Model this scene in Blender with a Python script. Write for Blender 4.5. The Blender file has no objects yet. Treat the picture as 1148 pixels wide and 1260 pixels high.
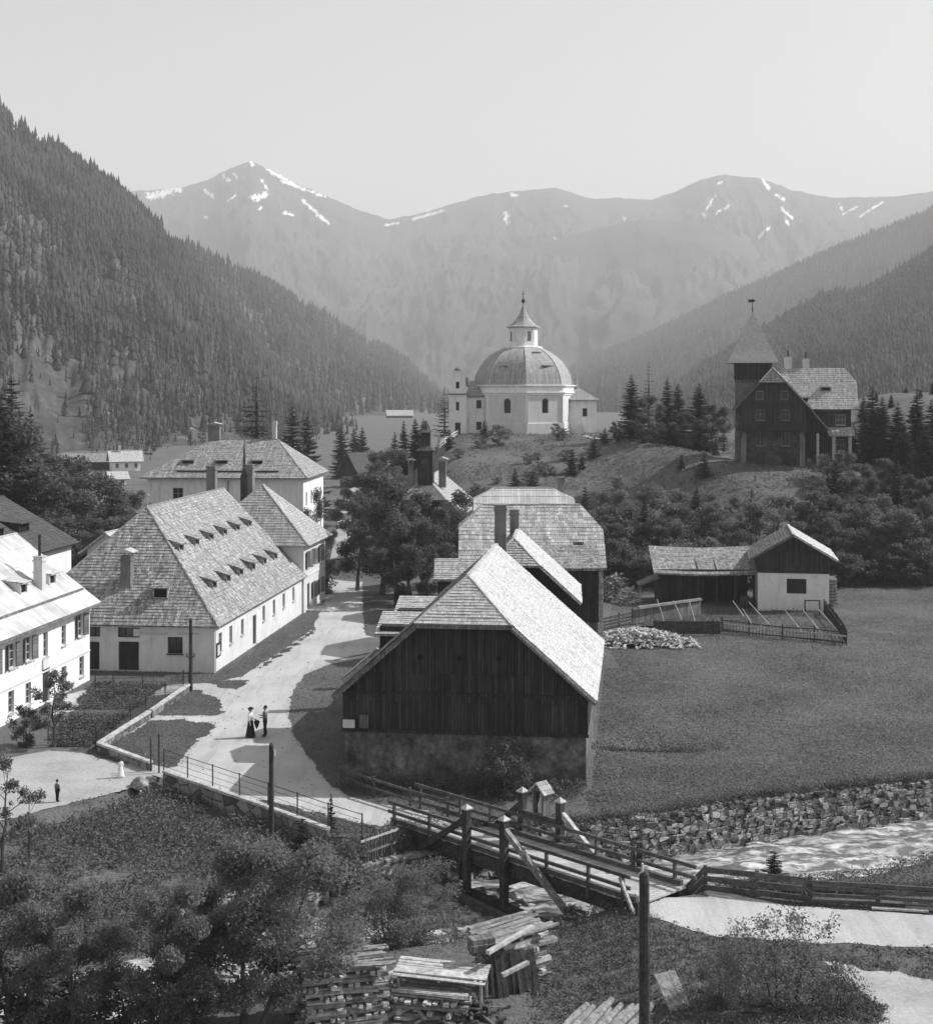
import bpy, bmesh, math, random
import numpy as np
from mathutils import Vector, Matrix, noise
R = math.radians
S = bpy.context.scene
COL = S.collection
# ---------------------------------------------------------------- camera, world, sun, exposure
FPX, CX, HY, CAMH = 1800.0, 574.0, 480.0, 20.0      # focal length in photo pixels, optical axis, horizon row, eye height
cam_d = bpy.data.cameras.new('camera'); cam = bpy.data.objects.new('camera', cam_d); COL.objects.link(cam)
cam.location = (0, 0, CAMH); cam.rotation_euler = (R(90), 0, 0)
cam_d.sensor_fit = 'VERTICAL'; cam_d.sensor_height = 24.0; cam_d.sensor_width = 24.0
cam_d.lens = 24.0 * FPX / 1260.0
cam_d.shift_y = -150.0 / 1260.0
cam_d.clip_start = 0.5; cam_d.clip_end = 20000
S.camera = cam
SUN_AZ = Vector((11.36, 2.7, 0)).normalized(); SUN_EL = R(41)
W = bpy.data.worlds.new('World'); S.world = W; W.use_nodes = True
wn = W.node_tree.nodes; wl = W.node_tree.links; wn.clear()
sky = wn.new('ShaderNodeTexSky'); sky.sky_type = 'NISHITA'; sky.sun_disc = False
sky.sun_elevation = SUN_EL; sky.sun_rotation = math.atan2(SUN_AZ.x, SUN_AZ.y)
sky.altitude = 1100; sky.dust_density = 3.0
sep = wn.new('ShaderNodeSeparateColor'); bg = wn.new('ShaderNodeBackground'); wo = wn.new('ShaderNodeOutputWorld')
wl.new(sky.outputs[0], sep.inputs[0]); wl.new(sep.outputs['Blue'], bg.inputs['Color']); wl.new(bg.outputs[0], wo.inputs['Surface'])
bg.inputs['Strength'].default_value = 0.11          # blue-sensitive plate: only the blue of the sky is recorded
sun_d = bpy.data.lights.new('sun', 'SUN'); sun = bpy.data.objects.new('sun', sun_d); COL.objects.link(sun)
sun_d.energy = 5.0; sun_d.angle = R(0.53); sun_d.color = (1, 1, 1)
sd = Vector((SUN_AZ.x * math.cos(SUN_EL), SUN_AZ.y * math.cos(SUN_EL), math.sin(SUN_EL)))
sun.rotation_euler = sd.to_track_quat('Z', 'Y').to_euler(); sun.location = (60, 30, 80)
S.view_settings.view_transform = 'Standard'; S.view_settings.look = 'None'
S.view_settings.exposure = 0.34; S.view_settings.gamma = 1.0
S.cycles.max_bounces = 6; S.cycles.diffuse_bounces = 3; S.cycles.volume_bounces = 1; S.cycles.transparent_max_bounces = 6
S.cycles.use_denoising = True

# ---------------------------------------------------------------- helpers
def P(px, py, z=0.0):
    """point on the level z that the photograph shows at px, py"""
    d = FPX * (CAMH - z) / (py - HY)
    return Vector(((px - CX) / FPX * d, d, z))
def Q(px, py, d):
    return Vector(((px - CX) / FPX * d, d, CAMH - (py - HY) / FPX * d))
def sm(t):
    t = np.clip(t, 0, 1); return t * t * (3 - 2 * t)

def tag(o, label=None, cat=None, group=None, kind=None):
    if label: o['label'] = label
    if cat: o['category'] = cat
    if group: o['group'] = group
    if kind: o['kind'] = kind
    return o
def thing(name, label, cat, loc=(0, 0, 0), rz=0, group=None):
    o = bpy.data.objects.new(name, None); COL.objects.link(o)
    o.location = loc; o.rotation_euler = (0, 0, rz); o.empty_display_size = .2
    return tag(o, label, cat, group)
def copy_tree(o, parent=None):
    c = o.copy(); COL.objects.link(c); c.parent = parent
    for ch in [x for x in o.children]: copy_tree(ch, c)
    return c

def autouv(me):
    if not me.polygons: return
    uvl = me.uv_layers.new(name='UVMap')
    nl = len(me.loops)
    uv = np.zeros((nl, 2), dtype=np.float32)
    vs = np.empty(len(me.vertices) * 3, dtype=np.float32); me.vertices.foreach_get('co', vs); vs = vs.reshape(-1, 3)
    lv = np.empty(nl, dtype=np.int32); me.loops.foreach_get('vertex_index', lv)
    npo = len(me.polygons)
    nr = np.empty(npo * 3, dtype=np.float32); me.polygons.foreach_get('normal', nr); nr = nr.reshape(-1, 3)
    lt = np.empty(npo, dtype=np.int32); me.polygons.foreach_get('loop_total', lt)
    n = np.repeat(nr, lt, axis=0)
    u = np.stack([-n[:, 1], n[:, 0], np.zeros(nl)], 1)
    ln = np.linalg.norm(u, axis=1); flat = ln < .03
    u[flat] = (1, 0, 0); ln[flat] = 1; u = u / ln[:, None]
    v = np.cross(n, u)
    co = vs[lv]
    uv[:, 0] = (co * u).sum(1); uv[:, 1] = (co * v).sum(1)
    uvl.data.foreach_set('uv', uv.ravel())

class MB:
    def __init__(s): s.v = []; s.f = []; s.mi = []; s.cur = 0
    def add(s, vs, fs):
        b = len(s.v); s.v += [tuple(x) for x in vs]
        for f in fs: s.f.append(tuple(b + i for i in f)); s.mi.append(s.cur)
    def box(s, c, sz, M=None, jit=0):
        hx, hy, hz = sz[0] / 2, sz[1] / 2, sz[2] / 2
        vs = [Vector((x, y, z)) for z in (-hz, hz) for y in (-hy, hy) for x in (-hx, hx)]
        if jit: vs = [p + Vector([random.uniform(-jit, jit) for _ in range(3)]) for p in vs]
        if M is not None: vs = [M @ p for p in vs]
        c = Vector(c); s.add([p + c for p in vs], [(0, 2, 3, 1), (4, 5, 7, 6), (0, 1, 5, 4), (2, 6, 7, 3), (0, 4, 6, 2), (1, 3, 7, 5)])
    def b3(s, x0, x1, y0, y1, z0, z1):
        s.box(((x0 + x1) / 2, (y0 + y1) / 2, (z0 + z1) / 2), (x1 - x0, y1 - y0, z1 - z0))
    def bar(s, p, q, w, h, up=(0, 0, 1), jit=0):
        p = Vector(p); q = Vector(q); d = q - p; L = d.length
        if L < 1e-6: return
        y = d / L; up = Vector(up)
        if abs(y.dot(up)) > .98: up = Vector((1, 0, 0))
        x = y.cross(up).normalized(); z = x.cross(y)
        M = Matrix((x, y, z)).transposed()
        s.box((p + q) / 2, (w, L, h), M, jit)
    def tube(s, pts, rad, n=7, cap=True):
        pts = [Vector(p) for p in pts]; b = len(s.v); prev = None; rings = []
        for i, p in enumerate(pts):
            t = (pts[min(i + 1, len(pts) - 1)] - pts[max(i - 1, 0)]).normalized()
            if prev is None:
                a = Vector((1, 0, 0)) if abs(t.x) < .9 else Vector((0, 1, 0)); x = t.cross(a).normalized()
            else:
                x = (prev - t * prev.dot(t)).normalized()
            prev = x; y = t.cross(x); r = rad[i] if hasattr(rad, '__len__') else rad
            rings.append([p + (x * math.cos(2 * math.pi * k / n) + y * math.sin(2 * math.pi * k / n)) * r for k in range(n)])
        vs = [v for r in rings for v in r]; fs = []
        for i in range(len(pts) - 1):
            for k in range(n):
                a = i * n + k; c = i * n + (k + 1) % n; fs.append((a, c, c + n, a + n))
        if cap: fs.append(tuple(range(n - 1, -1, -1))); fs.append(tuple(range(len(vs) - n, len(vs))))
        s.add(vs, fs)
    def poly(s, pts): s.add(pts, [tuple(range(len(pts)))])
    def prism(s, pts, vec):
        """closed solid: polygon pts (facing against vec) swept by vec"""
        n = len(pts); pts = [Vector(p) for p in pts]; vec = Vector(vec)
        fs = [tuple(range(n)), tuple(range(2 * n - 1, n - 1, -1))]
        fs += [(i, i + n, (i + 1) % n + n, (i + 1) % n) for i in range(n)]
        s.add(pts + [p + vec for p in pts], fs)
    def lathe(s, prof, c=(0, 0, 0), n=16, a0=0.0):
        vs = []; c = Vector(c)
        for r, z in prof:
            for k in range(n):
                a = a0 + 2 * math.pi * k / n; vs.append(c + Vector((r * math.cos(a), r * math.sin(a), z)))
        fs = []
        for i in range(len(prof) - 1):
            for k in range(n):
                a = i * n + k; b2 = i * n + (k + 1) % n; fs.append((a, b2, b2 + n, a + n))
        s.add(vs, fs)
    def panel(s, o, u, w, h, ops=(), depth=.2):
        """upright wall sheet from lower-left corner o along u, with real recessed openings (x, z, w, h)"""
        o = Vector(o); u = Vector(u).normalized(); Z = Vector((0, 0, 1)); n = u.cross(Z)
        xs = sorted(set([0, w] + [round(a, 4) for q in ops for a in (q[0], q[0] + q[2])]))
        zs = sorted(set([0, h] + [round(a, 4) for q in ops for a in (q[1], q[1] + q[3])]))
        xs = [x for x in xs if 0 <= x <= w]; zs = [z for z in zs if 0 <= z <= h]
        for i in range(len(xs) - 1):
            for k in range(len(zs) - 1):
                xm = (xs[i] + xs[i + 1]) / 2; zm = (zs[k] + zs[k + 1]) / 2
                if any(q[0] < xm < q[0] + q[2] and q[1] < zm < q[1] + q[3] for q in ops): continue
                s.poly([o + u * xs[i] + Z * zs[k], o + u * xs[i + 1] + Z * zs[k], o + u * xs[i + 1] + Z * zs[k + 1], o + u * xs[i] + Z * zs[k + 1]])
        for q in ops:
            a = o + u * q[0] + Z * q[1]; b = a + u * q[2]; c = b + Z * q[3]; d = a + Z * q[3]; k = n * -depth
            s.poly([a, b, b + k, a + k]); s.poly([b, c, c + k, b + k]); s.poly([c, d, d + k, c + k]); s.poly([d, a, a + k, d + k])
            s.poly([a + k, b + k, c + k, d + k])
    def build(s, name, mats, parent=None, smooth=False, uv=True):
        me = bpy.data.meshes.new(name); me.from_pydata(s.v, [], s.f)
        if not isinstance(mats, (list, tuple)): mats = [mats]
        for m in mats: me.materials.append(m)
        if len(mats) > 1: me.polygons.foreach_set('material_index', s.mi)
        if smooth: me.polygons.foreach_set('use_smooth', [True] * len(me.polygons))
        me.update()
        if uv: autouv(me)
        o = bpy.data.objects.new(name, me); COL.objects.link(o); o.parent = parent
        return o

def npmesh(name, verts, faces, m, k=4, smooth=False, uv=False):
    me = bpy.data.meshes.new(name); nf = len(faces)
    me.vertices.add(len(verts)); me.vertices.foreach_set('co', np.asarray(verts, dtype=np.float32).ravel())
    me.loops.add(nf * k); me.loops.foreach_set('vertex_index', np.asarray(faces, dtype=np.int32).ravel())
    me.polygons.add(nf); me.polygons.foreach_set('loop_start', np.arange(0, nf * k, k, dtype=np.int32))
    me.polygons.foreach_set('loop_total', np.full(nf, k, dtype=np.int32))
    if smooth: me.polygons.foreach_set('use_smooth', np.ones(nf, dtype=bool))
    me.materials.append(m); me.update(calc_edges=True); me.validate()
    if uv: autouv(me)
    return me
def link(name, me, parent=None):
    o = bpy.data.objects.new(name, me); COL.objects.link(o); o.parent = parent; return o

# ---------------------------------------------------------------- materials (all grey: the photograph is a black and white plate)
def g(v): return (v, v, v, 1)
class NT:
    def __init__(s, name):
        s.m = bpy.data.materials.new(name); s.m.use_nodes = True; s.t = s.m.node_tree; s.n = s.t.nodes; s.l = s.t.links
        s.n.clear(); s.out = s.n.new('ShaderNodeOutputMaterial')
        s.b = s.n.new('ShaderNodeBsdfPrincipled'); s.l.new(s.b.outputs[0], s.out.inputs['Surface'])
        s.b.inputs['Roughness'].default_value = .9; s.b.inputs['Specular IOR Level'].default_value = .2
        s.tc = s.n.new('ShaderNodeTexCoord')
    def map(s, coord='Object', sc=(1, 1, 1), rot=(0, 0, 0)):
        mp = s.n.new('ShaderNodeMapping'); mp.inputs['Scale'].default_value = sc; mp.inputs['Rotation'].default_value = rot
        if coord == 'World':
            ge = s.n.new('ShaderNodeNewGeometry'); s.l.new(ge.outputs['Position'], mp.inputs['Vector'])
        else: s.l.new(s.tc.outputs[coord], mp.inputs['Vector'])
        return mp.outputs[0]
    def noise(s, vec, scale, detail=5, rough=.6, dist=0):
        t = s.n.new('ShaderNodeTexNoise'); t.inputs['Scale'].default_value = scale; t.inputs['Detail'].default_value = detail
        t.inputs['Roughness'].default_value = rough; t.inputs['Distortion'].default_value = dist
        s.l.new(vec, t.inputs['Vector']); return t.outputs['Fac']
    def ramp(s, fac, *stops):
        r = s.n.new('ShaderNodeValToRGB'); e = r.color_ramp.elements
        e[0].position, e[0].color = stops[0][0], g(stops[0][1]); e[1].position, e[1].color = stops[-1][0], g(stops[-1][1])
        for p, c in stops[1:-1]: x = e.new(p); x.color = g(c)
        s.l.new(fac, r.inputs[0]); return r.outputs[0]
    def mix(s, a, b, fac=1.0, mode='MULTIPLY'):
        m = s.n.new('ShaderNodeMix'); m.data_type = 'RGBA'; m.blend_type = mode
        for inp, x in ((m.inputs[0], fac), (m.inputs[6], a), (m.inputs[7], b)):
            if hasattr(x, 'links'): s.l.new(x, inp)
            elif inp.type == 'RGBA': inp.default_value = g(x)
            else: inp.default_value = x
        return m.outputs[2]
    def brick(s, vec, w, h, c1, c2, mortar, ms=.01, off=.5, bias=0):
        t = s.n.new('ShaderNodeTexBrick'); t.offset = off
        for k, x in (('Color1', g(c1)), ('Color2', g(c2)), ('Mortar', g(mortar)), ('Scale', 1), ('Mortar Size', ms), ('Mortar Smooth', .2), ('Bias', bias), ('Brick Width', w), ('Row Height', h)):
            t.inputs[k].default_value = x
        s.l.new(vec, t.inputs['Vector']); return t
    def color(s, c):
        if hasattr(c, 'links'): s.l.new(c, s.b.inputs['Base Color'])
        else: s.b.inputs['Base Color'].default_value = g(c)
    def bump(s, h, strength=.5, dist=.05):
        b = s.n.new('ShaderNodeBump'); b.inputs['Strength'].default_value = strength; b.inputs['Distance'].default_value = dist
        if s.b.inputs['Normal'].links: s.l.new(s.b.inputs['Normal'].links[0].from_socket, b.inputs['Normal'])
        s.l.new(h, b.inputs['Height']); s.l.new(b.outputs[0], s.b.inputs['Normal'])

def m_noise(name, lo, hi, scale=2, bump=.4, bs=8, bd=.05, fine=None, stretch=(1, 1, 1), coord='Object', rough=.9, fr=(.55, 1.15)):
    t = NT(name); v = t.map(coord, stretch)
    c = t.ramp(t.noise(v, scale), (.3, lo), (.7, hi))
    if fine: c = t.mix(c, t.ramp(t.noise(v, fine, 3, .7), (.3, fr[0]), (.65, fr[1])))
    t.color(c); t.b.inputs['Roughness'].default_value = rough
    if bump: t.bump(t.noise(v, bs, 4, .7), bump, bd)
    return t.m
def m_plank(name, lo, hi, w=.2, L=4.0, vertical=True, gap=.012, gapc=.15, contrast=(.6, 1.1)):
    t = NT(name); v = t.map('UV', (1, 1, 1), (0, 0, R(90) if vertical else 0))
    br = t.brick(v, L, w, contrast[0], contrast[1], gapc, gap, .37)
    st = t.map('UV', (9, .6, 1) if vertical else (.6, 9, 1))
    c = t.ramp(t.noise(st, 1.6, 6, .65), (.28, lo), (.72, hi))
    big = t.ramp(t.noise(t.map('UV', (.35, .35, 1)), 1.3, 3), (.3, .7), (.7, 1.2))
    t.color(t.mix(t.mix(c, br.outputs['Color']), big)); t.bump(br.outputs['Fac'], -.5, .03); t.bump(t.noise(st, 3, 4), .3, .02)
    return t.m
def m_shingle(name, lo, hi, w=.16, h=.26, mott=(.55, 1.25), mscale=2.2, gapc=.3, per=(.62, 1.12)):
    t = NT(name); v = t.map('UV')
    br = t.brick(v, w, h, per[0], per[1], gapc, .012, .5)
    c = t.ramp(t.noise(t.map('UV', (3.5, 1.2, 1)), 1.7, 6, .7), (.27, lo), (.73, hi))
    mt = t.ramp(t.noise(t.map('UV', (1, .7, 1)), mscale, 7, .75), (.34, mott[0]), (.66, mott[1]))
    mt = t.mix(mt, t.ramp(t.noise(t.map('UV', (2.2, .13, 1)), 1.5, 6, .7), (.3, .72), (.62, 1.1)))      # weather streaks down the slope
    t.color(t.mix(t.mix(c, br.outputs['Color']), mt)); t.bump(br.outputs['Fac'], -.5, .03); t.bump(t.noise(v, 9, 4, .7), .35, .03)
    return t.m
def m_plaster(name, lo, hi, stain=.6):
    t = NT(name); v = t.map('Object')
    c = t.ramp(t.noise(v, .5, 6, .6), (.3, lo), (.7, hi))
    s2 = t.noise(t.map('UV', (1.8, .25, 1)), 1.2, 6, .65)
    c = t.mix(c, t.ramp(s2, (.34, stain), (.52, 1.0)))
    c = t.mix(c, t.ramp(t.noise(t.map('UV'), .55, 7, .7, .5), (.33, .78), (.42, 1.0)))      # damp stains and patched places
    t.color(c); t.bump(t.noise(v, 6, 5, .7), .3, .02); return t.m
def m_stone(name, lo, hi, scale=2.2, mort=.12, thr=.05):
    t = NT(name); v = t.map('Object', (1, 1, 1.35))
    dn = t.n.new('ShaderNodeTexNoise'); dn.inputs['Scale'].default_value = 1.6; t.l.new(v, dn.inputs['Vector'])
    va = t.n.new('ShaderNodeVectorMath'); va.operation = 'MULTIPLY_ADD'; va.inputs[1].default_value = (.35, .35, .35); t.l.new(dn.outputs['Color'], va.inputs[0]); t.l.new(v, va.inputs[2])
    vo = t.n.new('ShaderNodeTexVoronoi'); vo.inputs['Scale'].default_value = scale; t.l.new(va.outputs[0], vo.inputs['Vector'])
    ve = t.n.new('ShaderNodeTexVoronoi'); ve.feature = 'DISTANCE_TO_EDGE'; ve.inputs['Scale'].default_value = scale; t.l.new(va.outputs[0], ve.inputs['Vector'])
    sp = t.n.new('ShaderNodeSeparateColor'); t.l.new(vo.outputs['Color'], sp.inputs[0])
    c = t.ramp(sp.outputs[0], (0, lo), (1, hi)); c = t.mix(c, t.ramp(t.noise(v, 5, 5, .7), (.3, .6), (.7, 1.2)))
    e = t.ramp(ve.outputs['Distance'], (0, 0.0), (thr, 1.0))
    c = t.mix(mort, c, e, 'MIX'); t.color(c); t.bump(e, .8, .06); t.bump(t.noise(v, 9, 4), .3, .03); return t.m
def m_leaf(name, lo, hi, trans=.35, scale=.9):
    t = NT(name); v = t.map('Object')
    c = t.ramp(t.noise(v, scale, 4, .6), (.3, lo), (.7, hi))
    t.color(c); t.b.inputs['Roughness'].default_value = .65; t.b.inputs['Specular IOR Level'].default_value = .25
    tr = t.n.new('ShaderNodeBsdfTranslucent'); t.l.new(c, tr.inputs['Color'])
    mx = t.n.new('ShaderNodeMixShader'); mx.inputs[0].default_value = trans
    t.l.new(t.b.outputs[0], mx.inputs[1]); t.l.new(tr.outputs[0], mx.inputs[2]); t.l.new(mx.outputs[0], t.out.inputs['Surface'])
    return t.m
M = {}
M['grass'] = m_noise('meadow grass', .105, .17, .14, .8, 5, .2, fine=3.5, coord='World', fr=(.72, 1.12))
M['crop'] = m_leaf('crop leaves', .075, .15, .25, .5)
t = NT('pale gravel'); v = t.map('World')
c = t.ramp(t.noise(v, .22, 5, .6), (.3, .40), (.7, .55))
c = t.mix(c, t.ramp(t.noise(v, 7, 4, .75), (.3, .82), (.7, 1.08)))                                   # stones and grit
c = t.mix(c, t.ramp(t.noise(v, 1.3, 6, .7, .4), (.30, .74), (.40, 1.0)))                             # damp and trodden patches
rv = t.map('World', (1.5, .16, 1), (0, 0, R(-14)))
c = t.mix(c, t.ramp(t.noise(rv, 1.0, 4, .6), (.34, .86), (.5, 1.02)))                                # faint ruts along the road
t.color(c); t.bump(t.noise(v, 9, 4, .7), .4, .04); t.bump(t.noise(rv, 1.0, 3), .3, .1); M['road'] = t.m
M['path'] = m_noise('trodden gravel', .32, .46, .4, .4, 9, .04, fine=5, coord='World', fr=(.8, 1.08))
M['verge'] = m_noise('verge grass', .10, .16, .5, .9, 7, .2, fine=4.0, coord='World')
M['soil'] = m_noise('garden soil', .05, .10, 1.0, .9, 6, .1, fine=4, coord='World')
M['darkwood'] = m_plank('dark weathered boards', .022, .075, .17, 4.0, gapc=.25, contrast=(.55, 1.35))
M['darkwood2'] = m_plank('dark boards', .03, .07, .2, 5.0)
M['greywood'] = m_plank('grey boards', .14, .3, .2, 4.0)
M['beam'] = m_noise('old timber', .035, .09, 2, .4, 10, .02, fine=8, stretch=(1, 1, 1))
M['palebeam'] = m_noise('weathered pale timber', .34, .62, 2, .3, 10, .02, fine=7)
M['rail'] = m_noise('rail timber', .06, .15, 2, .3, 10, .02, fine=7)
M['greytimber'] = m_noise('grey split timber', .15, .38, 3, .3, 10, .02, fine=7)
M['sh_tower'] = m_noise('fine grey tower shingles', .38, .5, 2.5, .3, 8, .02, fine=6, fr=(.8, 1.1))
M['deck'] = m_plank('deck planks', .4, .6, .22, 3.0, vertical=False, gapc=.3, contrast=(.8, 1.05))
M['sh_barn'] = m_shingle('bright silver shingles', .54, .74, .13, .2, (.85, 1.08), 2.0, .5)
M['sh_left'] = m_shingle('shaded shingles', .15, .3)  # darker twin of the bright shingles: shade put into colour on slopes away from sun
M['sh_old'] = m_shingle('mottled old shingles', .22, .7, .17, .28, (.42, 1.25), 3.2, .3, (.55, 1.22))
M['sh_grey'] = m_shingle('grey shingles', .36, .6, .16, .26, (.7, 1.2), 2.4, .3, (.68, 1.15))
M['sh_dark'] = m_shingle('dark shingles', .07, .16, .16, .26, (.7, 1.2), 2.5)
M['sh_wall'] = m_shingle('wide wall shingles', .46, .7, .34, .42, (.75, 1.15), 1.2, .12)
M['sh_board'] = m_plank('plank roof', .5, .7, .28, 6.0, gapc=.5, contrast=(.82, 1.06))
M['dome'] = m_shingle('dome shingles', .34, .46, .3, .34, (.85, 1.12), .8, .45, (.75, 1.15))
M['white'] = m_plaster('white plaster', .74, .87, .82)
M['grey'] = m_plaster('grey old plaster', .6, .76, .82)
M['cream'] = m_plaster('pale plaster', .58, .7, .88)
M['rubble'] = m_noise('rubble masonry', .03, .27, .8, .9, 3, .12, fine=2.6, fr=(.4, 1.3))
M['block'] = m_stone('field stones', .10, .34, 1.3, .05, .06)
M['tower_stone'] = m_stone('grey tower masonry', .13, .24, 1.6, .1)
M['villa_stone'] = m_stone('shaded villa masonry', .04, .11, 1.6, .05)  # lower storey darkened in colour to carry the shade of a deep porch
M['wallstone'] = m_stone('wall stones', .12, .55, 2.3, .04, .05)
M['rock'] = m_noise('rock', .14, .46, 1.1, .6, 4, .1, fine=4)
M['cap'] = m_noise('pale coping stone', .42, .62, 1.5, .3, 6, .02, fine=4)
M['chim'] = m_plaster('sooty chimney plaster', .12, .25, .7)
M['chimw'] = m_plaster('whitewashed chimney plaster', .5, .65, .8)
M['cement'] = m_noise('faded paint', .34, .42, 3, .1)
M['dark'] = m_noise('dark opening', .006, .014, 2, 0)
t = NT('window glass'); t.color(t.ramp(t.noise(t.map('Object'), .7, 3), (.3, .012), (.7, .05))); t.b.inputs['Roughness'].default_value = .12; t.b.inputs['Specular IOR Level'].default_value = .5; M['glass'] = t.m
M['frame'] = m_noise('painted frame', .4, .55, 3, .1)
M['shutter'] = m_plank('shutter slats', .22, .3, .06, 2, vertical=False, gapc=.4)
M['pale'] = m_noise('pale board', .5, .7, 1.5, .1)
M['iron'] = m_noise('dark iron', .02, .05, 4, .1, rough=.6)
M['bark'] = m_noise('bark', .05, .13, 3, .8, 9, .04, fine=6, stretch=(1, 1, .25))
M['leaf'] = m_leaf('broad leaves', .085, .19, .42)
M['leaf_near'] = m_leaf('pale near leaves', .13, .28, .5)  # paler leaf tone for the near trees and shrubs
M['leaf2'] = m_leaf('pale leaves', .12, .23, .42)
M['leafd'] = m_leaf('dark leaves', .08, .17, .42)
M['needle'] = m_leaf('spruce needles', .03, .062, .2)
M['larch'] = m_leaf('larch needles', .03, .06, .25)
M['weed'] = m_leaf('weeds', .08, .17, .3, .6)
M['vergegrass'] = m_leaf('verge blades', .11, .21, .45, .3)
M['meadowgrass'] = m_leaf('meadow blades', .1, .24, .45, .14)
# ---------------------------------------------------------------- ground
NB = np.array([(-60, 30), (-24, 50), (-16, 54.5), (-11, 58), (-6.5, 61.5), (-3.5, 64.0), (0, 66), (5.7, 67.7), (8.65, 68.8), (12.8, 70.9), (17.2, 72.7), (23.9, 75), (45, 82), (120, 110)], float)
SB = np.array([(-60, 22), (-24, 44), (-16, 48), (-9.5, 52.5), (-7, 55.5), (-5.6, 57), (.8, 59.3), (4.6, 60.3), (8.5, 60.8), (13, 61.3), (16.8, 62.3), (22, 65.2), (40, 73.5), (120, 102)], float)
GF = np.array([(-60, 50), (-30, 62), (-21.5, 67.3), (-19.4, 69.2), (-16.9, 73.5), (-15.7, 76.1), (-6.4, 66.0), (-5.2, 64.9)], float)
WATER = -2.15
def zg(x, y):
    x = np.asarray(x, float); y = np.asarray(y, float)
    yn = np.interp(x, NB[:, 0], NB[:, 1]); ys = np.interp(x, SB[:, 0], SB[:, 1])
    z = np.zeros(np.broadcast(x, y).shape)
    # knoll under chapel and villa, dying out to the left, the right flank keeps climbing
    run = 75 - 37 * sm((x - 16) / 20); kn = 13 * sm((y - 150) / run) * sm((x + 17) / 17)
    kn = kn * (1 - .175 * sm((x - 20) / 18) * sm((260 - y) / 40)) * (1 - sm((y - 262) / 70) * (x < 400))
    kn = kn + np.minimum(np.maximum(0, x - 52), 22) * .30 * sm((y - 130) / 70) * (1 - sm((y - 250) / 120))
    z = z + kn
    z = z + np.minimum(np.maximum(0, -x - 48), 60) * .22 * sm((y - 105) / 50) * (1 - sm((y - 190) / 60))
    # meadow swell, hollow bank and small bumps
    z = z + (.16 * np.sin(x * .21 + 1.3) * np.sin(y * .17) + .07 * np.sin(x * .63) * np.sin(y * .51 + 2)) * sm((x - 9) / 4) * sm((y - yn - 2) / 4) * sm((150 - y) / 20)
    hol = np.exp(-(((x - 10.0) / 2.6) ** 2 + ((y - 82.5) / 1.1) ** 2)); z = z - .6 * hol
    z = z - .45 * np.exp(-(((x - 3.5) / 4) ** 2 + ((y - 71.5) / 2.4) ** 2))
    # potato field below the road wall
    gf = np.interp(x, GF[:, 0], GF[:, 1])
    s = (gf - y) * .7 * (x < -5.2)
    z = z - .55 * sm(s / .45) * (x < -5.2) - .35 * sm((s - 3) / 9)
    # river channel
    t = (y - yn) * .82; wallw = np.where(x > -1, .22, 1.6)
    north = sm(t / wallw)
    st = (ys - y) * .82; zs = -1.05 + 1.05 * sm((x - 2.5) / 5) * 1.0
    zs = zs + np.maximum(0, (46 - y)) * .06
    zsouth = -3.0 + (zs + 3.0) * sm(st / (2.6 - 1.0 * sm((x - 8) / 3)))
    zsouth = zsouth + .3 * np.exp(-(((x - 24) / 5) ** 2 + ((y - 62.5) / 1.6) ** 2))
    mid = (yn + ys) / 2
    return np.where(y > mid, -3.0 + (z + 3.0) * north, zsouth)
def gz(x, y): return float(zg(x, y))

def axis(a, b, st, lo, hi, gr):
    m = list(np.arange(a, b + 1e-6, st)); s = st; x = m[0]; lowr = []
    while x > lo: s *= gr; x -= s; lowr.append(max(x, lo))
    s = st; x = m[-1]; up = []
    while x < hi: s *= gr; x += s; up.append(min(x, hi))
    return np.array(lowr[::-1] + m + up)
gx = axis(-36, 44, .5, -5800, 5800, 1.11)
gy = np.concatenate([np.arange(-40, 40, 4), np.arange(40, 130, .5), np.arange(130, 345, 1.6), axis(345, 350, 4, 345, 8800, 1.09)[1:]])
XX, YY = np.meshgrid(gx, gy); ZZ = zg(XX, YY)
nn = np.array([noise.noise(Vector((a * .6, b * .6, 3))) for a, b in zip(XX.ravel(), YY.ravel())]).reshape(XX.shape)
ZZ = ZZ + nn * .25 * sm((YY - 165) / 30) * sm((400 - YY) / 100)
nx, ny = len(gx), len(gy)
idx = np.arange(nx * ny).reshape(ny, nx)
fc = np.stack([idx[:-1, :-1], idx[:-1, 1:], idx[1:, 1:], idx[1:, :-1]], -1).reshape(-1, 4)
tag(link('ground', npmesh('ground', np.stack([XX, YY, ZZ], -1).reshape(-1, 3), fc, M['grass'], smooth=True)), kind='structure')

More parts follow.
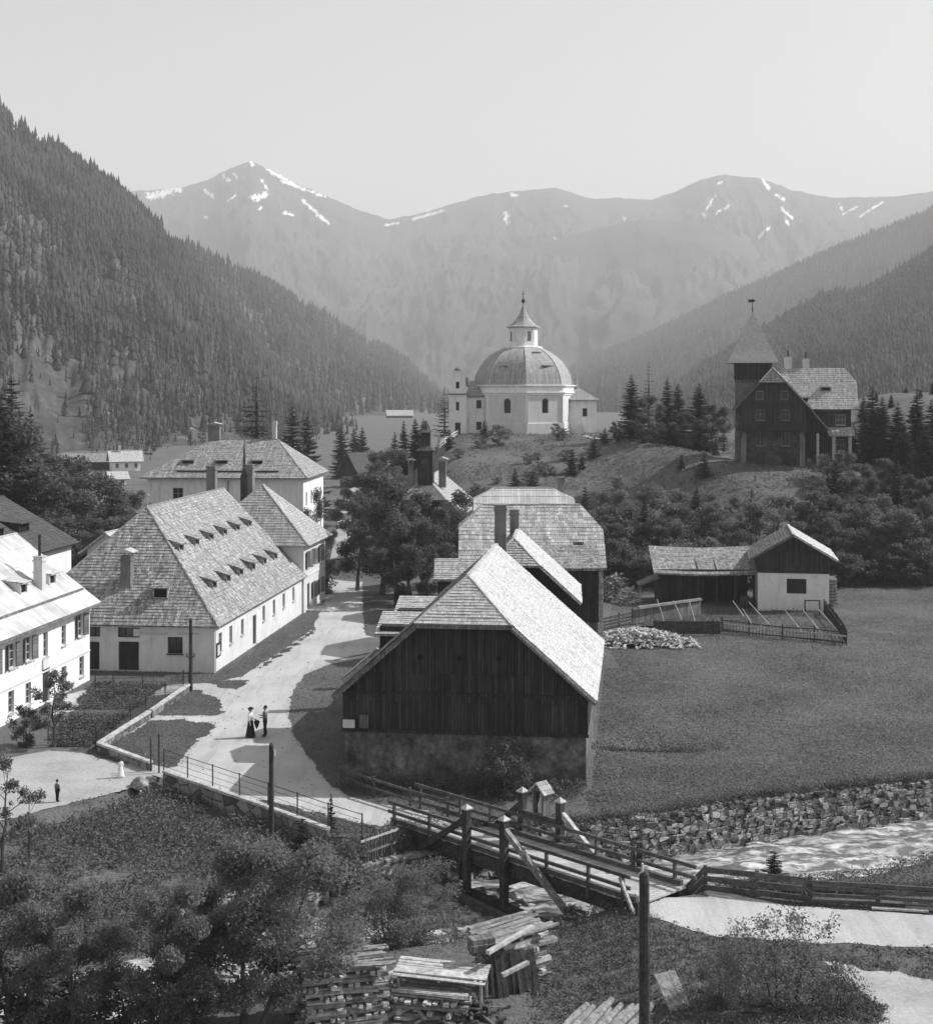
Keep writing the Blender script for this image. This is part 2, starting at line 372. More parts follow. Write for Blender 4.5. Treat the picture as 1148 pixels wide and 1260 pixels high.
# ---------------------------------------------------------------- roads, paths, verges: thin sheets on the level village ground
def ragged(pts, amp=.12, step=.7, seed=0):
    out = []; n = len(pts)
    for i in range(n):
        a, b = Vector(pts[i]), Vector(pts[(i + 1) % n]); k = max(1, int((b - a).length / step))
        for j in range(k):
            p = a.lerp(b, j / k); q = amp * (noise.noise(Vector((p.x * .9, p.y * .9, seed))) + .5 * noise.noise(Vector((p.x * 2.6, p.y * 2.6, seed + 5))) + .4 * noise.noise(Vector((p.x * 7, p.y * 7, seed + 8))))
            dxy = Vector((b.y - a.y, a.x - b.x, 0)).normalized(); out.append(p + dxy * q * 1.6)
    return out
POLYS = []
def sheet(name, px, z, m, amp=.15, seed=0, drape=False, raw=None):
    global POLYS
    pts = ragged([P(x, y) for x, y in px] if raw is None else [Vector((a, b, 0)) for a, b in raw], amp, .28, seed)
    from mathutils.geometry import delaunay_2d_cdt
    POLYS.append((name, [(p.x, p.y) for p in pts])); v2 = [p.xy for p in pts]; xs = [p.x for p in v2]; ys = [p.y for p in v2]; n = len(v2)
    if drape:
        for a in np.arange(min(xs), max(xs), .8):
            for b in np.arange(min(ys), max(ys), .8): v2.append(Vector((a, b)))
    r = delaunay_2d_cdt(v2, [], [list(range(n))], 1, 1e-4)
    vs = [(p.x, p.y, (gz(p.x, p.y) if drape else 0) + z) for p in r[0]]
    b = MB(); b.add(vs, [tuple(f) for f in r[2]]); return tag(b.build(name, m), kind='structure')
sheet('road', [(408, 690), (404, 716), (400, 740), (392, 758), (384, 775), (352, 798), (320, 818), (300, 832), (262, 840), (180, 845), (112, 848), (60, 860), (66, 880), (104, 872), (120, 856), (190, 856), (234, 852), (228, 858), (184, 884), (122, 921), (160, 936), (196, 951), (240, 968), (330, 1001), (400, 1026), (446, 1034), (492, 1019), (548, 1004), (520, 996), (470, 990), (430, 980), (402, 962), (378, 930), (360, 903), (355, 878), (362, 848), (376, 828), (412, 812), (470, 800), (472, 786), (450, 782), (448, 765), (446, 742), (446, 716), (444, 690)], .012, M['road'], .12, 1)
sheet('road', [(776, 1112), (800, 1127), (836, 1141), (880, 1153), (1000, 1161), (1148, 1166), (1300, 1172), (1300, 1130), (1148, 1127), (1040, 1120), (950, 1112), (905, 1101), (868, 1086), (842, 1074), (800, 1081)], .02, M['road'], .1, 2, drape=True)
sheet('path', [(1010, 1176), (1060, 1192), (1148, 1206), (1300, 1212), (1320, 1330), (1150, 1330), (1112, 1290), (1092, 1262), (1078, 1242), (1058, 1222), (1034, 1206), (1012, 1192)], .012, M['path'], .3, 3, drape=True)
sheet('path', [(196, 951), (150, 940), (104, 928), (60, 924), (20, 932), (-60, 936), (-90, 1010), (-10, 1012), (40, 1002), (72, 992), (120, 982), (158, 971), (190, 962), (204, 955)], .03, M['path'], .15, 4, drape=True)
sheet('path', [(205, 960), (150, 944), (170, 934), (190, 944)], .04, M['path'], .1, 14)
def verge(px, seed, z=.02, m='verge', nm='grass_verge'): return sheet(nm, px, z, M[m], .26, seed)
verge([(250, 840), (280, 837), (304, 837), (300, 843), (293, 849), (270, 845)], 5)
verge([(231, 849), (246, 851), (262, 857), (272, 866), (278, 877), (266, 881), (230, 881), (192, 880)], 6)
verge([(186, 887), (225, 886), (264, 890), (262, 897), (252, 906), (236, 918), (228, 930), (218, 943), (204, 946), (186, 941), (150, 927), (130, 918)], 7)
verge([(262, 838), (272, 829), (374, 757), (386, 762), (386, 772), (364, 786), (340, 800), (300, 830), (280, 836)], 8)
verge([(262, 973), (300, 984), (325, 985), (350, 990), (400, 1003), (448, 1014), (474, 1021), (448, 1035), (404, 1029), (330, 1003)], 21)
verge([(318, 823), (345, 803), (372, 785), (388, 774), (384, 780), (352, 803), (328, 819)], 18, .028, 'soil')
verge([(112, 842), (150, 841), (200, 842), (202, 843), (186, 858), (164, 874), (120, 873), (92, 874), (100, 862)], 9, .02, 'soil', 'garden_soil')
verge([(86, 881), (160, 881), (144, 894), (120, 912), (110, 920), (60, 918), (66, 900)], 10, .02, 'soil', 'garden_soil')
sheet('road', [(376, 830), (404, 818), (466, 806), (466, 803), (404, 814), (374, 826)], .016, M['path'], .05, 12)
# path up the valley, steps of track on the knoll
def ribbon(name, pts, w, z, m):
    b = MB(); vs = []; n = len(pts)
    for i, p in enumerate(pts):
        t = Vector(pts[min(i + 1, n - 1)]) - Vector(pts[max(i - 1, 0)]); nrm = Vector((-t.y, t.x)).normalized() * w / 2
        for s in (-1, 1):
            x, y = p[0] + nrm.x * s, p[1] + nrm.y * s; vs.append((x, y, gz(x, y) + z))
    b.add(vs, [(2 * i, 2 * i + 1, 2 * i + 3, 2 * i + 2) for i in range(n - 1)]); return tag(b.build(name, m), kind='structure')
def curve(pts, k=6):
    out = []; pts = [Vector(p) for p in pts]
    for i in range(len(pts) - 1):
        p0, p1, p2, p3 = pts[max(i - 1, 0)], pts[i], pts[i + 1], pts[min(i + 2, len(pts) - 1)]
        for j in range(k):
            t = j / k; out.append(.5 * ((2 * p1) + (p2 - p0) * t + (2 * p0 - 5 * p1 + 4 * p2 - p3) * t * t + (3 * p1 - p0 - 3 * p2 + p3) * t ** 3))
    return out + [pts[-1]]
ribbon('path', curve([tuple(P(424, 690).xy), tuple(P(428, 660).xy), tuple(P(432, 630).xy), tuple(P(438, 606).xy), tuple(P(446, 588).xy), tuple(P(440, 566).xy)], 10), 3.4, .12, M['path'])
ribbon('path', curve([(27.5, 187.5), (31, 187.2), (34, 186.6)], 8), 1.0, .1, M['path'])
ribbon('path', curve([(22, 232), (18, 222), (20.5, 215), (27, 212)], 8), .7, .1, M['path'])
# ---------------------------------------------------------------- river
t = NT('river water')
v = t.map('Object', (1, 1.0, 1), (0, 0, R(-28)))
fl = t.map('Object', (.5, 1.5, 1), (0, 0, R(-28)))
fo = t.noise(fl, 1.5, 8, .7, .5)
base = t.ramp(t.noise(v, .4, 4), (.3, .10), (.7, .2))
c = t.mix(base, .82, t.ramp(fo, (.46, 0), (.63, 1)), 'MIX'); t.color(c)
t.b.inputs['Roughness'].default_value = .22; t.b.inputs['Specular IOR Level'].default_value = .5
t.bump(t.noise(fl, 2.2, 6, .7), .8, .12); M['water'] = t.m
wx = np.arange(-40, 60.1, .35); vs = []; fcs = []; K = 26
for i, x in enumerate(wx):
    a = np.interp(x, SB[:, 0], SB[:, 1]) - 1.6; b_ = np.interp(x, NB[:, 0], NB[:, 1]) + (.15 if x > -1 else 1.4)
    for k in range(K):
        y = a + (b_ - a) * k / (K - 1)
        q = Vector((x * .45 + y * .15, y * .9, 0)); h = noise.fractal(q * .9, 1.0, 2.0, 4) * .26 + max(0, noise.noise(q * .5 + Vector((7, 1, 0)))) * .25
        vs.append((x, y, WATER + h + .012 * (x - 5)))
for i in range(len(wx) - 1):
    for k in range(K - 1): fcs.append((i * K + k, (i + 1) * K + k, (i + 1) * K + k + 1, i * K + k + 1))
tag(link('river_water', npmesh('river_water', vs, fcs, M['water'], smooth=True)), kind='structure')

# ---------------------------------------------------------------- mountains: real sheets rising from the valley floor and falling behind the crest
def mat_hill(name, lo, hi, sc, rocks=0):
    t = NT(name); v = t.map('World')
    c = t.ramp(t.noise(v, sc, 6, .65), (.35, lo), (.65, hi)); c = t.mix(c, t.ramp(t.noise(v, sc * 9, 4, .75), (.35, .55), (.65, 1.25)))
    if rocks: c = t.mix(c, .3, t.ramp(t.noise(t.map('World', (1, 1, .5)), sc * 2.3, 5, .75), (.62, 0), (.68, rocks)), 'MIX')
    at = t.n.new('ShaderNodeAttribute'); at.attribute_name = 'snow'
    c = t.mix(c, .85, at.outputs['Fac'], 'MIX')
    t.color(c); return t.m
def mountain(name, sky_pts, d0, d1, amp, m, px0, px1, step, rows=70, seed=0, snow=(), zf=-2, fall=1.35, conc=1.25, nf=1.0, kind='structure'):
    sx = [p[0] for p in sky_pts]; sy = [p[1] for p in sky_pts]
    pxs = np.arange(px0, px1 + 1, step); ts = np.concatenate([np.linspace(0, 1, rows), np.linspace(1, fall, 9)[1:]])
    def pos(px, t_):
        ridge = np.interp(px, sx, sy); D1 = d1(px) if callable(d1) else d1; D0 = d0(px) if callable(d0) else d0
        zr = CAMH + (HY - ridge) / FPX * D1
        d = D0 + (D1 - D0) * t_
        X = (px - CX) / FPX * d
        q = Vector((px * .006 * nf, t_ * 2.2, seed)); w = noise.fractal(q * 1.6, .9, 2.1, 6)
        # spurs and gullies running down the fall line
        w2 = noise.ridged_multi_fractal(Vector((px * .016 * nf + .6 * w, t_ * .9, seed + 9)), .9, 2.0, 5, 1.0, 2.0) - 1.0
        zt = zf + (zr - zf) * (t_ ** conc) if t_ <= 1 else zr - (zr - zf) * (t_ - 1) * 1.1
        env = math.sin(math.pi * min(1, t_)) ** .8
        z = zt + amp * (zr - zf) * env * (w * .8 + w2 * .55 - .25) + .011 * (zr - zf) * env * noise.fractal(Vector((px * .09, t_ * 16, seed)), .8, 2.1, 4)
        if t_ > 1: z = min(z, CAMH + (zr - CAMH) / D1 * d - (t_ - 1) * 40)
        elif t_ < 1: z = min(z, CAMH + (zr - CAMH) / D1 * d - (1 - t_) * .03 * (zr - zf))
        return (X, d, z)
    vs = [pos(p, t_) for p in pxs for t_ in ts]; K = len(ts); n = len(pxs)
    ix = np.arange(n * K).reshape(n, K)
    f = np.stack([ix[:-1, :-1], ix[1:, :-1], ix[1:, 1:], ix[:-1, 1:]], -1).reshape(-1, 4)
    me = npmesh(name, vs, f, m, smooth=True)
    sn = np.zeros(len(vs), dtype=np.float32)
    if snow:
        va = np.array(vs); PX = CX + va[:, 0] / va[:, 1] * FPX; PY = HY - (va[:, 2] - CAMH) / va[:, 1] * FPX
        for (ax, ay, bx, by, w) in snow:
            L = math.hypot(bx - ax, by - ay) + 1e-6; tt = np.clip(((PX - ax) * (bx - ax) + (PY - ay) * (by - ay)) / L ** 2, 0, 1)
            dd = np.hypot(PX - ax - tt * (bx - ax), PY - ay - tt * (by - ay))
            wob = np.array([noise.noise(Vector((a * .25, b * .25, 1))) + .9 * noise.noise(Vector((a * .7, b * .7, 4))) for a, b in zip(PX[dd < 9], PY[dd < 9])]) if (dd < 9).any() else np.zeros(0)
            loc = np.zeros(len(va)); loc[dd < 9] = np.clip((w * (.8 + 1.1 * wob) - dd[dd < 9]) * 1.8 + .5, 0, 1)
            sn = np.maximum(sn, loc)
        sn *= (np.tile(ts, n) <= 1.0)
    a = me.attributes.new('snow', 'FLOAT', 'POINT'); a.data.foreach_set('value', sn.astype(np.float32))
    o = link(name, me); tag(o, kind=kind); return pos
SNOW = [(185, 242, 220, 232, 4.5), (308, 200, 312, 203, 2), (330, 209, 368, 230, 2.2), (345, 222, 400, 242, 1.6), (372, 246, 404, 275, 1.6), (312, 244, 328, 240, 3.6), (318, 258, 322, 256, 1.5), (350, 262, 361, 264, 1.8), (252, 234, 262, 242, 1.8), (275, 216, 282, 222, 1.8), (288, 214, 292, 219, 1.5), (290, 240, 280, 248, 1), (250, 266, 256, 268, 1.2), (322, 221, 330, 234, 1.4), (508, 270, 546, 259, 1.7), (474, 277, 490, 274, 1.2), (622, 263, 623, 273, 3.2), (628, 239, 636, 240, 2), (693, 304, 716, 290, 1.3), (682, 292, 692, 306, .9), (694, 252, 696, 254, 1.3), (768, 244, 780, 236, 1.6), (766, 266, 768, 269, 1.6), (870, 256, 880, 240, 1.6), (884, 226, 888, 224, 1.4), (862, 262, 868, 266, 1.2), (938, 221, 946, 232, 2), (955, 240, 964, 245, 1.8), (960, 256, 974, 268, 1.7), (967, 272, 969, 275, 1.7), (932, 292, 946, 280, 1.3), (1032, 250, 1036, 258, 1.2), (1036, 264, 1054, 254, 1.2), (1058, 266, 1086, 248, 1.3), (830, 318, 852, 322, 1.0), (880, 262, 896, 254, 1)]
FAR = [(-600, 300), (0, 250), (120, 246), (163, 235), (190, 234), (225, 230), (255, 222), (283, 207), (308, 198), (335, 210), (370, 228), (400, 240), (440, 258), (480, 270), (520, 262), (560, 250), (590, 241), (625, 236), (685, 231), (728, 245), (760, 243), (800, 246), (830, 236), (860, 222), (885, 215), (935, 219), (975, 234), (1020, 243), (1100, 242), (1148, 235), (1700, 180)]
FAR2 = [(x, y + 1.4 * noise.noise(Vector((x * .09, 1, 0))) + 1.0 * noise.noise(Vector((x * .31, 2, 0)))) for x, y in zip(np.arange(-600, 1701, 4), np.interp(np.arange(-600, 1701, 4), [p[0] for p in FAR], [p[1] for p in FAR]))]
mountain('mountain', FAR2, 2600, 6000, .08, mat_hill('far alp', .03, .07, .004), -120, 1300, 1.4, 150, 3, SNOW, conc=1.15, nf=.8)
INNER = [(300, 560), (440, 430), (520, 360), (600, 318), (680, 296), (740, 280), (790, 270), (850, 272), (900, 286), (980, 330), (1080, 420), (1200, 520)]
mountain('mountain', INNER, 2400, 4800, .1, mat_hill('inner alp', .025, .07, .005), 300, 1200, 3, 60, 8, nf=.8)
MID = [(560, 520), (640, 490), (688, 466), (714, 449), (760, 432), (790, 421), (842, 395), (890, 371), (944, 349), (1021, 313), (1080, 290), (1148, 262), (1400, 190), (1800, 150)]
mid_pos = mountain('hill', MID, 1300, 3000, .10, mat_hill('wooded flank', .014, .036, .012), 560, 1700, 4, 70, 5)
NEARR = [(780, 520), (842, 482), (862, 464), (908, 437), (964, 404), (1010, 378), (1072, 366), (1148, 319), (1300, 240), (1700, 120)]
nearr_pos = mountain('hill', NEARR, lambda p: 500, lambda p: 1500, .09, mat_hill('near wooded flank', .010, .026, .02), 780, 1600, 4, 70, 6)
L2 = [(180, 330), (235, 318), (270, 331), (300, 349), (340, 368), (370, 388), (400, 404), (430, 424), (455, 436), (475, 442), (500, 460), (515, 474), (535, 492), (545, 502), (580, 520)]
l2_pos = mountain('hill', L2, lambda p: 800 + (p - 200) * 1.0, lambda p: 1500 + (p - 200) * 3.2, .12, mat_hill('far spur', .06, .12, .02, .5), 150, 580, 3, 80, 12)
L1 = [(-700, -150), (-300, -40), (0, 150), (40, 185), (80, 205), (150, 253), (200, 300), (225, 326), (250, 356), (290, 402), (335, 455), (385, 512), (415, 542), (430, 552)]
l1_pos = mountain('hill', L1, lambda p: 430 + max(0, p) * .35, lambda p: 1150 + p * .6, .06, mat_hill('wooded slope', .045, .095, .03, .8), -600, 440, 4, 90, 15, conc=1.12)

# conifer forest on the slopes: one mass each, small many-tiered trees
def forest(name, pos, n, px0, px1, dens, size, seed, t0=.05):
    rnd = random.Random(seed); V = []; F = []; b = 0
    cnt = 0
    while cnt < n:
        px = rnd.uniform(px0, px1); t_ = rnd.uniform(t0, 1.04) if rnd.random() > .16 else rnd.uniform(.985, 1.01)
        if rnd.random() > dens(px, t_): continue
        cnt += 1
        x, y, z = pos(px, t_); h = rnd.choice((rnd.uniform(.35, .8), rnd.uniform(.7, 1.25), rnd.uniform(.9, 1.45))) * size * (y / 1500) ** .6 * (1.25 if rnd.random() < .08 else 1); r = h * rnd.uniform(.13, .19); z -= h * .05
        k = 6; tiers = 3
        for j in range(tiers):
            zb = z + h * (.08 + .29 * j); zt = z + h * min(1, .5 + .27 * j); rr = r * (1 - .27 * j); a0 = rnd.random() * 6
            for i in range(k):
                q = rr * rnd.uniform(.7, 1.25); V.append((x + q * math.cos(a0 + i * 6.283 / k), y + q * math.sin(a0 + i * 6.283 / k), zb + rnd.uniform(-.04, .04) * h))
            V.append((x, y, zt))
            for i in range(k): F.append((b + i, b + (i + 1) % k, b + k))
            b += k + 1
    return link(name, npmesh(name, V, F, M['forest'], k=3))
t = NT('distant spruce'); t.color(t.ramp(t.noise(t.map('World'), .02, 5, .7), (.35, .010), (.65, .07))); M['forest'] = t.m
def nz(px, t_, s): return noise.fractal(Vector((px * .013, t_ * 3.0, s)), 1, 2, 4)
def dens1(px, t_):
    lower = .05 + .95 * float(sm((t_ - .20 - .16 * nz(px, t_, 2)) / .18))
    return lower * (1.0 if nz(px, t_, 7) > -.12 else .12)
def dens2(px, t_):
    q = l2_pos(px, t_); py = HY - (q[2] - CAMH) / q[1] * FPX; k = px - np.interp(py, [p[1] for p in L1[2:]], [p[0] for p in L1[2:]])
    if k < 48 + 30 * nz(px, t_, 3) and py > 345: return .10
    return (.1 + .9 * float(sm((t_ - .2) / .2))) * (1.0 if nz(px, t_, 17) > -.12 else .16)
tag(forest('forest', l1_pos, 26000, -150, 440, dens1, 17, 1), 'dark conifer forest covering the steep near slope', 'forest', kind='stuff')
tag(forest('scrub', l1_pos, 5500, -100, 430, lambda p, t_: 1 if t_ < .42 and nz(p, t_, 51) > .02 else .03, 6, 11, 0), 'low scrub and young trees on the foot of the steep slope', 'scrub', kind='stuff')
tag(forest('forest', l2_pos, 9000, 180, 560, dens2, 17, 2), 'hazy conifer forest on the farther spur', 'forest', kind='stuff')
tag(forest('forest', nearr_pos, 26000, 800, 1260, lambda p, t_: 1 if nz(p, t_, 27) > -.5 else .5, 13, 3, 0), 'dark conifer forest on the near flank behind the villa', 'forest', kind='stuff')
tag(forest('forest', mid_pos, 18000, 640, 1260, lambda p, t_: 1 if nz(p, t_, 37) > -.5 else .5, 10, 4, 0), 'pale hazy conifer forest on the farther flank', 'forest', kind='stuff')

# ---------------------------------------------------------------- haze: one even body of air round camera and scene, the sky outside it
def haze(density):
    b = MB(); b.b3(-6000, 6000, -60, 9000, -8, 1320); m = bpy.data.materials.new('valley air'); m.use_nodes = True
    n = m.node_tree.nodes; n.clear(); o = n.new('ShaderNodeOutputMaterial'); pv = n.new('ShaderNodeVolumePrincipled')
    pv.inputs['Color'].default_value = g(.92); pv.inputs['Density'].default_value = density; pv.inputs['Anisotropy'].default_value = 0.1
    m.node_tree.links.new(pv.outputs[0], o.inputs['Volume'])
    tag(b.build('haze', m, uv=False), kind='stuff')
haze(.00018)
# ---------------------------------------------------------------- building kit (local frame of a house: x across, y along the ridge, z up)
def clip_v(pts, v, lo, hi):
    for s, lim in ((1, lo), (-1, -hi)):
        out = []
        for i in range(len(pts)):
            a, b = pts[i], pts[(i + 1) % len(pts)]; da, db = s * a.dot(v) - lim, s * b.dot(v) - lim
            if da >= 0: out.append(a)
            if (da >= 0) != (db >= 0): out.append(a + (b - a) * (da / (da - db)))
        pts = out
        if len(pts) < 3: return []
    return pts
def roof_plane(b, pts, course=.3, thick=.14, lift=.03):
    """a roof slope with its thickness and its courses really lapped"""
    pts = [Vector(p) for p in pts]; q = [pts[0]]
    for p in pts[1:]:
        if (p - q[-1]).length > .01: q.append(p)
    if (q[0] - q[-1]).length < .01: q.pop()
    pts = q
    n = Vector((0, 0, 0))
    for i in range(len(pts)): n += (pts[i] - pts[0]).cross(pts[(i + 1) % len(pts)] - pts[0])
    n.normalize(); u = Vector((0, 0, 1)).cross(n).normalized(); v = n.cross(u)
    lo = min(p.dot(v) for p in pts); hi = max(p.dot(v) for p in pts)
    low = [p - n * thick for p in pts]; N = len(pts)
    b.poly(low[::-1])
    for i in range(N): b.poly([low[i], low[(i + 1) % N], pts[(i + 1) % N], pts[i]])
    a = lo; k = 0
    while a < hi - 1e-3:
        e = min(a + course * (1 + .12 * random.uniform(-1, 1)), hi); c = clip_v(pts, v, a, e)
        if len(c) >= 3:
            u0 = min(p.dot(u) for p in c); u1 = max(p.dot(u) for p in c); x = u0
            while x < u1 - 1e-3:
                xe = min(x + random.uniform(.7, 1.7), u1); xe = u1 if u1 - xe < .3 else xe; cc = clip_v(c, u, x, xe); lf = lift * random.uniform(.45, 1.5); x = xe
                if len(cc) < 3: continue
                o = [p + n * (.004 + .045 * (.5 + .5 * noise.noise(p * .32)) + lf * (1 - (p.dot(v) - a) / max(e - a, 1e-4))) for p in cc]; b.poly(o); k = len(cc)
                for i in range(k):
                    if abs(cc[i].dot(v) - a) < 1e-4 and abs(cc[(i + 1) % k].dot(v) - a) < 1e-4: b.poly([cc[i] - n * .04, cc[(i + 1) % k] - n * .04, o[(i + 1) % k], o[i]])
        a = e
def ridge_roof(e, x0, x1, y0, y1, ze, zr, mats, front=(None, 0), back=(None, 0), xr=None, course=.3, thick=.14, ridgecap=True, sag=0, name='roof'):
    """gable roof, each end (zh, run): hipped from height zh up, ridge starting run metres in; mats = right, left, front, back"""
    xc = (x0 + x1) / 2 if xr is None else xr
    if not isinstance(mats, (list, tuple)): mats = [mats] * 4
    def end(s, y, sgn):
        zh, run = s
        if zh is None: return y, None
        return y + sgn * run, zh
    ya, zf = end(front, y0, 1); yb, zb = end(back, y1, -1)
    def xs(z, side): return xc + (side - xc) * (zr - z) / (zr - ze)
    r = [(x1, y0, ze), (x1, y1, ze)] + ([(xs(zb, x1), y1, zb)] if zb is not None else []) + [(xc, yb, zr), (xc, ya, zr)] + ([(xs(zf, x1), y0, zf)] if zf is not None else [])
    l = [(x0, y1, ze), (x0, y0, ze)] + ([(xs(zf, x0), y0, zf)] if zf is not None else []) + [(xc, ya, zr), (xc, yb, zr)] + ([(xs(zb, x0), y1, zb)] if zb is not None else [])
    b = MB(); ms = []
    def plane(p, m):
        if m not in ms: ms.append(m)
        b.cur = ms.index(m); roof_plane(b, p, course, thick)
    plane(r, mats[0]); plane(l, mats[1])
    if zf is not None: plane([(xs(zf, x0), y0, zf), (xs(zf, x1), y0, zf), (xc, ya, zr)], mats[2])
    if zb is not None: plane([(xs(zb, x1), y1, zb), (xs(zb, x0), y1, zb), (xc, yb, zr)], mats[3])
    b.cur = 0
    if ridgecap:
        b.bar((xc, ya, zr + .03), (xc, yb, zr + .03), .22, .08)
        if zf is not None:
            for s in (x0, x1): b.bar((xs(zf, s), y0, zf + .03), (xc, ya, zr + .03), .16, .08)
    return b.build(name, ms, e)
def gable_pts(x0, x1, zb, xc, zr, slope, zh=None, drop=.2, side=None):
    """polygon filling the wall between zb and the underside of the roof"""
    f = lambda x: zr - drop - abs(x - xc) * slope
    top = [(x1, max(f(x1), zb + .01)), (xc, f(xc)), (x0, max(f(x0), zb + .01))]
    if zh is not None:
        hw = (zr - zh) / slope; top = [top[0], (xc + hw, zh - drop), (xc - hw, zh - drop), top[2]]
    return [(x0, zb), (x1, zb)] + top
def four_walls(b, x0, x1, y0, y1, z0, z1, ops={}, depth=.22):
    h = z1 - z0; f = lambda k: [(a, z - z0, w, q) for a, z, w, q in ops.get(k, [])]
    b.panel((x0, y0, z0), (1, 0, 0), x1 - x0, h, f('front'), depth); b.panel((x1, y0, z0), (0, 1, 0), y1 - y0, h, f('right'), depth)
    b.panel((x1, y1, z0), (-1, 0, 0), x1 - x0, h, f('back'), depth); b.panel((x0, y1, z0), (0, -1, 0), y1 - y0, h, f('left'), depth)
def window(e, o, u, x, z, w, h, depth=.22, fm='frame', shutters=0, bars=(1, 2), name='window', sill=True, pm='glass', trim=0):
    """frame of bars set in the recess, with pane, sill and shutters as its own pieces"""
    o = Vector(o); u = Vector(u).normalized(); Z = Vector((0, 0, 1)); n = u.cross(Z)
    a = o + u * x + Vector((0, 0, z)); k = n * -(depth - .05); b = MB()
    def br(x0, z0, x1, z1, t=.06): b.bar(a + u * x0 + Z * z0 + k, a + u * x1 + Z * z1 + k, t, t, n)
    br(.03, .03, w - .03, .03); br(.03, h - .03, w - .03, h - .03); br(.03, .06, .03, h - .06); br(w - .03, .06, w - .03, h - .06)
    for i in range(1, bars[0] + 1): br(w * i / (bars[0] + 1), .06, w * i / (bars[0] + 1), h - .06, .045)
    for i in range(1, bars[1] + 1): br(.06, h * i / (bars[1] + 1), w - .06, h * i / (bars[1] + 1), .035)
    if sill: b.bar(a + u * -.06 + n * .04 - Z * .035, a + u * (w + .06) + n * .04 - Z * .035, .16, .07, Z)
    if trim:
        for p, q in (((-.07, -.0), (-.07, h)), ((w + .07, 0), (w + .07, h)), ((-.14, h + .07), (w + .14, h + .07))): b.bar(a + u * p[0] + Z * p[1] + n * .012, a + u * q[0] + Z * q[1] + n * .012, .14, .03, u)
    f = b.build(name, M[fm], e)
    p = MB(); d = n * -(depth - .012); p.prism([a + u * .02 + Z * .02 + d, a + u * (w - .02) + Z * .02 + d, a + u * (w - .02) + Z * (h - .02) + d, a + u * .02 + Z * (h - .02) + d], n * -.008); p.build('pane', M[pm], f)
    for s in ((-1, 1) if shutters == 2 else ()):
        c = a + u * (-.02 if s < 0 else w + .02); q = MB(); out = (u * s * .92 + n * .34).normalized()
        x1 = c + n * .03; x2 = x1 + out * (w * .52)
        nn = out.cross(Z); q.prism([x1, x2, x2 + Z * h, x1 + Z * h], nn * .045); q.build('shutter', M['shutter'], f)
    return f
def door(e, o, u, x, z, w, h, depth=.22, m='darkwood2', transom=0):
    o = Vector(o); u = Vector(u).normalized(); Z = Vector((0, 0, 1)); n = u.cross(Z); a = o + u * x + Z * z; k = n * -(depth - .06)
    b = MB()
    for i in range(5):
        s = w / 5; b.bar(a + u * (s * (i + .5)) + Z * .02 + k, a + u * (s * (i + .5)) + Z * (h - transom - .04) + k, s - .012, .05, n)
    d = b.build('door', M[m], e)
    hd = MB(); hd.bar(a + u * (w * .86) + Z * 1.02 + k + n * .05, a + u * (w * .86) + Z * 1.16 + k + n * .05, .03, .04, n); hd.build('handle', M['iron'], d)
    return d
def chimney(e, x, y, z0, z1, w, d=None, m='chim', cap=True, pot=0, hood=False):
    d = d or w; b = MB(); b.b3(x - w / 2, x + w / 2, y - d / 2, y + d / 2, z0, z1)
    if cap: b.b3(x - w / 2 - .06, x + w / 2 + .06, y - d / 2 - .06, y + d / 2 + .06, z1 - .28, z1 - .16); b.b3(x - w / 2 - .05, x + w / 2 + .05, y - d / 2 - .05, y + d / 2 + .05, z1 + .002, z1 + .08)
    c = b.build('chimney', M[m], e)
    if hood:
        q = MB()
        for sx in (-1, 1):
            for sy in (-1, 1): q.b3(x + sx * w * .4 - .05, x + sx * w * .4 + .05, y + sy * d * .4 - .05, y + sy * d * .4 + .05, z1 + .08, z1 + .4)
        q.prism([(x - w / 2 - .3, y - d / 2 - .25, z1 + .36), (x, y - d / 2 - .25, z1 + .62), (x + w / 2 + .3, y - d / 2 - .25, z1 + .36)][::-1], (0, d + .5, 0)); q.build('cowl', M['cap'], c)
    if pot:
        q = MB(); q.tube([(x, y, z1 + .08), (x, y, z1 + .08 + pot)], .1, 8); q.build('flue', M['iron'], c)
    return c
def dormer(e, p, d, w, h, slope, rm, wm='darkwood2', pitch=.28, proj=.0, fm=None):
    """shed dormer standing on a roof slope at p (its front foot), looking along d"""
    p = Vector(p); d = Vector((d[0], d[1], 0)).normalized(); u = Vector((0, 0, 1)).cross(d); Z = Vector((0, 0, 1))
    L = h / (slope - pitch); b = MB(); t = .09
    for s in (-1, 1):
        a = p + u * (s * w / 2); b.prism([a + u * (0 if s > 0 else t), a + u * (0 if s > 0 else t) + Z * h, a + u * (0 if s > 0 else t) - d * L + Z * (slope * L)], u * -t)
    b.bar(p + u * (-w / 2) + Z * (h - .06) - d * .05, p + u * (w / 2) + Z * (h - .06) - d * .05, .1, .12)
    b.bar(p + u * (-w / 2) + Z * .05 - d * .05, p + u * (w / 2) + Z * .05 - d * .05, .1, .14)
    o = b.build('dormer', M[wm], e)
    q = MB(); q.prism([p + u * (-w / 2 + t) - d * .12 + Z * .1, p + u * (w / 2 - t) - d * .12 + Z * .1, p + u * (w / 2 - t) - d * .12 + Z * (h - .1), p + u * (-w / 2 + t) - d * .12 + Z * (h - .1)], d * -.03); q.build('pane', M['dark'], o)
    q = MB(); ov = .16; a = p + d * .2 + Z * (h - .2 * pitch + .01); bb = p - d * (L + .1) + Z * (h + pitch * (L + .1) + .01)
    roof_plane(q, [a - u * (w / 2 + ov), a + u * (w / 2 + ov), bb + u * (w / 2 + ov), bb - u * (w / 2 + ov)], .28, .06)
    q.build('dormer_roof', M[rm], o)
    return o

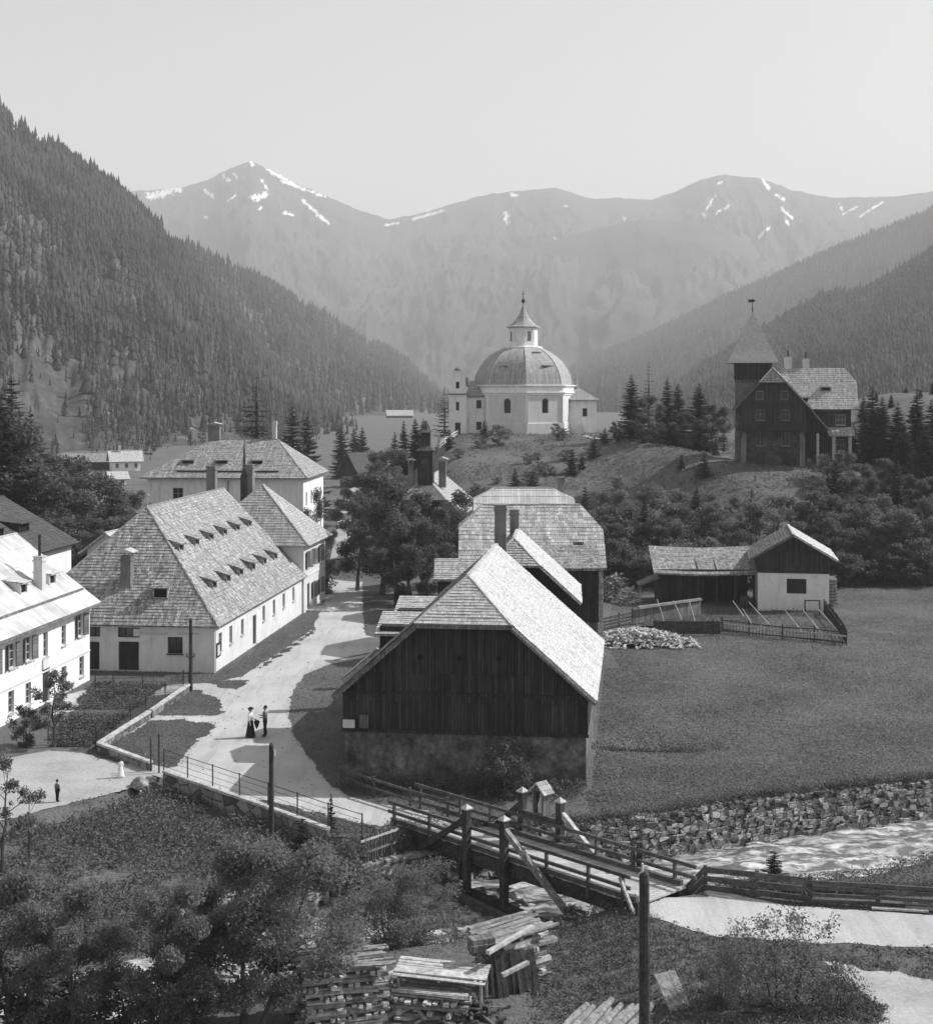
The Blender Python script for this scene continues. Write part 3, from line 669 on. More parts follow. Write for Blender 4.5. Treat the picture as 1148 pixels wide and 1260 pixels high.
# ================================================================ BUILDINGS
# --- big wooden barn in the middle
e = thing('barn', 'big dark wooden barn with bright shingled roof and rubble stone base beside the bridge', 'barn', (-.1, 74.8, 0), R(-6.6))
b = MB(); four_walls(b, -6.2, 6.2, 0, 16.6, -1.6, 2.5); b.build('stone_base', M['rubble'], e)
sl = (10.3 - 4.4) / 6.7
b = MB(); four_walls(b, -6.28, 6.28, -.08, 16.68, 2.5, 4.45)
b.poly([(x, -.08, z) for x, z in gable_pts(-6.28, 6.28, 4.45, 0, 10.3, sl, 8.1, .22)])
b.poly([(x, 16.68, z) for x, z in gable_pts(-6.28, 6.28, 4.45, 0, 10.3, sl, None, .22)][::-1])
b.build('board_wall', M['darkwood'], e)
b = MB(); b.b3(-6.34, 6.34, -.17, -.083, 4.36, 4.52); b.b3(-6.34, 6.34, -.16, -.083, 2.42, 2.58)
for x in (-6.2, -2.1, 1.9, 6.2): b.b3(x - .09, x + .09, -.15, -.083, 2.585, 4.355)
for x in np.arange(-6.0, 6.1, .41): b.b3(x - .028, x + .028, -.115, -.083, 4.525, min(8.0, 9.95 - abs(x) * sl) - .15)
b.build('timber_frame', M['darkwood2'], e)
for x in (-2.28, -.25, 1.8):
    b = MB(); b.prism([(x - .17, -.125, 6.3), (x, -.125, 6.13), (x + .17, -.125, 6.3), (x, -.125, 6.47)], (0, .04, 0)); b.build('vent', M['dark'], e)
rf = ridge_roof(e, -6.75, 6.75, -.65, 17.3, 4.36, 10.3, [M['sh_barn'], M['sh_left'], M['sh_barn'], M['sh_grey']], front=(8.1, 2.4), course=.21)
b = MB()
for s in (-1, 1):
    b.bar((s * 6.72, -.6, 4.22), (s * 2.5, -.6, 7.92), .07, .26)
b.bar((-2.5, -.62, 7.98), (2.5, -.62, 7.98), .07, .2); b.build('verge_board', M['greywood'], e)
for k, (y, xa, xb, zt) in enumerate(((5.2, -5.3, -3.2, 7.35), (9.6, -5.05, -3.0, 7.6))):
    q = MB(); q.b3(xa, xb, y, y + 3.4, 4.3, zt - .35); dm = q.build('hay_dormer', M['darkwood2'], e)
    q = MB(); roof_plane(q, [(xa - .25, y - .3, zt - .75), (xb + .3, y - .3, zt - .75), (xb + .3, y + 2.4, zt + .1), (xa - .25, y + 2.4, zt + .1)], .24, .1)
    roof_plane(q, [(xb + .3, y + 3.6, zt - .4), (xa - .25, y + 3.6, zt - .4), (xa - .25, y + 2.41, zt + .1), (xb + .3, y + 2.41, zt + .1)], .24, .1); q.build('dormer_roof', M['sh_barn'], dm)
q = MB(); roof_plane(q, [(-7.5, 9.6, 3.9), (-7.5, 5.6, 3.9), (-6.0, 5.6, 5.2), (-6.0, 9.6, 5.2)], .24, .1)
q.build('lean_to_roof', M['sh_barn'], e)
q = MB(); q.b3(-7.0, -6.3, 6.6, 9.3, -.5, 4.0); q.build('lean_to', M['darkwood2'], e)
def notice(nm, lb, px0, px1, z0, z1, m):
    xa = (px0 - 572) / FPX * 75.4 / math.cos(R(6.6)); xb = (px1 - 572) / FPX * 75.4 / math.cos(R(6.6)); q = MB()
    q.b3(xa, xb, -.21, -.176, z0, z1); o = tag(q.build(nm, M[m]), lb, 'notice board'); o.location = (-.1, 74.8, 0); o.rotation_euler = (0, 0, R(-6.6))
    f = MB()
    for a, b_, c, d in ((xa - .04, xb + .04, z1 + .003, z1 + .05), (xa - .04, xb + .04, z0 - .05, z0 - .003), (xa - .045, xa - .003, z0, z1), (xb + .003, xb + .045, z0, z1)): f.b3(a, b_, -.22, -.172, c, d)
    f.build('frame', M['darkwood2'], o)
notice('notice_board', 'small white notice board low on the dark barn gable', 423, 438, 2.62, 3.05, 'pale')
notice('notice_board', 'taller grey notice board beside the white one on the barn gable', 443.5, 454.5, 2.62, 3.3, 'greywood')

# --- shingled house behind the barn
e = thing('farmhouse', 'tall dark timber house with bright roof and two chimneys directly behind the barn', 'house', (3.0, 93.6, 0), R(-4))
sl = (10.4 - 6.5) / 4.3
b = MB(); four_walls(b, -3.9, 3.9, 0, 7.6, -.3, 6.6)
b.poly([(x, 0, z) for x, z in gable_pts(-3.9, 3.9, 6.6, 0, 10.4, sl, 8.8, .2)]); b.poly([(x, 7.6, z) for x, z in gable_pts(-3.9, 3.9, 6.6, 0, 10.4, sl, None, .2)][::-1])
b.build('wall', M['darkwood2'], e)
ridge_roof(e, -4.35, 4.35, -.6, 8.3, 6.47, 10.4, [M['sh_barn'], M['sh_left'], M['sh_grey'], M['sh_grey']], front=(8.8, 2.0), course=.22)
chimney(e, -.85, .6, 8.5, 12.55, .74, m='chim', hood=False)
chimney(e, -.2, 7.2, 9.5, 11.7, .62, m='chim')
b = MB(); b.b3(-.47, .15, .2, 1.1, 8.6, 9.35); b.build('chimney_saddle', M['sh_grey'], e)

# --- wide shingle-clad house
e = thing('shingled_house', 'broad shingle-clad house with clipped gables behind the dark timber house', 'house', (-.5, 115, 0), R(-90))
L3 = 10.95; sl = (11.0 - 6.6) / 5
b = MB(); four_walls(b, -4.7, 4.7, .15, L3 - .15, -.3, 6.6)
for y, r in ((.15, 0), (L3 - .15, 1)):
    p = [(x, y, z) for x, z in gable_pts(-4.7, 4.7, 6.6, 0, 11, sl, 9.2, .18)]; b.poly(p[::-1] if r else p)
b.build('wall', M['sh_wall'], e)
ridge_roof(e, -5, 5, -.1, L3 + .1, 6.6, 11, [M['sh_wall']] * 4, front=(9.2, 1.9), back=(9.2, 1.6), course=.42, thick=.2)
q = MB(); q.b3(3.65, 3.75, 8.6, 9.4, 7.75, 8.45); q.build('hatch', M['greywood'], e)
b = MB(); four_walls(b, 4.72, 9.2, 6.0, 10.05, 3.2, 7.15); b.poly([(9.2, 6.0, 7.15), (4.72, 6.0, 8.1), (4.72, 6.0, 7.15)]); b.poly([(4.72, 10.05, 7.15), (4.72, 10.05, 8.1), (9.2, 10.05, 7.15)])
wg = b.build('wing', M['darkwood2'], e)
b = MB(); four_walls(b, 4.74, 9.15, 6.05, 10.0, -.3, 3.2); b.build('wing_base', M['greywood'], e)
b = MB(); roof_plane(b, [(9.55, 5.7, 7.1), (9.55, 10.3, 7.1), (4.74, 10.3, 8.3), (4.74, 5.7, 8.3)], .3, .14); b.build('wing_roof', M['sh_old'], e)
b = MB(); four_walls(b, 4.72, 7.4, -1.6, 2.4, -.3, 6.2); b.build('porch', M['darkwood2'], e)
b = MB(); roof_plane(b, [(7.8, -1.9, 6.1), (7.8, 2.7, 6.1), (4.74, 2.7, 7.3), (4.74, -1.9, 7.3)], .3, .14); b.build('porch_roof', M['sh_grey'], e)
# --- plank-roofed house farther back
e = thing('plank_roofed_house', 'house with pale plank roof peeping over the shingle-clad house', 'house', (.6, 131, 0), R(-90))
L4 = 9.0; sl = (11.25 - 8.6) / 3.2
b = MB(); four_walls(b, -3.9, 3.9, .2, L4 - .2, -.3, 7.8)
for y, r in ((.2, 0), (L4 - .2, 1)):
    p = [(x, y, z) for x, z in gable_pts(-3.9, 3.9, 7.8, 0, 11.25, sl, 10.2, .18)]; b.poly(p[::-1] if r else p)
b.build('wall', M['cream'], e)
ridge_roof(e, -4.2, 4.2, 0, L4, 11.25 - 4.2 * sl, 11.25, [M['sh_board']] * 4, front=(10.2, 1.9), back=(10.2, 1.9), course=.9)
chimney(e, -.6, 7.9, 9.5, 12.1, .9, .6, m='chim')

# --- long shingled house on the left of the road
LH = (-17.8, 103.4, 0); e = thing('long_house', 'long low plastered house with huge mottled shingle roof and rows of dormers', 'house', LH, R(-6.4))
WL, LL, EZ, RZ = 14.5, 27.6, 3.4, 11.15
fr = [(14.5 - 14.45, .05, 1.1, 2.0), (14.5 - 14.45, 2.35, 1.1, .75), (4.65, .05, 1.5, 2.1), (4.6, 2.45, 1.6, .7), (11.1, 1.35, 1.15, 1.35)]
fr = [(14.5 - 9.6, .05, 1.2, 2.0), (14.5 - 9.65, 2.4, 1.3, .72), (14.5 - 7.0, .05, 1.5, 2.05), (14.5 - 7.05, 2.4, 1.6, .72), (14.5 - 3.4, 1.3, 1.1, 1.35)]
rt = [(1.1, 1.3, .8, 1.3), (3.9, 1.35, .8, 1.3), (7.1, 1.45, .8, 1.2), (10.6, .1, 1.0, 2.3), (13.6, 1.5, .8, 1.2), (17.0, 1.5, .8, 1.2), (20.4, 1.55, .8, 1.2), (24.0, 1.6, .8, 1.2)]
b = MB(); four_walls(b, -WL, 0, 0, LL, -.5, EZ, {'front': fr, 'right': rt}); b.build('wall', M['grey'], e)
o_f, o_r = (-WL, 0, 0), (0, 0, 0)
for i, q in enumerate(fr):
    if q[1] < .1: door(e, o_f, (1, 0, 0), *q)
    else: window(e, o_f, (1, 0, 0), *q, fm='beam' if i < 4 else 'beam', bars=(1, 1) if i == 4 else (2, 0), sill=i == 4)
for q in rt:
    if q[1] < .2: door(e, o_r, (0, 1, 0), *q)
    else: window(e, o_r, (0, 1, 0), *q, fm='frame', bars=(1, 2))
ridge_roof(e, -WL - .45, .45, -.45, LL + .4, EZ - .08, RZ, [M['sh_old']] * 4, front=(EZ - .08, 7.4), course=.28)
slr = (RZ - EZ + .08) / 7.7
def on_right(y, z): return (-7.25 + (RZ - z) / slr, y, z)
for i in range(6): dormer(e, on_right(5.0 + 3.75 * i, 5.2), (1, 0), 1.15, .74, slr, 'sh_old', wm='sh_old')
for i in range(6): dormer(e, on_right(5.4 + 3.95 * i, 7.9), (1, 0), 1.1, .7, slr, 'sh_old', wm='sh_old')
slf = (RZ - EZ + .08) / 7.4
dormer(e, (-4.3, -.45 + (5.0 - EZ) / slf, 5.0), (0, -1), 1.1, .85, slf, 'sh_old', wm='sh_old')
chimney(e, -7.1, 2.1, 5.0, 7.9, .75, m='chim', hood=True)
b = MB(); b.tube([(.09, -.03, 3.25), (.09, -.05, 3.0), (.09, -.06, .1)], .05, 6); b.tube([(.5, -.4, 3.28), (.09, -.03, 3.2)], .05, 6); b.build('downpipe', M['pale'], e)
b = MB(); b.b3(-WL - .05, .06, -.06, -.003, 3.12, 3.3); b.b3(.003, .06, -.06, LL, 3.12, 3.3); b.build('cornice', M['grey'], e)
b = MB(); b.tube([(-7.25, 7.0, RZ), (-7.25, 7.0, RZ + .75)], .025, 5); b.tube([(-7.25, 7.0, RZ + .7), (-7.12, 7.0, RZ + .82), (-7.25, 7.0, RZ + .95)], .07, 6); b.build('finial', M['palebeam'], e)
e2 = thing('notice_board', 'dark framed notice case with white sheet on the sunlit side of the long house', 'notice board', LH, R(-6.4))
b = MB(); b.b3(.003, .09, .35, 1.35, 1.0, 2.0); b.build('frame', M['darkwood2'], e2); b = MB(); b.b3(.092, .1, .52, 1.05, 1.12, 1.85); b.build('sheet', M['pale'], e2)
e2 = thing('painted_sign', 'faded painted lettering band high on the front of the long house', 'sign', LH, R(-6.4))
b = MB(); b.b3(-5.9, -1.0, -.02, -.003, 2.5, 3.02); b.build('panel', M['cream'], e2)
def text(s, loc, size, m, rx=R(90), rz=0, name='lettering', parent=None, w=1.0):
    c = bpy.data.curves.new(name, 'FONT'); c.body = s; c.size = size; c.extrude = .004; c.align_x = 'CENTER'; c.space_character = w
    o = bpy.data.objects.new(name, c); COL.objects.link(o); o.location = loc; o.rotation_euler = (rx, 0, rz); o.parent = parent; c.materials.append(m)
    bpy.context.view_layer.update(); me = bpy.data.meshes.new_from_object(o.evaluated_get(bpy.context.evaluated_depsgraph_get())); bpy.data.objects.remove(o)
    o = link(name, me, parent); o.location = loc; o.rotation_euler = (rx, 0, rz); return o
text('Restauration', (-4.4, -.026, 2.62), .4, M['cement'], parent=e2)
b = MB()
for x in np.arange(-2.7, -1.2, .16): b.b3(x, x + .09, -.026, -.021, 2.64 + random.uniform(0, .05), 2.82 + random.uniform(-.06, .08))
b.build('worn_lettering', M['cement'], e2)

# --- two-storey house closing the long house
e = thing('corner_house', 'two storey plastered house with steep pyramid roof at the far end of the long house', 'house', (-14.55, 131.0, 0), R(-6.4))
ops = [(x, z, .95, 1.5) for z in (3.9,) for x in (1.1, 3.3, 6.4)] + [(1.4, .25, 1.0, 2.2), (3.5, .9, .95, 1.45), (6.5, .9, .95, 1.45)]
b = MB(); four_walls(b, -9.8, 0, 0, 9.2, -.4, 6.15, {'right': ops}); b.build('wall', M['cream'], e)
for q in ops:
    if q[1] < .5: door(e, (0, 0, 0), (0, 1, 0), *q)
    else: window(e, (0, 0, 0), (0, 1, 0), *q, shutters=2)
ridge_roof(e, -10.4, .6, -.6, 9.8, 6.1, 11.2, [M['sh_grey']] * 4, front=(6.1, 5.0), back=(6.1, 5.0), course=.3)
b = MB(); b.b3(-9.9, .1, -.1, -.003, 5.85, 6.08); b.b3(.003, .1, -.1, 9.3, 5.85, 6.08); b.b3(.003, .05, 0, 9.2, 3.1, 3.25); b.build('cornice', M['cream'], e)
chimney(e, -6.2, 4.6, 9.0, 13.0, .8, m='chim'); chimney(e, -8.9, 1.6, 7.5, 13.0, .8, m='chim')
b = MB(); b.b3(-6.9, -6.3, 4.0, 4.6, 9.2, 12.1); b.tube([(-6.6, 4.3, 12.1), (-6.6, 4.3, 12.5), (-6.6, 4.3, 15.4)], [.32, .18, .03], 6); b.build('bell_turret', M['beam'], e)
b = MB(); b.b3(.05, 2.2, 1.0, 3.0, -.2, .16); b.b3(.05, 2.7, 3.01, 4.6, -.2, .1); b.build('doorstep', M['cap'], e)

# --- big hipped house farther behind
e = thing('hipped_house', 'large plastered house with broad hipped shingle roof standing behind the long house', 'house', (-20.4, 183, 0), R(-4))
ops = [(3.2, 5.6, 1.35, 2.1), (14.7, 5.4, .7, 1.3), (15.6, 5.4, .7, 1.3), (7.2, 2.2, 1.2, 1.9), (11, 2.2, 1.2, 1.9)]
opr = [(x, z, .9, 1.5) for x in (1.8, 5.4, 9.0, 12.4) for z in (1.6, 5.6)]
b = MB(); four_walls(b, -19.8, 0, 0, 15, -.5, 9.1, {'front': ops, 'right': opr}); b.build('wall', M['white'], e)
for q in ops: window(e, (-19.8, 0, 0), (1, 0, 0), *q, bars=(1, 2))
for q in opr: window(e, (0, 0, 0), (0, 1, 0), *q, bars=(1, 2))
def hip_x(e, x0, x1, y0, y1, ze, zr, ra, rb, m, course=.32):
    yc = (y0 + y1) / 2; b = MB()
    roof_plane(b, [(x0, y0, ze), (x1, y0, ze), (x1 - rb, yc, zr), (x0 + ra, yc, zr)], course); roof_plane(b, [(x1, y0, ze), (x1, y1, ze), (x1 - rb, yc, zr)], course)
    roof_plane(b, [(x1, y1, ze), (x0, y1, ze), (x0 + ra, yc, zr), (x1 - rb, yc, zr)], course); roof_plane(b, [(x0, y1, ze), (x0, y0, ze), (x0 + ra, yc, zr)], course)
    b.bar((x0 + ra, yc, zr + .03), (x1 - rb, yc, zr + .03), .25, .1)
    for (a, c) in (((x0, y0), x0 + ra), ((x1, y0), x1 - rb)): b.bar((a[0], a[1], ze + .03), (c, yc, zr + .03), .18, .09)
    return b.build('roof', m, e)
hip_x(e, -20.6, .7, -.8, 15.8, 9.0, 13.55, 7.5, 5.4, M['sh_old'])
s7 = 4.55 / 8.3
for x in (-15.2, -10.8, -6.3): dormer(e, (x, -.8 + (10.6 - 9) / s7, 10.6), (0, -1), 1.3, .5, s7, 'sh_grey', pitch=.1)
b = MB(); b.bar((-16.2, .42, 9.82), (-3.2, .42, 9.82), .3, .14); b.build('snow_guard', M['beam'], e)
b = MB(); b.b3(-19.9, .12, -.14, -.003, 8.75, 9.0); b.b3(.003, .14, -.14, 15.1, 8.75, 9.0); b.b3(-19.85, .05, -.06, -.003, 4.6, 4.8); b.build('cornice', M['white'], e)
chimney(e, -13.1, 7.6, 12.8, 15.2, 1.5, .9, m='chim', hood=True); chimney(e, -5.2, 7.8, 12.6, 15.9, .55, m='chimw')
b = MB(); b.tube([(-9.5, -.1, 8.6), (-9.5, -.12, 1)], .07, 6); b.build('downpipe', M['chim'], e)

# --- white house at the left edge
WH = (-28.55, 79.0, 0); e = thing('white_house', 'whitewashed two storey house with pale plank roof and shuttered upper windows at the left', 'house', WH, R(-6.8))
up = [(20.0 - 1.75, 3.3, .95, 1.5, 2), (20.0 - 4.55, 3.2, .75, 1.3, 0), (20.0 - 7.5, 2.95, .75, 1.6, 0), (20.0 - 10.2, 3.2, .95, 1.5, 2), (20.0 - 12.6, 3.2, .95, 1.5, 2), (20.0 - 15.4, 3.2, .95, 1.5, 2), (1.4, 3.2, .95, 1.5, 2)]
dn = [(20.0 - 1.5, .55, .85, 1.35, 0), (20.0 - 4.55, .5, .85, 1.3, 0), (20.0 - 7.6, .05, 1.15, 2.2, 9), (20.0 - 10.2, .5, .85, 1.35, 0), (20.0 - 12.7, .5, .85, 1.35, 0), (20.0 - 15.6, .5, .85, 1.35, 0), (1.4, .5, .85, 1.35, 0)]
up = [(x + 1.6, z, w, h, s) for x, z, w, h, s in up]; dn = [(x + 1.6, z, w, h, s) for x, z, w, h, s in dn]
b = MB(); four_walls(b, -11, 0, 0, 22, -.6, 5.4, {'right': [q[:4] for q in up + dn]}); b.poly([(x, 22, z) for x, z in gable_pts(-11, 0, 5.4, -5.5, 10.0, 4.6 / 6.1, None, .2)][::-1])
b.poly([(x, 0, z) for x, z in gable_pts(-11, 0, 5.4, -5.5, 10.0, 4.6 / 6.1, None, .2)]); b.build('wall', M['white'], e)
for q in up + dn:
    if q[4] == 9: door(e, (0, 0, 0), (0, 1, 0), *q[:4])
    else: window(e, (0, 0, 0), (0, 1, 0), *q[:4], shutters=q[4], bars=(1, 2))
b = MB(); b.b3(.003, .1, 20.0 - 6.1, 20.0 - 5.2, 2.25, 2.9); b.build('wall_niche', M['cream'], e)
ridge_roof(e, -11.6, .6, -.5, 22.5, 5.3, 10.0, [M['sh_board']] * 4, course=1.6, thick=.1)
s8 = 4.7 / 6.1
for y in (19.2, 14.6): dormer(e, (-5.5 + (10.0 - 6.9) / s8, y, 6.9), (1, 0), 1.1, .8, s8, 'sh_board', wm='cream', pitch=.12)
b = MB(); b.bar((-.55, -.2, 6.27), (-.55, 22.2, 6.27), .1, .16); b.bar((.66, -.5, 5.24), (.66, 22.5, 5.24), .14, .12); b.build('gutter', M['greywood'], e)
chimney(e, -1.6, 17.3, 6.6, 9.0, .6, m='chimw', pot=1.4)
b = MB(); b.b3(.003, .1, -.1, 22.1, 4.95, 5.2); b.b3(.003, .05, 0, 22, 2.02, 2.12); b.build('cornice', M['cream'], e)

# --- shingled house behind it
e = thing('shingle_roofed_house', 'house with dark shingle roof and pale side wall half hidden behind the whitewashed house', 'house', (-37.6, 103.5, 0), R(-6.8))
b = MB(); four_walls(b, -13, 0, 0, 25, -.5, 6.65); b.poly([(x, 25, z) for x, z in gable_pts(-13, 0, 6.65, -6.5, 10.6, .563, None, .2)][::-1]); b.poly([(x, 0, z) for x, z in gable_pts(-13, 0, 6.65, -6.5, 10.6, .563, None, .2)]); b.build('wall', M['white'], e)
ridge_roof(e, -13.6, .6, -.6, 25.6, 6.6, 10.6, [M['sh_dark']] * 4, course=.3)
for y in (19.5, 14.5): dormer(e, (-6.5 + (10.6 - 8.0) / .563, y, 8.0), (1, 0), 2.0, .85, .563, 'sh_dark', pitch=.1)

# --- house among the trees with the turret
e = thing('turreted_house', 'house among the trees with dark square turret and two capped chimneys on its roof', 'house', (-4.9, 164, 0), R(-5))
sl = 4.5 / 5.4
b = MB(); four_walls(b, -4.9, 4.9, .3, 17.5, -.5, 5.65); b.poly([(x, .3, z) for x, z in gable_pts(-4.9, 4.9, 5.65, 0, 10.0, sl, 7.7, .2)]); b.poly([(x, 17.5, z) for x, z in gable_pts(-4.9, 4.9, 5.65, 0, 10.0, sl, None, .2)][::-1]); b.build('wall', M['darkwood2'], e)
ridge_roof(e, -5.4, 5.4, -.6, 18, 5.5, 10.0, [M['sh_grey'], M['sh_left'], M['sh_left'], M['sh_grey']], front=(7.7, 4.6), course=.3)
b = MB(); b.b3(-.85, .85, 2.3, 4.0, 8.9, 13.1); b.lathe([(.95, 13.1), (1.25, 13.12), (.5, 13.75)], (0, 3.15, 0), 4, R(45)); b.b3(-.5, .5, 2.65, 3.65, 13.55, 15.2)
tw = b.build('turret', M['darkwood2'], e)
b = MB(); b.lathe([(1.15, 13.12), (1.5, 13.1), (.62, 13.72), (.0, 13.75)], (0, 3.15, 0), 4, R(45)); b.lathe([(.62, 15.2), (1.05, 15.18), (.55, 15.5), (.42, 15.9), (.1, 16.5), (0, 16.5)], (0, 3.15, 0), 8, R(22.5)); b.build('turret_roof', M['sh_dark'], tw)
b = MB(); b.lathe([(.0, 11.55), (.34, 11.6)], (0, 2.29, 0), 3); b.b3(-.42, .42, 2.22, 2.298, 11.1, 12.2); b.build('dial', M['beam'], tw)
chimney(e, -1.75, 3.4, 9.0, 11.6, .6, m='chim', hood=True); chimney(e, 1.75, 4.6, 8.8, 11.7, .8, m='chim', hood=True)

# --- shed with the white lower wall, the long open shed beside it
e = thing('small_house', 'small house with white lower wall and dark boarded gable at the edge of the meadow', 'house', (29.6, 132.6, 0), R(-9.5))
b = MB(); op = [(2.55, 1.55, 1.75, 1.35)]; four_walls(b, -3.15, 3.15, 0, 8.5, -.4, 3.4, {'front': op}); b.build('wall', M['white'], e)
o = window(e, (-3.15, 0, 0), (1, 0, 0), *op[0], bars=(3, 1), fm='beam', sill=False, depth=.16)
sl = 2.3 / 3.95
b = MB(); four_walls(b, -3.2, 3.2, -.06, 8.56, 3.4, 4.75); b.poly([(x, -.06, z) for x, z in gable_pts(-3.2, 3.2, 4.75, 0, 6.95, sl, None, .16)]); b.poly([(x, 8.56, z) for x, z in gable_pts(-3.2, 3.2, 4.75, 0, 6.95, sl, None, .16)][::-1]); b.build('board_gable', M['darkwood'], e)
ridge_roof(e, -3.95, 3.95, -.75, 9.2, 4.65, 6.95, [M['sh_barn'], M['sh_left'], M['sh_grey'], M['sh_grey']], course=.28)
b = MB()
for i in range(7):
    for j in range(8): b.tube([(3.3, 3.6 + i * .32 + random.uniform(-.05, .05), .3 + j * .3), (4.1 + random.uniform(-.1, .1), 3.6 + i * .32, .3 + j * .3)], .13, 6)
o = tag(b.build('log_stack', M['greywood']), 'stack of logs against the far side of the small white walled house', 'wood stack'); o.location = (29.6, 132.6, 0); o.rotation_euler = (0, 0, R(-9.5))
e = thing('open_shed', 'long open fronted shed with sagging shingle roof beside the small white walled house', 'shed', (17.6, 135.5, 0), R(-2))
b = MB()
for x in np.linspace(.4, 9.0, 6): b.bar((x, .3, -.3), (x, .3, 3.25), .2, .2)
for x in np.linspace(.4, 9.0, 6): b.bar((x, .3, 3.2), (x, 4.9, 4.6), .14, .16)
b.bar((.1, .3, 3.27), (9.2, .3, 3.27), .18, .2); b.b3(.3, 9.1, 4.9, 5.0, -.3, 4.5); b.b3(.25, .33, .3, 4.9, -.3, 3.3); b.build('frame', M['darkwood2'], e)
b = MB()
for i in range(8):
    xa, xb = i * 1.2 - .3, i * 1.2 + .9; za = -.16 * math.sin(math.pi * i / 8) ; zb = -.16 * math.sin(math.pi * (i + 1) / 8)
    roof_plane(b, [(xa, -.4, 3.12 + za), (xb, -.4, 3.12 + zb), (xb, 5.4, 5.0 + zb), (xa, 5.4, 5.0 + za)], .3, .12)
b.build('roof', M['sh_old'], e)
b = MB(); b.b3(.5, 4.6, 1.6, 1.7, -.2, 3.4); b.build('partition', M['darkwood'], e)
b = MB(); roof_plane(b, [(-1.7, -.2, 1.9), (.2, -.2, 2.7), (.2, 2.4, 2.7), (-1.7, 2.4, 1.9)], .3, .1); b.bar((-1.5, 0, -.2), (-1.5, 0, 1.9), .12, .12); b.bar((-1.5, 2.2, -.2), (-1.5, 2.2, 1.9), .12, .12); b.build('lean_to', M['greywood'], e)
b = MB(); b.lathe([(.0, 0), (.42, 0), (.5, .5), (.42, 1.05), (0, 1.05)], (8.0, -.5, -.02), 14)
o = tag(b.build('barrel', M['beam']), 'dark upright barrel in front of the open shed', 'barrel'); o.location = (17.6, 135.5, 0); o.rotation_euler = (0, 0, R(-2))
# --- domed octagonal chapel on the knoll
CH = (9.15, 236.0, 12.9); e = thing('chapel', 'white octagonal chapel with big shingled dome and lantern on the knoll', 'chapel', CH)
A0 = R(-90 + 1.5); RR = 8.4
def oct_pts(r, z, n=8, a0=A0): return [Vector((r * math.cos(a0 + 2 * math.pi * k / n), r * math.sin(a0 + 2 * math.pi * k / n), z)) for k in range(n)]
pp = oct_pts(RR, -1.5); b = MB(); arch = {}
H8 = 8.0
for k in range(8):
    a, c = pp[k], pp[(k + 1) % 8]; u = (c - a).normalized(); Lf = (c - a).length
    ops = [(Lf / 2 - .55, 5.0, 1.1, 1.75)]; b.panel(a, u, Lf, H8, ops, .35)
wl_ = b.build('wall', M['cream'], e)
for k in range(8):
    a, c = pp[k], pp[(k + 1) % 8]; u = (c - a).normalized(); Lf = (c - a).length; n = u.cross(Vector((0, 0, 1)))
    f = window(e, a, u, Lf / 2 - .55, 5.0, 1.1, 1.75, .35, fm='beam', bars=(1, 3), sill=False)
    q = MB(); cc = a + u * (Lf / 2) + Vector((0, 0, 6.75)); arc = [cc + u * (.55 * math.cos(t_)) + Vector((0, 0, .55 * math.sin(t_))) for t_ in np.linspace(0, math.pi, 9)]
    q.prism([p + n * .012 for p in arc], n * -.1); q.build('arch_pane', M['glass'], f)
b = MB(); b.lathe([(RR + .14, -1.5), (RR + .14, 1.9), (RR + .02, 2.0)], (0, 0, 0), 8, A0); b.build('plinth', M['cream'], e)
b = MB(); b.lathe([(RR - .3, 6.25), (RR + .1, 6.3), (RR + .16, 6.55), (RR + .3, 6.65), (RR + .3, 6.8), (RR + .02, 6.85), (RR - .05, 7.45), (RR + .12, 7.6), (RR + .35, 7.75), (RR + .35, 7.9), (RR - .6, 7.95)], (0, 0, 0), 8, A0); b.build('cornice', M['white'], e)
for k in range(8):
    d = Vector((pp[k].x, pp[k].y, 0)).normalized(); b = MB()
    b.bar(d * (RR - .12) + Vector((0, 0, 2.0)), d * (RR - .12) + Vector((0, 0, 6.25)), .5, .4, d); b.build('corner_strip', M['white'], e)
prof = [(8.25, 7.75), (7.95, 7.9), (7.95, 8.2), (7.8, 8.9), (7.45, 9.9), (6.95, 10.8), (6.3, 11.7), (5.45, 12.5), (4.5, 13.15), (3.55, 13.65), (2.9, 13.9), (0, 14.0)]
dense = [Vector((r, z, 0)) for r, z in prof]; dense = [(p.x, p.y) for p in curve(dense[1:-1], 5)]
b = MB(); b.lathe([(8.35, 7.72), (8.1, 7.95)] + dense + [(0, 13.95)], (0, 0, 0), 8, A0); dm = b.build('dome', M['dome'], e)
b = MB()
for k in range(8):
    ang = A0 + 2 * math.pi * k / 8; b.tube([(r * math.cos(ang), r * math.sin(ang), z + .02) for r, z in dense], .07, 5)
b.build('ridge', M['cap'], dm)
def skylight(ang, z, r):
    d = Vector((math.cos(ang), math.sin(ang), 0)); p = d * r + Vector((0, 0, z)); return p, d
for ang, z, r, w in ((-60, 10.6, 6.55, .7), (-51, 10.6, 6.5, .7), (-62, 12.75, 4.35, 1.1), (-118, 10.6, 6.5, .6), (-128, 10.6, 6.45, .6)):
    p, d = skylight(R(ang), z, r); dormer(dm, p, (d.x, d.y), w, .38, 1.0, 'dome', pitch=.15)
b = MB(); b.lathe([(3.1, 13.6), (3.1, 14.05), (2.4, 14.2), (2.4, 14.3)], (0, 0, 0), 8, A0); b.build('lantern_base', M['white'], e)
lp = oct_pts(2.32, 14.2); b = MB()
for k in range(8):
    a, c = lp[k], lp[(k + 1) % 8]; u = (c - a).normalized(); Lf = (c - a).length
    b.panel(a, u, Lf, 3.0, [(Lf / 2 - .33, .75, .66, 1.55)], .2)
ln = b.build('lantern', M['white'], e)
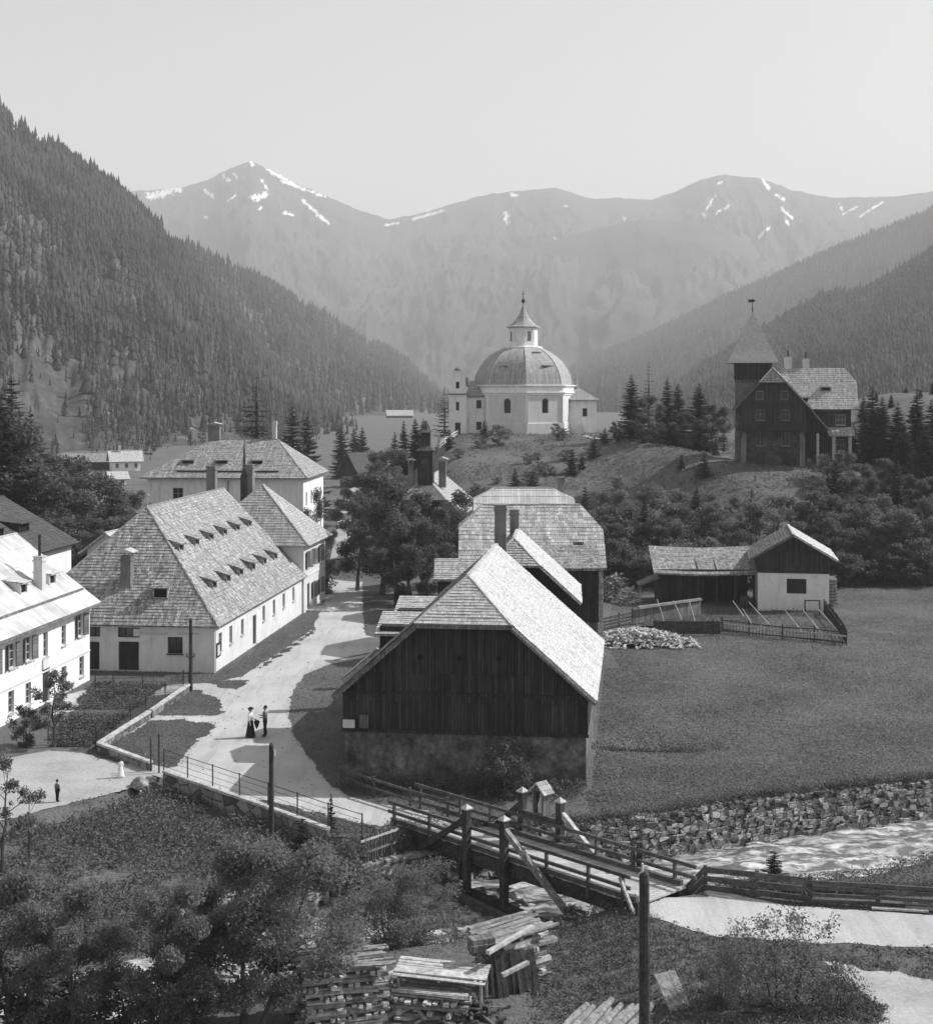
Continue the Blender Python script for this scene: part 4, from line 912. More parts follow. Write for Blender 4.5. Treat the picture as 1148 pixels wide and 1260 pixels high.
for k in range(8):
    a, c = lp[k], lp[(k + 1) % 8]; u = (c - a).normalized(); Lf = (c - a).length; n = u.cross(Vector((0, 0, 1))); q = MB()
    blind = k in (7, 1, 3, 5)
    for i in range(6): q.bar(a + u * (Lf / 2 - .31) + Vector((0, 0, .85 + i * .26)) - n * .12, a + u * (Lf / 2 + .31) + Vector((0, 0, .85 + i * .26)) - n * .12, .04, .24, n)
    if blind:
        q = MB(); x0 = a + u * (Lf / 2 - .325) + Vector((0, 0, .76)) - n * .01; q.prism([x0, x0 + u * .65, x0 + u * .65 + Vector((0, 0, 1.53)), x0 + Vector((0, 0, 1.53))], n * -.15); q.build('blind_panel', M['white'], ln)
    else: q.build('louvre', M['dark'], ln)
b = MB(); b.lathe([(2.2, 17.1), (2.75, 17.15), (2.75, 17.3), (2.15, 17.55), (1.55, 18.05), (1.0, 18.75), (.6, 19.5), (.32, 20.2), (.14, 20.8), (0, 20.85)], (0, 0, 0), 8, A0); b.build('lantern_roof', M['dome'], e)
b = MB(); b.lathe([(.06, 20.7), (.06, 21.1), (.26, 21.25), (.32, 21.5), (.22, 21.75), (.05, 21.85), (.04, 23.1), (0, 23.1)], (0, 0, 0), 10); b.bar((-.3, 0, 22.6), (.3, 0, 22.6), .07, .07); b.build('finial', M['iron'], e)
# west annex with baroque gable, east sacristy
fx0, fx1 = -11.9, -9.15
ops = [(.98, 6.6 - 1.0, .5, 1.25), (1.55, 1.3, .75, 1.7)]
b = MB(); four_walls(b, fx0, fx1, -6.0, -3.0, -1.5, 6.4, {'front': [(1.1, 3.9, .5, 1.35), (.95, .1, .85, 1.9)]})
gp = [(fx0, 6.4), (fx1, 6.4), (fx1, 7.6), (fx1 - .12, 8.0), (fx1 - .15, 8.9), (fx1 - .4, 9.2), (fx1 - .5, 9.8), (fx1 - .85, 10.2), (fx1 - 1.38, 10.35), (fx0 + .85, 10.2), (fx0 + .5, 9.8), (fx0 + .4, 9.2), (fx0 + .15, 8.9), (fx0 + .12, 8.0), (fx0, 7.6)]
b.prism([(x, -6.02, z) for x, z in gp], (0, .6, 0)); an = b.build('entrance_tower', M['white'], e)
b = MB(); b.b3(fx0 - .15, fx1 + .15, -6.2, -5.3, 6.38, 6.56); b.build('tower_cornice', M['chim'], an)
b = MB(); b.b3(fx1 - 1.2, fx1 + .3, -5.4, -4.2, 7.6, 9.1); b.build('side_gable', M['chim'], an)
b = MB(); b.lathe([(.5, 0), (.55, .12), (.25, .42), (0, .5)], (fx1 - 1.38, -5.72, 10.2), 10); b.build('gable_cap', M['chim'], an)
window(an, (fx0, -6.0, 0), (1, 0, 0), 1.1, 3.9, .5, 1.35, .22, bars=(0, 2), fm='beam', sill=False); door(an, (fx0, -6.0, 0), (1, 0, 0), .95, .1, .85, 1.9)
q = MB(); q.b3(fx0 + 1.1, fx0 + 1.6, -6.08, -6.025, 7.4, 8.4); q.build('vent', M['dark'], an)
b = MB(); four_walls(b, fx1 + .01, -5.0, -4.6, 1.0, -1.5, 6.1, {'front': [(1.55, 4.3, .8, 1.2), (1.55, .9, .8, 1.2)]}); nv = b.build('nave_annex', M['white'], e)
for z in (4.3, .9): window(nv, (fx1 + .01, -4.6, 0), (1, 0, 0), 1.55, z, .8, 1.2, .22, bars=(1, 1), fm='beam')
b = MB(); roof_plane(b, [(fx1 - .1, -4.95, 6.1), (-4.4, -4.95, 6.1), (-5.6, -2.0, 8.1), (fx1 + .5, -2.0, 8.6)], .3); roof_plane(b, [(-4.4, 1.2, 6.1), (fx1 - .1, 1.2, 6.1), (fx1 + .5, -1.99, 8.6), (-5.6, -1.99, 8.1)], .3); roof_plane(b, [(-4.6, -4.9, 6.1), (-4.6, 1.2, 6.1), (-5.6, -2, 8.1)], .3); b.build('annex_roof', M['dome'], e)
b = MB(); four_walls(b, 7.0, 11.6, -2.4, 2.6, -1.5, 5.55, {'front': [(2.35, 3.0, .75, 1.2)]}); sc = b.build('sacristy', M['white'], e)
window(sc, (7.0, -2.4, 0), (1, 0, 0), 2.35, 3.0, .75, 1.2, .22, bars=(1, 1), fm='beam')
b = MB(); roof_plane(b, [(6.8, -2.8, 5.5), (12.1, -2.8, 5.5), (9.0, .1, 7.4), (7.6, .1, 7.8)], .3); roof_plane(b, [(12.1, -2.8, 5.5), (12.1, 3.0, 5.5), (9.0, .1, 7.4)], .3); roof_plane(b, [(12.1, 3.0, 5.5), (6.8, 3.0, 5.5), (7.6, .11, 7.8), (9.0, .11, 7.4)], .3)
b.tube([(8.6, 0, 7.3), (8.6, 0, 8.2), (8.6, 0, 9.6)], [.35, .28, .03], 6); b.build('sacristy_roof', M['dome'], e)
b = MB(); b.prism([(7.6, -4.0, -.5), (9.8, -4.0, -.5), (9.4, -4.0, 1.5), (8.9, -4.0, 1.7)], (0, 1.5, 0)); b.build('stair_porch', M['cream'], e)

# --- dark timber villa with the tower
VX, VY, VZ = 38.7, 185.0, 10.35
e = thing('villa', 'dark timber villa with pointed tower and steep gabled roof on the right hand hill', 'villa', (VX, VY, VZ), R(-9))
ws = [(1.75, 8.4, .95, 1.15), (4.85, 8.4, .95, 1.15), (1.75, 5.85, 1.15, 1.35), (4.85, 5.85, 1.15, 1.35), (1.8, 2.6, 1.05, 1.75), (4.95, 2.6, 1.05, 1.75), (1.9, .1, 1.0, 1.7), (5.0, .1, 1.0, 1.7)]
b = MB(); four_walls(b, -3.9, 3.9, 0, 9, -2, 4.6, {'front': [q for q in ws if q[1] < 4.6]}); b.build('stone_wall', M['villa_stone'], e)
sl = 5.3 / 4.85
b = MB(); b.panel((-4.0, -.5, 4.6), (1, 0, 0), 8.0, 2.95, [(q[0] + .1, q[1] - 4.6, q[2], q[3]) for q in ws if 5 < q[1] < 8], .2)
b.panel((4.0, -.5, 4.6), (0, 1, 0), 9.3, 2.95); b.panel((4.0, 8.8, 4.6), (-1, 0, 0), 8.0, 2.95); b.panel((-4.0, 8.8, 4.6), (0, -1, 0), 9.3, 2.95)
b.b3(-4.0, 4.0, -.5, 9.0, 4.45, 4.59)
b.poly([(x, -.5, z) for x, z in gable_pts(-4.0, 4.0, 7.55, 0, 12.5, sl, 10.6, .2)]); b.poly([(x, 8.8, z) for x, z in gable_pts(-4, 4, 7.55, 0, 12.5, sl, None, .2)][::-1])
b.build('timber_gable', M['darkwood'], e)
for q in ws:
    oy = 0 if q[1] < 4.6 else -.5; ox = -3.9 if q[1] < 4.6 else -4.0; dx = 0 if q[1] < 4.6 else .1
    if q[1] < 1: door(e, (ox, oy, 0), (1, 0, 0), *q, depth=.2)
    elif q[1] > 8:
        f = MB(); x = ox + q[0] + dx; z = q[1]
        for a_, b_, c_, d_ in ((x, x + q[2], z, z + .07), (x, x + q[2], z + q[3] - .1, z + q[3]), (x, x + .07, z, z + q[3]), (x + q[2] - .07, x + q[2], z, z + q[3])): f.b3(a_, b_, oy - .06, oy - .003, c_, d_)
        f = f.build('window', M['greytimber'], e); p_ = MB(); p_.b3(x + .07, x + q[2] - .07, oy - .03, oy - .004, z + .07, z + q[3] - .1); p_.build('pane', M['glass'], f)
    else: window(e, (ox, oy, 0), (1, 0, 0), q[0] + dx, *q[1:], depth=.2, fm='greytimber', bars=(1, 1))
b = MB(); b.b3(-4.3, 4.3, -1.0, -.55, 4.5, 4.65)
for i in range(44): b.b3(-4.25 + i * .195, -4.1 + i * .195, -1.02, -.96, 4.65, 5.5)
b.b3(-4.3, 4.3, -1.05, -.93, 5.5, 5.6); b.b3(-3.4, 3.4, -.75, -.52, 7.75, 7.9)
for x in (-3.9, -1.3, 1.3, 3.9): b.bar((x, -.95, 4.5), (x, -.05, 3.3), .16, .16)
b.build('balcony', M['darkwood2'], e)
b = MB(); b.b3(-3.95, -3.3, -.4, -.003, -2, 4.4); b.b3(3.3, 3.95, -.4, -.003, -2, 4.4); b.build('pier', M['chim'], e)
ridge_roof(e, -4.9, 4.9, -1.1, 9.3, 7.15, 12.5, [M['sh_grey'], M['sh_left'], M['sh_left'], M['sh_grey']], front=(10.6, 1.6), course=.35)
b = MB(); b.b3(5.3, 5.6, -1.2, -.9, -2, 4.2); b.build('post', M['palebeam'], e)
# wing to the right, roof running across
b = MB(); four_walls(b, 4.0, 9.9, 3.0, 11.0, -2, 7.3, {'front': [(3.6, 1.9, 1.6, 1.5), (4.0, 5.2, 1.2, 1.3)], 'right': [(2, 5.2, 1.2, 1.5), (4.8, 5.2, 1.2, 1.5)]})
b.poly([(9.9, 3, 7.3), (9.9, 11, 7.3), (9.9, 9.6, 9.0), (9.9, 7.6, 11.2), (9.9, 6.4, 11.2), (9.9, 4.4, 9.0)]); wgv = b.build('wing', M['darkwood2'], e)
for q in ((3.6, 1.9, 1.6, 1.5), (4.0, 5.2, 1.2, 1.3)): window(wgv, (4.0, 3.0, 0), (1, 0, 0), *q, bars=(2, 1))
for q in ((2, 5.2, 1.2, 1.5), (4.8, 5.2, 1.2, 1.5)): window(wgv, (9.9, 3.0, 0), (0, 1, 0), *q, bars=(1, 1))
b = MB(); roof_plane(b, [(2.0, 2.2, 7.2), (10.8, 2.2, 7.2), (10.8, 5.4, 10.75), (9.5, 7.0, 12.5), (0.2, 7.0, 12.5)], .35); roof_plane(b, [(10.8, 11.8, 7.2), (2.0, 11.8, 7.2), (.2, 7.01, 12.5), (9.5, 7.01, 12.5), (10.8, 8.6, 10.75)], .35); roof_plane(b, [(10.8, 5.4, 10.75), (10.8, 8.6, 10.75), (9.5, 7, 12.5)], .35); b.build('wing_roof', M['sh_grey'], e)
dormer(e, (6.9, 4.2, 9.35), (0, -1), 1.1, .7, 1.1, 'sh_grey', pitch=.1); dormer(e, (4.1, 3.0, 8.1), (0, -1), .9, .6, 1.1, 'sh_grey', pitch=.1)
chimney(e, 2.3, 7.2, 11.5, 13.9, .95, .7, m='chimw', pot=.9); chimney(e, 4.6, 7.6, 11.8, 13.7, .8, .7, m='chimw', pot=.9)
b = MB()
for x, y in ((7.6, 1.2), (9.6, 1.2)): b.b3(x - .2, x + .2, y - .2, y + .2, -2, 3.9)
b.build('porch_post', M['palebeam'], e)
b = MB(); roof_plane(b, [(6.9, .8, 3.9), (10.2, .8, 3.9), (10.2, 3.0, 4.9), (6.9, 3.0, 4.9)], .3); b.build('porch_roof', M['sh_grey'], e)
b = MB(); roof_plane(b, [(7.2, -1.0, 4.3), (7.2, 1.5, 4.3), (4.85, 1.5, 7.1), (4.85, -1.0, 7.1)], .3, .08); b.build('roof_skirt', M['sh_grey'], e)
# tower
b = MB(); four_walls(b, -4.6, -.2, 1.6, 6.0, -2, 11.0, {'front': [(.7, .1, .9, 2.0), (.8, 3.6, .6, 1.2)]}); tw = b.build('tower', M['tower_stone'], e)
door(tw, (-4.6, 1.6, 0), (1, 0, 0), .7, .1, .9, 2.0); window(tw, (-4.6, 1.6, 0), (1, 0, 0), .8, 3.6, .6, 1.2, bars=(1, 1))
b = MB(); four_walls(b, -4.7, -.1, 1.5, 6.1, 11.0, 13.3)
for x in np.arange(-4.65, -.1, .46): b.b3(x - .05, x + .05, 1.42, 1.497, 10.7, 13.2)
b.b3(-4.75, -.05, 1.4, 1.497, 12.5, 12.7)
for y in np.arange(1.6, 6.1, .46): b.b3(-.097, -.02, y - .05, y + .05, 10.7, 13.2)
b.build('tower_loft', M['darkwood'], tw)
b = MB(); cx_, cy_ = -2.4, 3.8
b.lathe([(4.5, 13.1), (4.4, 13.28), (3.45, 14.6), (2.2, 16.5), (.7, 18.75), (.08, 19.7), (0, 19.7)], (cx_, cy_, 0), 4, R(45)); b.build('tower_roof', M['sh_tower'], tw)
dormer(tw, (-.5, 3.8, 15.2), (1, 0), .6, .5, 1.75, 'sh_grey', pitch=.3)
b = MB(); b.tube([(cx_, cy_, 19.6), (cx_, cy_, 21.5)], [.08, .03], 6); b.lathe([(0, 20.0), (.16, 20.15), (0, 20.3)], (cx_, cy_, 0), 8); b.prism([(cx_ - .55, cy_, 21.0), (cx_ + .1, cy_, 21.0), (cx_ + .45, cy_, 21.2), (cx_ + .1, cy_, 21.4), (cx_ - .55, cy_, 21.35)], (0, .04, 0)); b.build('weathervane', M['iron'], tw)

# --- distant houses on the valley floor
def far_house(name, label, x, y, z, w, L, h, rise, rz, wm, rm, dark_gable=True, win=3, chim=False):
    e = thing(name, label, 'house', (x, y, z), rz)
    ops = [(L * (i + .5) / win - .4, .8, .8, 1.1) for i in range(win)]
    b = MB(); four_walls(b, -w / 2, w / 2, 0, L, -1, h, {'right': ops}, .15); b.build('wall', M[wm], e)
    for q in ops: window(e, (w / 2, 0, 0), (0, 1, 0), *q, depth=.15, bars=(1, 1))
    sl = rise / (w / 2 + .6); b = MB()
    for y_, r in ((-.02, 0), (L + .02, 1)):
        p = [(xx, y_, zz) for xx, zz in gable_pts(-w / 2 - .02, w / 2 + .02, h, 0, h + rise - .3, sl, None, .15)]; b.poly(p[::-1] if r else p); b.build('gable', M['darkwood2' if dark_gable else wm], e); b = MB()
    ridge_roof(e, -w / 2 - .6, w / 2 + .6, -.8, L + .8, h - .3, h + rise - .3, M[rm], course=.5)
    if chim: chimney(e, .4, L * .3, h + rise - 1, h + rise + .9, .6, m='chimw')
    return e
p = P(137, 579); far_house('chalet', 'small distant chalet with white walls and dark gables at the foot of the slope', p.x, p.y, 0, 6.5, 6.8, 2.6, 2.6, R(-70), 'white', 'sh_barn', chim=True)
p = P(82, 577); far_house('barn', 'low distant dark barn beside the small chalet', p.x, p.y, 0, 7, 12, 2.2, 2.2, R(-88), 'darkwood2', 'sh_old', win=1)
p = P(140, 600); far_house('small_house', 'little distant house with pale roof showing between the trees', p.x - 2.2, p.y + 6, -.7, 3.0, 3.0, 2.4, 1.6, R(-60), 'white', 'sh_barn', dark_gable=False, win=2)
p = P(455, 573); far_house('small_barn', 'small dark barn with pointed roof at the foot of the knoll', p.x + 1.6, 300, 0, 5.0, 5.2, 3.0, 4.4, R(-35), 'darkwood2', 'sh_dark', win=1)
far_house('hut', 'tiny far hut with pale roof in the middle of the valley', -57, 1050, -1, 8, 18, 3, 4, R(-80), 'darkwood2', 'sh_barn', win=1)
p = P(150, 650); far_house('outhouse', 'low outhouse with pale roof tip behind the long house', -32.8, 134, 0, 4, 5, 5.4, 1.9, R(-10), 'white', 'sh_barn', dark_gable=False, win=1)
p = P(1015, 575); e = thing('wayside_hut', 'small white hut with dark roof on the grassy bank below the villa', 'hut', (41.2, 171, gz(41.2, 171)), R(10))
b = MB(); four_walls(b, -.8, .8, 0, 1.6, -1, 1.3); b.build('wall', M['white'], e); ridge_roof(e, -1.1, 1.1, -.2, 1.8, 1.2, 2.0, M['sh_dark'], course=.3)

# graves and white rails at the chapel
for i, (x, h, lb) in enumerate(((-19.0, 1.9, 'tall white grave cross, leftmost of those left of the chapel'), (-16.4, 1.5, 'shorter white grave cross beside the tall one'), (-15.2, 1.6, 'white grave cross nearest to the chapel entrance'))):
    b = MB()
    if i == 0:
        b.b3(-.35, .35, -.3, .3, 0, .7); b.b3(-.22, .22, -.2, .2, .7, 1.9); b.lathe([(.2, 1.9), (.25, 2.1), (.1, 2.6), (0, 2.65)], (0, 0, 0), 8)
    else: b.b3(-.07, .07, -.07, .07, 0, h); b.b3(-.42, .42, -.05, .05, h * .62, h * .62 + .14)
    wx_ = (540, 547.5, 552.5)[i]; p = Q(wx_, 535, 234); o = tag(b.build('grave_cross', M['pale']), lb, 'grave'); o.location = (p.x, 234, gz(p.x, 234) - .1)
def rail_fence(name, label, cat, pts, h=.9, rails=(.45, .85), m='rail', post=.12, rw=.06, rh=.12, every=2.2, group=None, ground=True, posts_above=.08, split=False):
    e = thing(name, label, cat, (pts[0][0], pts[0][1], 0), group=group); base = Vector((pts[0][0], pts[0][1], 0)); P3 = []
    for i in range(len(pts) - 1):
        a, b_ = Vector(pts[i]).to_2d(), Vector(pts[i + 1]).to_2d(); k = max(1, round((b_ - a).length / every))
        for j in range(k): P3.append(a.lerp(b_, j / k))
    P3.append(Vector(pts[-1]).to_2d()); z = [gz(p.x, p.y) if ground else (pts[0][2] if len(pts[0]) > 2 else 0) for p in P3]
    P3 = [Vector((p.x, p.y, zz)) - base for p, zz in zip(P3, z)]
    for p in P3:
        b = MB(); lean = Vector((random.uniform(-.03, .03), random.uniform(-.03, .03), 0)); b.bar(p - Vector((0, 0, .3)), p + lean + Vector((0, 0, h + posts_above)), post, post, (0, 1, 0), .008); b.build('post', M[m], e)
    for r in rails:
        b = MB()
        for i in range(len(P3) - 1):
            off = (P3[i + 1] - P3[i]).cross(Vector((0, 0, 1))).normalized() * (post / 2 + rw / 2 - .01); ext = (P3[i + 1] - P3[i]).normalized() * .06
            b.bar(P3[i] + off - ext + Vector((0, 0, r + random.uniform(-.02, .02))), P3[i + 1] + off + ext + Vector((0, 0, r + random.uniform(-.02, .02))), rw, rh, (0, 0, 1), .006)
        b.build('rail', M[m], e)
    return e
for k, (pa, pb) in enumerate((((540, 556), (551, 537)), ((546, 556), (563, 541)))):
    a = Q(pa[0], pa[1], 219); c = Q(pb[0], pb[1], 227)
    rail_fence('stair_rail', ['white rail on the left of the steps up to the chapel', 'white rail on the right of the steps up to the chapel'][k], 'railing', [(a.x, 219), (c.x, 227)], 1.0, (.5, .95), 'pale', .16, .09, .14, 2.0)
# ================================================================ BRIDGE, WALLS, FENCES, POLES
A = Vector((-3.13, 67.0, 0)); B = Vector((6.4, 56.9, 0)); D = (B - A).normalized(); Nn = Vector((D.y * -1, D.x, 0)); Nn = Vector((-D.y, D.x, 0)); LB = (B - A).length; WB = 2.75
def bp(s, w, z=0): return A + D * s + Nn * w + Vector((0, 0, z))      # s along the bridge, w across (0 = near side), z up
e = thing('footbridge', 'wooden road bridge with strutted posts and white capped post heads over the stream', 'bridge', (0, 0, 0))
b = MB(); n = int((LB + 1.0) / .24)
for i in range(n): s = -.5 + i * .24 + .12; b.bar(bp(s, -.05 + random.uniform(-.05, .05), .12), bp(s, WB + .05 + random.uniform(-.05, .05), .12), .225, .08, jit=.004)
b.build('deck', M['deck'], e)
for w in (.12, WB / 2, WB - .12):
    b = MB(); b.bar(bp(-.6, w, -.25), bp(LB + .4, w, -.25), .32, .55); b.build('girder', M['beam'], e)
for w in (.0, WB): b = MB(); b.bar(bp(-.4, w, .26), bp(LB + .3, w, .26), .2, .2); b.build('kerb_beam', M['rail'], e)
def post(s, w, z0, z1, name='post'):
    b = MB(); b.bar(bp(s, w, z0), bp(s, w, z1), .29, .29, D)
    o = b.build(name, M['beam'], e); c = MB(); q = bp(s, w, z1); c.lathe([(.27, 0), (.29, .05), (.0, .24)], q, 4, math.atan2(D.y, D.x) + R(45)); c.build('cap', M['cap'], o); return o
s1, s2 = 4.8, 7.1
for s in (s1, s2): post(s, -.22, -1.75, 1.85); post(s + .25, WB + .22, -1.9, 2.05)
def strut(p, q, w=.2, h=.24, m='beam', nm='strut'):
    b = MB(); b.bar(p, q, w, h); b.build(nm, M[m], e)
strut(bp(s2 + .1, -.24, 1.45), bp(s2 + 4.6, -.42, -1.6), m='greytimber'); strut(bp(s1 - .1, -.24, 1.4), bp(s1 - 2.9, -.3, -.5)); strut(bp(s1, -.24, 1.0), bp(s1 - .5, -.24, -1.0), .14, .14)
strut(bp(s2 + .35, WB + .24, 1.55), bp(s2 + 3.6, WB + .4, -1.0), m='palebeam'); strut(bp(s1 + .15, WB + .24, 1.5), bp(s1 - 2.6, WB + .4, -.7))
b = MB(); b.bar(bp(s1 + .25, WB + .22, 1.18), bp(s2 + .25, WB + .22, 1.18), .16, .2); b.build('tie_beam', M['rail'], e)
b = MB(); b.bar(bp(s1 + .6, WB + .22, -.9), bp(s2 + .1, WB + .22, -.9), .2, .2); b.bar(bp(s1, -.2, -.75), bp(s1, WB + .2, -.75), .3, .3); b.bar(bp(s2, -.2, -.75), bp(s2, WB + .2, -.75), .3, .3); b.build('cross_beam', M['beam'], e)
for w, ss, a0, a1 in ((-.05, (-.2, 2.2, 9.4, 11.7, 13.5), -.6, LB), (WB + .05, (-1.6, 1.2, 3.2, 9.6, 11.6, 13.8), -2.0, LB + 1.0)):
    for s in ss: b = MB(); b.bar(bp(s, w, -.3), bp(s, w, 1.06), .12, .12, D); b.build('rail_post', M['rail'], e)
    for z in (1.05, .62): b = MB(); b.bar(bp(a0, w - .02, z), bp(a1, w - .02, z), .09, .14); b.build('rail', M['rail'], e)
strut(bp(LB - .5, -.1, .95), bp(LB + .8, -.5, -.55), .1, .14, 'palebeam', 'brace')
b = MB(); b.bar(bp(LB + .75, -.5, -.9), bp(LB + .75, -.5, .4), .14, .14, D); b.build('end_post', M['beam'], e)
# shrine on the tie beam
q = bp((s1 + s2) / 2 + .25, WB + .22, 1.29)
e2 = thing('shrine', 'little roofed wooden shrine standing on the tie beam of the bridge', 'shrine', q, math.atan2(D.y, D.x))
b = MB(); b.b3(-.33, -.25, -.22, .22, 0, 1.05); b.b3(.25, .33, -.22, .22, 0, 1.05); b.b3(-.25, .25, .16, .22, 0, 1.05); b.b3(-.25, .25, -.22, .16, .0, .06); b.prism([(-.33, -.21, 1.05), (.33, -.21, 1.05), (0, -.21, 1.32)], (0, .42, 0)); b.build('case', M['greywood'], e2)
b = MB(); b.prism([(-.52, -.34, .98), (-.47, -.34, .92), (0, -.34, 1.36), (.47, -.34, .92), (.52, -.34, .98), (0, -.34, 1.46)], (0, .68, 0)); b.build('roof', M['sh_grey'], e2)
b = MB(); b.lathe([(.0, .3), (.15, .3), (.16, .4), (.09, .62), (.075, .72), (.045, .78), (.06, .84), (.05, .92), (0, .95)], (0, .0, 0), 10); b.b3(-.12, .12, -.08, .08, .06, .3); b.build('statue', M['pale'], e2)
# abutment, river walls of laid stones
def stone_wall(name, label, path, z0, z1, sz, thick=.5, m='rock', seed=1, batter=.12, top=None):
    rnd = random.Random(seed); e = thing(name, label, 'wall', (path[0][0], path[0][1], 0)); base = Vector((path[0][0], path[0][1], 0)); bm_ = [MB(), MB()]
    e['kind'] = 'thing'
    pts = [Vector((p[0], p[1], 0)) for p in path]; cum = [0]
    for i in range(len(pts) - 1): cum.append(cum[-1] + (pts[i + 1] - pts[i]).length)
    def at(s):
        for i in range(len(pts) - 1):
            if s <= cum[i + 1] or i == len(pts) - 2:
                t_ = (s - cum[i]) / (cum[i + 1] - cum[i]); d = (pts[i + 1] - pts[i]).normalized(); return pts[i].lerp(pts[i + 1], t_), d
    z = z0
    while z < z1 - .02:
        hh = sz * rnd.uniform(.55, .95) * (1.25 if z < z0 + .5 else 1); hh = min(hh, z1 - z + .05); s = rnd.uniform(-.4, 0)
        while s < cum[-1]:
            w = hh * rnd.uniform(1.0, 2.3); p, d = at(max(0, min(cum[-1], s + w / 2))); nrm = Vector((d.y, -d.x, 0)); prot = rnd.uniform(-.1, .12) - batter * (z - z0)
            M3 = Matrix((d, -nrm, Vector((0, 0, 1)))).transposed() @ Matrix.Rotation(rnd.uniform(-.12, .12), 3, 'Y') @ Matrix.Rotation(rnd.uniform(-.1, .1), 3, 'Z')
            bm_[0].box(p + nrm * (prot - thick / 2 + .2) + Vector((0, 0, z + hh / 2 + rnd.uniform(-.05, .05))) - base, (w * .95, thick, hh * .95), M3, hh * .24); s += w
        z += hh * .94
    for i in range(len(pts) - 1):
        d = (pts[i + 1] - pts[i]).normalized(); nrm = Vector((d.y, -d.x, 0))
        bm_[1].prism([pts[i] - base + nrm * -.08 + Vector((0, 0, z0 - .4)), pts[i + 1] - base + nrm * -.08 + Vector((0, 0, z0 - .4)), pts[i + 1] - base + nrm * -.16 + Vector((0, 0, z1 - .06)), pts[i] - base + nrm * -.16 + Vector((0, 0, z1 - .06))], nrm * -.3)
    bm_[0].build('stones', M[m], e); bm_[1].build('core', M['soil'], e)
    return e
stone_wall('river_wall', 'rough stone retaining wall along the far bank of the stream right of the bridge', [tuple(p) for p in NB if -1 < p[0] < 50], -2.6, -.08, .34, seed=3, m='wallstone')
stone_wall('bank_wall', 'rough stone retaining wall below the picket fence left of the bridge', [tuple(p) for p in NB if -12 < p[0] < 1], -2.7, -.75, .55, seed=4, m='rock', batter=.3)
e = thing('bridge_abutment', 'sloping timber and stone abutment under the left end of the bridge', 'abutment', (0, 0, 0)); e['kind'] = 'thing'
b = MB(); p0 = bp(-1.0, -.9, -.1); 
b.prism([bp(-1.8, -1.0, -.15), bp(.6, -1.0, -.15), bp(3.0, -1.2, -2.8), bp(-2.6, -2.6, -2.8)], (0, 0, -.25)) 
for i in range(9): b.bar(bp(-1.6 + i * .27, -1.02, -.02), bp(-2.3 + i * .62, -1.9, -2.6), .22, .14)
b.build('timber_face', M['greywood'], e); b = MB(); b.prism([bp(-2, -.8, -3), bp(.7, -.8, -3), bp(.7, WB + .8, -3), bp(-2, WB + .8, -3)][::-1], (0, 0, 2.45)); b.build('stone_core', M['block'], e)
e = thing('bridge_abutment', 'low stone abutment carrying the near right end of the bridge', 'abutment', (0, 0, 0)); e['kind'] = 'thing'
b = MB(); b.prism([bp(LB - .9, -.5, -3), bp(LB + 1.2, -.5, -3), bp(LB + 1.2, WB + .5, -3), bp(LB - .9, WB + .5, -3)][::-1], (0, 0, 2.45)); b.build('stone_core', M['block'], e)
# long timbers lying across the water under the bridge
for i, (a, c, w) in enumerate((((548, 1086), (682, 1142), .3), ((560, 1100), (665, 1150), .26))):
    pa, pc = P(*a, -1.9), P(*c, -1.75); b = MB(); b.bar(pa, pc, w, w, jit=.01)
    tag(b.build('timber_beam', M['rail' if i else 'beam']), ['long dark beam lying in the water under the bridge, the farther one', 'long worn beam lying in the water under the bridge, the nearer one'][i], 'beam', None, 'thing')

def xy(px, py, z=0): p = P(px, py, z); return (p.x, p.y)
rail_fence('rail_fence', 'dark two rail fence between the barn and the roadside left of the bridge', 'fence', [xy(420, 966), xy(460, 982), xy(505, 996), xy(551, 1009)], 1.0, (.5, .95), 'rail', every=2.3)
rail_fence('board_fence', 'dark three board fence between the road and the stream right of the bridge', 'fence', [xy(833, 1088), xy(868, 1094), xy(930, 1103), xy(996, 1110)], .95, (.18, .52, .88), 'rail', .14, .07, .22, 2.2)
rail_fence('board_fence', 'long dark timber guard fence running on to the right beside the road', 'fence', [xy(996, 1110), xy(1080, 1115), xy(1160, 1120), xy(1300, 1126)], .85, (.12, .36, .6, .84), 'rail', .16, .1, .13, 2.6)
for i, (a, c) in enumerate((((1072, 1117), (1142, 1121)), ((1100, 1113), (1148, 1119)))):
    pa, pc = P(*a, .1), P(*c, .1); b = MB(); b.bar(pa, pc, .2, .07); tag(b.build('loose_plank', M['palebeam']), ['pale plank lying on the verge by the road fence, the longer one', 'pale plank leaning low against the road fence at the right'][i], 'plank', None, 'thing')
# picket fence by the bridge end
def pickets(name, label, a, c, h, every, m, rail2=True, pw=.07):
    a, c = Vector(a), Vector(c); e = thing(name, label, 'fence', (a.x, a.y, 0)); L = (c - a).length; d = (c - a) / L; n = int(L / every); b = MB(); zz = lambda p: gz(p.x, p.y)
    for i in range(n + 1):
        p = a + d * (i * every); z = max(zz(p), -.5); hh = h * random.uniform(.93, 1.07); q = p - Vector((a.x, a.y)); b.bar((q.x, q.y, z - .2), (q.x + random.uniform(-.03, .03), q.y, z + hh), pw, .03, (d.x, d.y, 0))
    b.build('pickets', M[m], e)
    for r in (.25, .8):
        b = MB(); q = c - a; b.bar((0, -.05, max(zz(a), -.5) + h * r), (q.x, q.y - .05, max(zz(c), -.5) + h * r), .06, .09); b.build('rail', M['palebeam' if r > .5 else m], e)
    return e
pickets('picket_fence', 'short grey picket fence joining the bank to the bridge end', xy(444, 1044), xy(490, 1028), 1.0, .15, 'greywood')
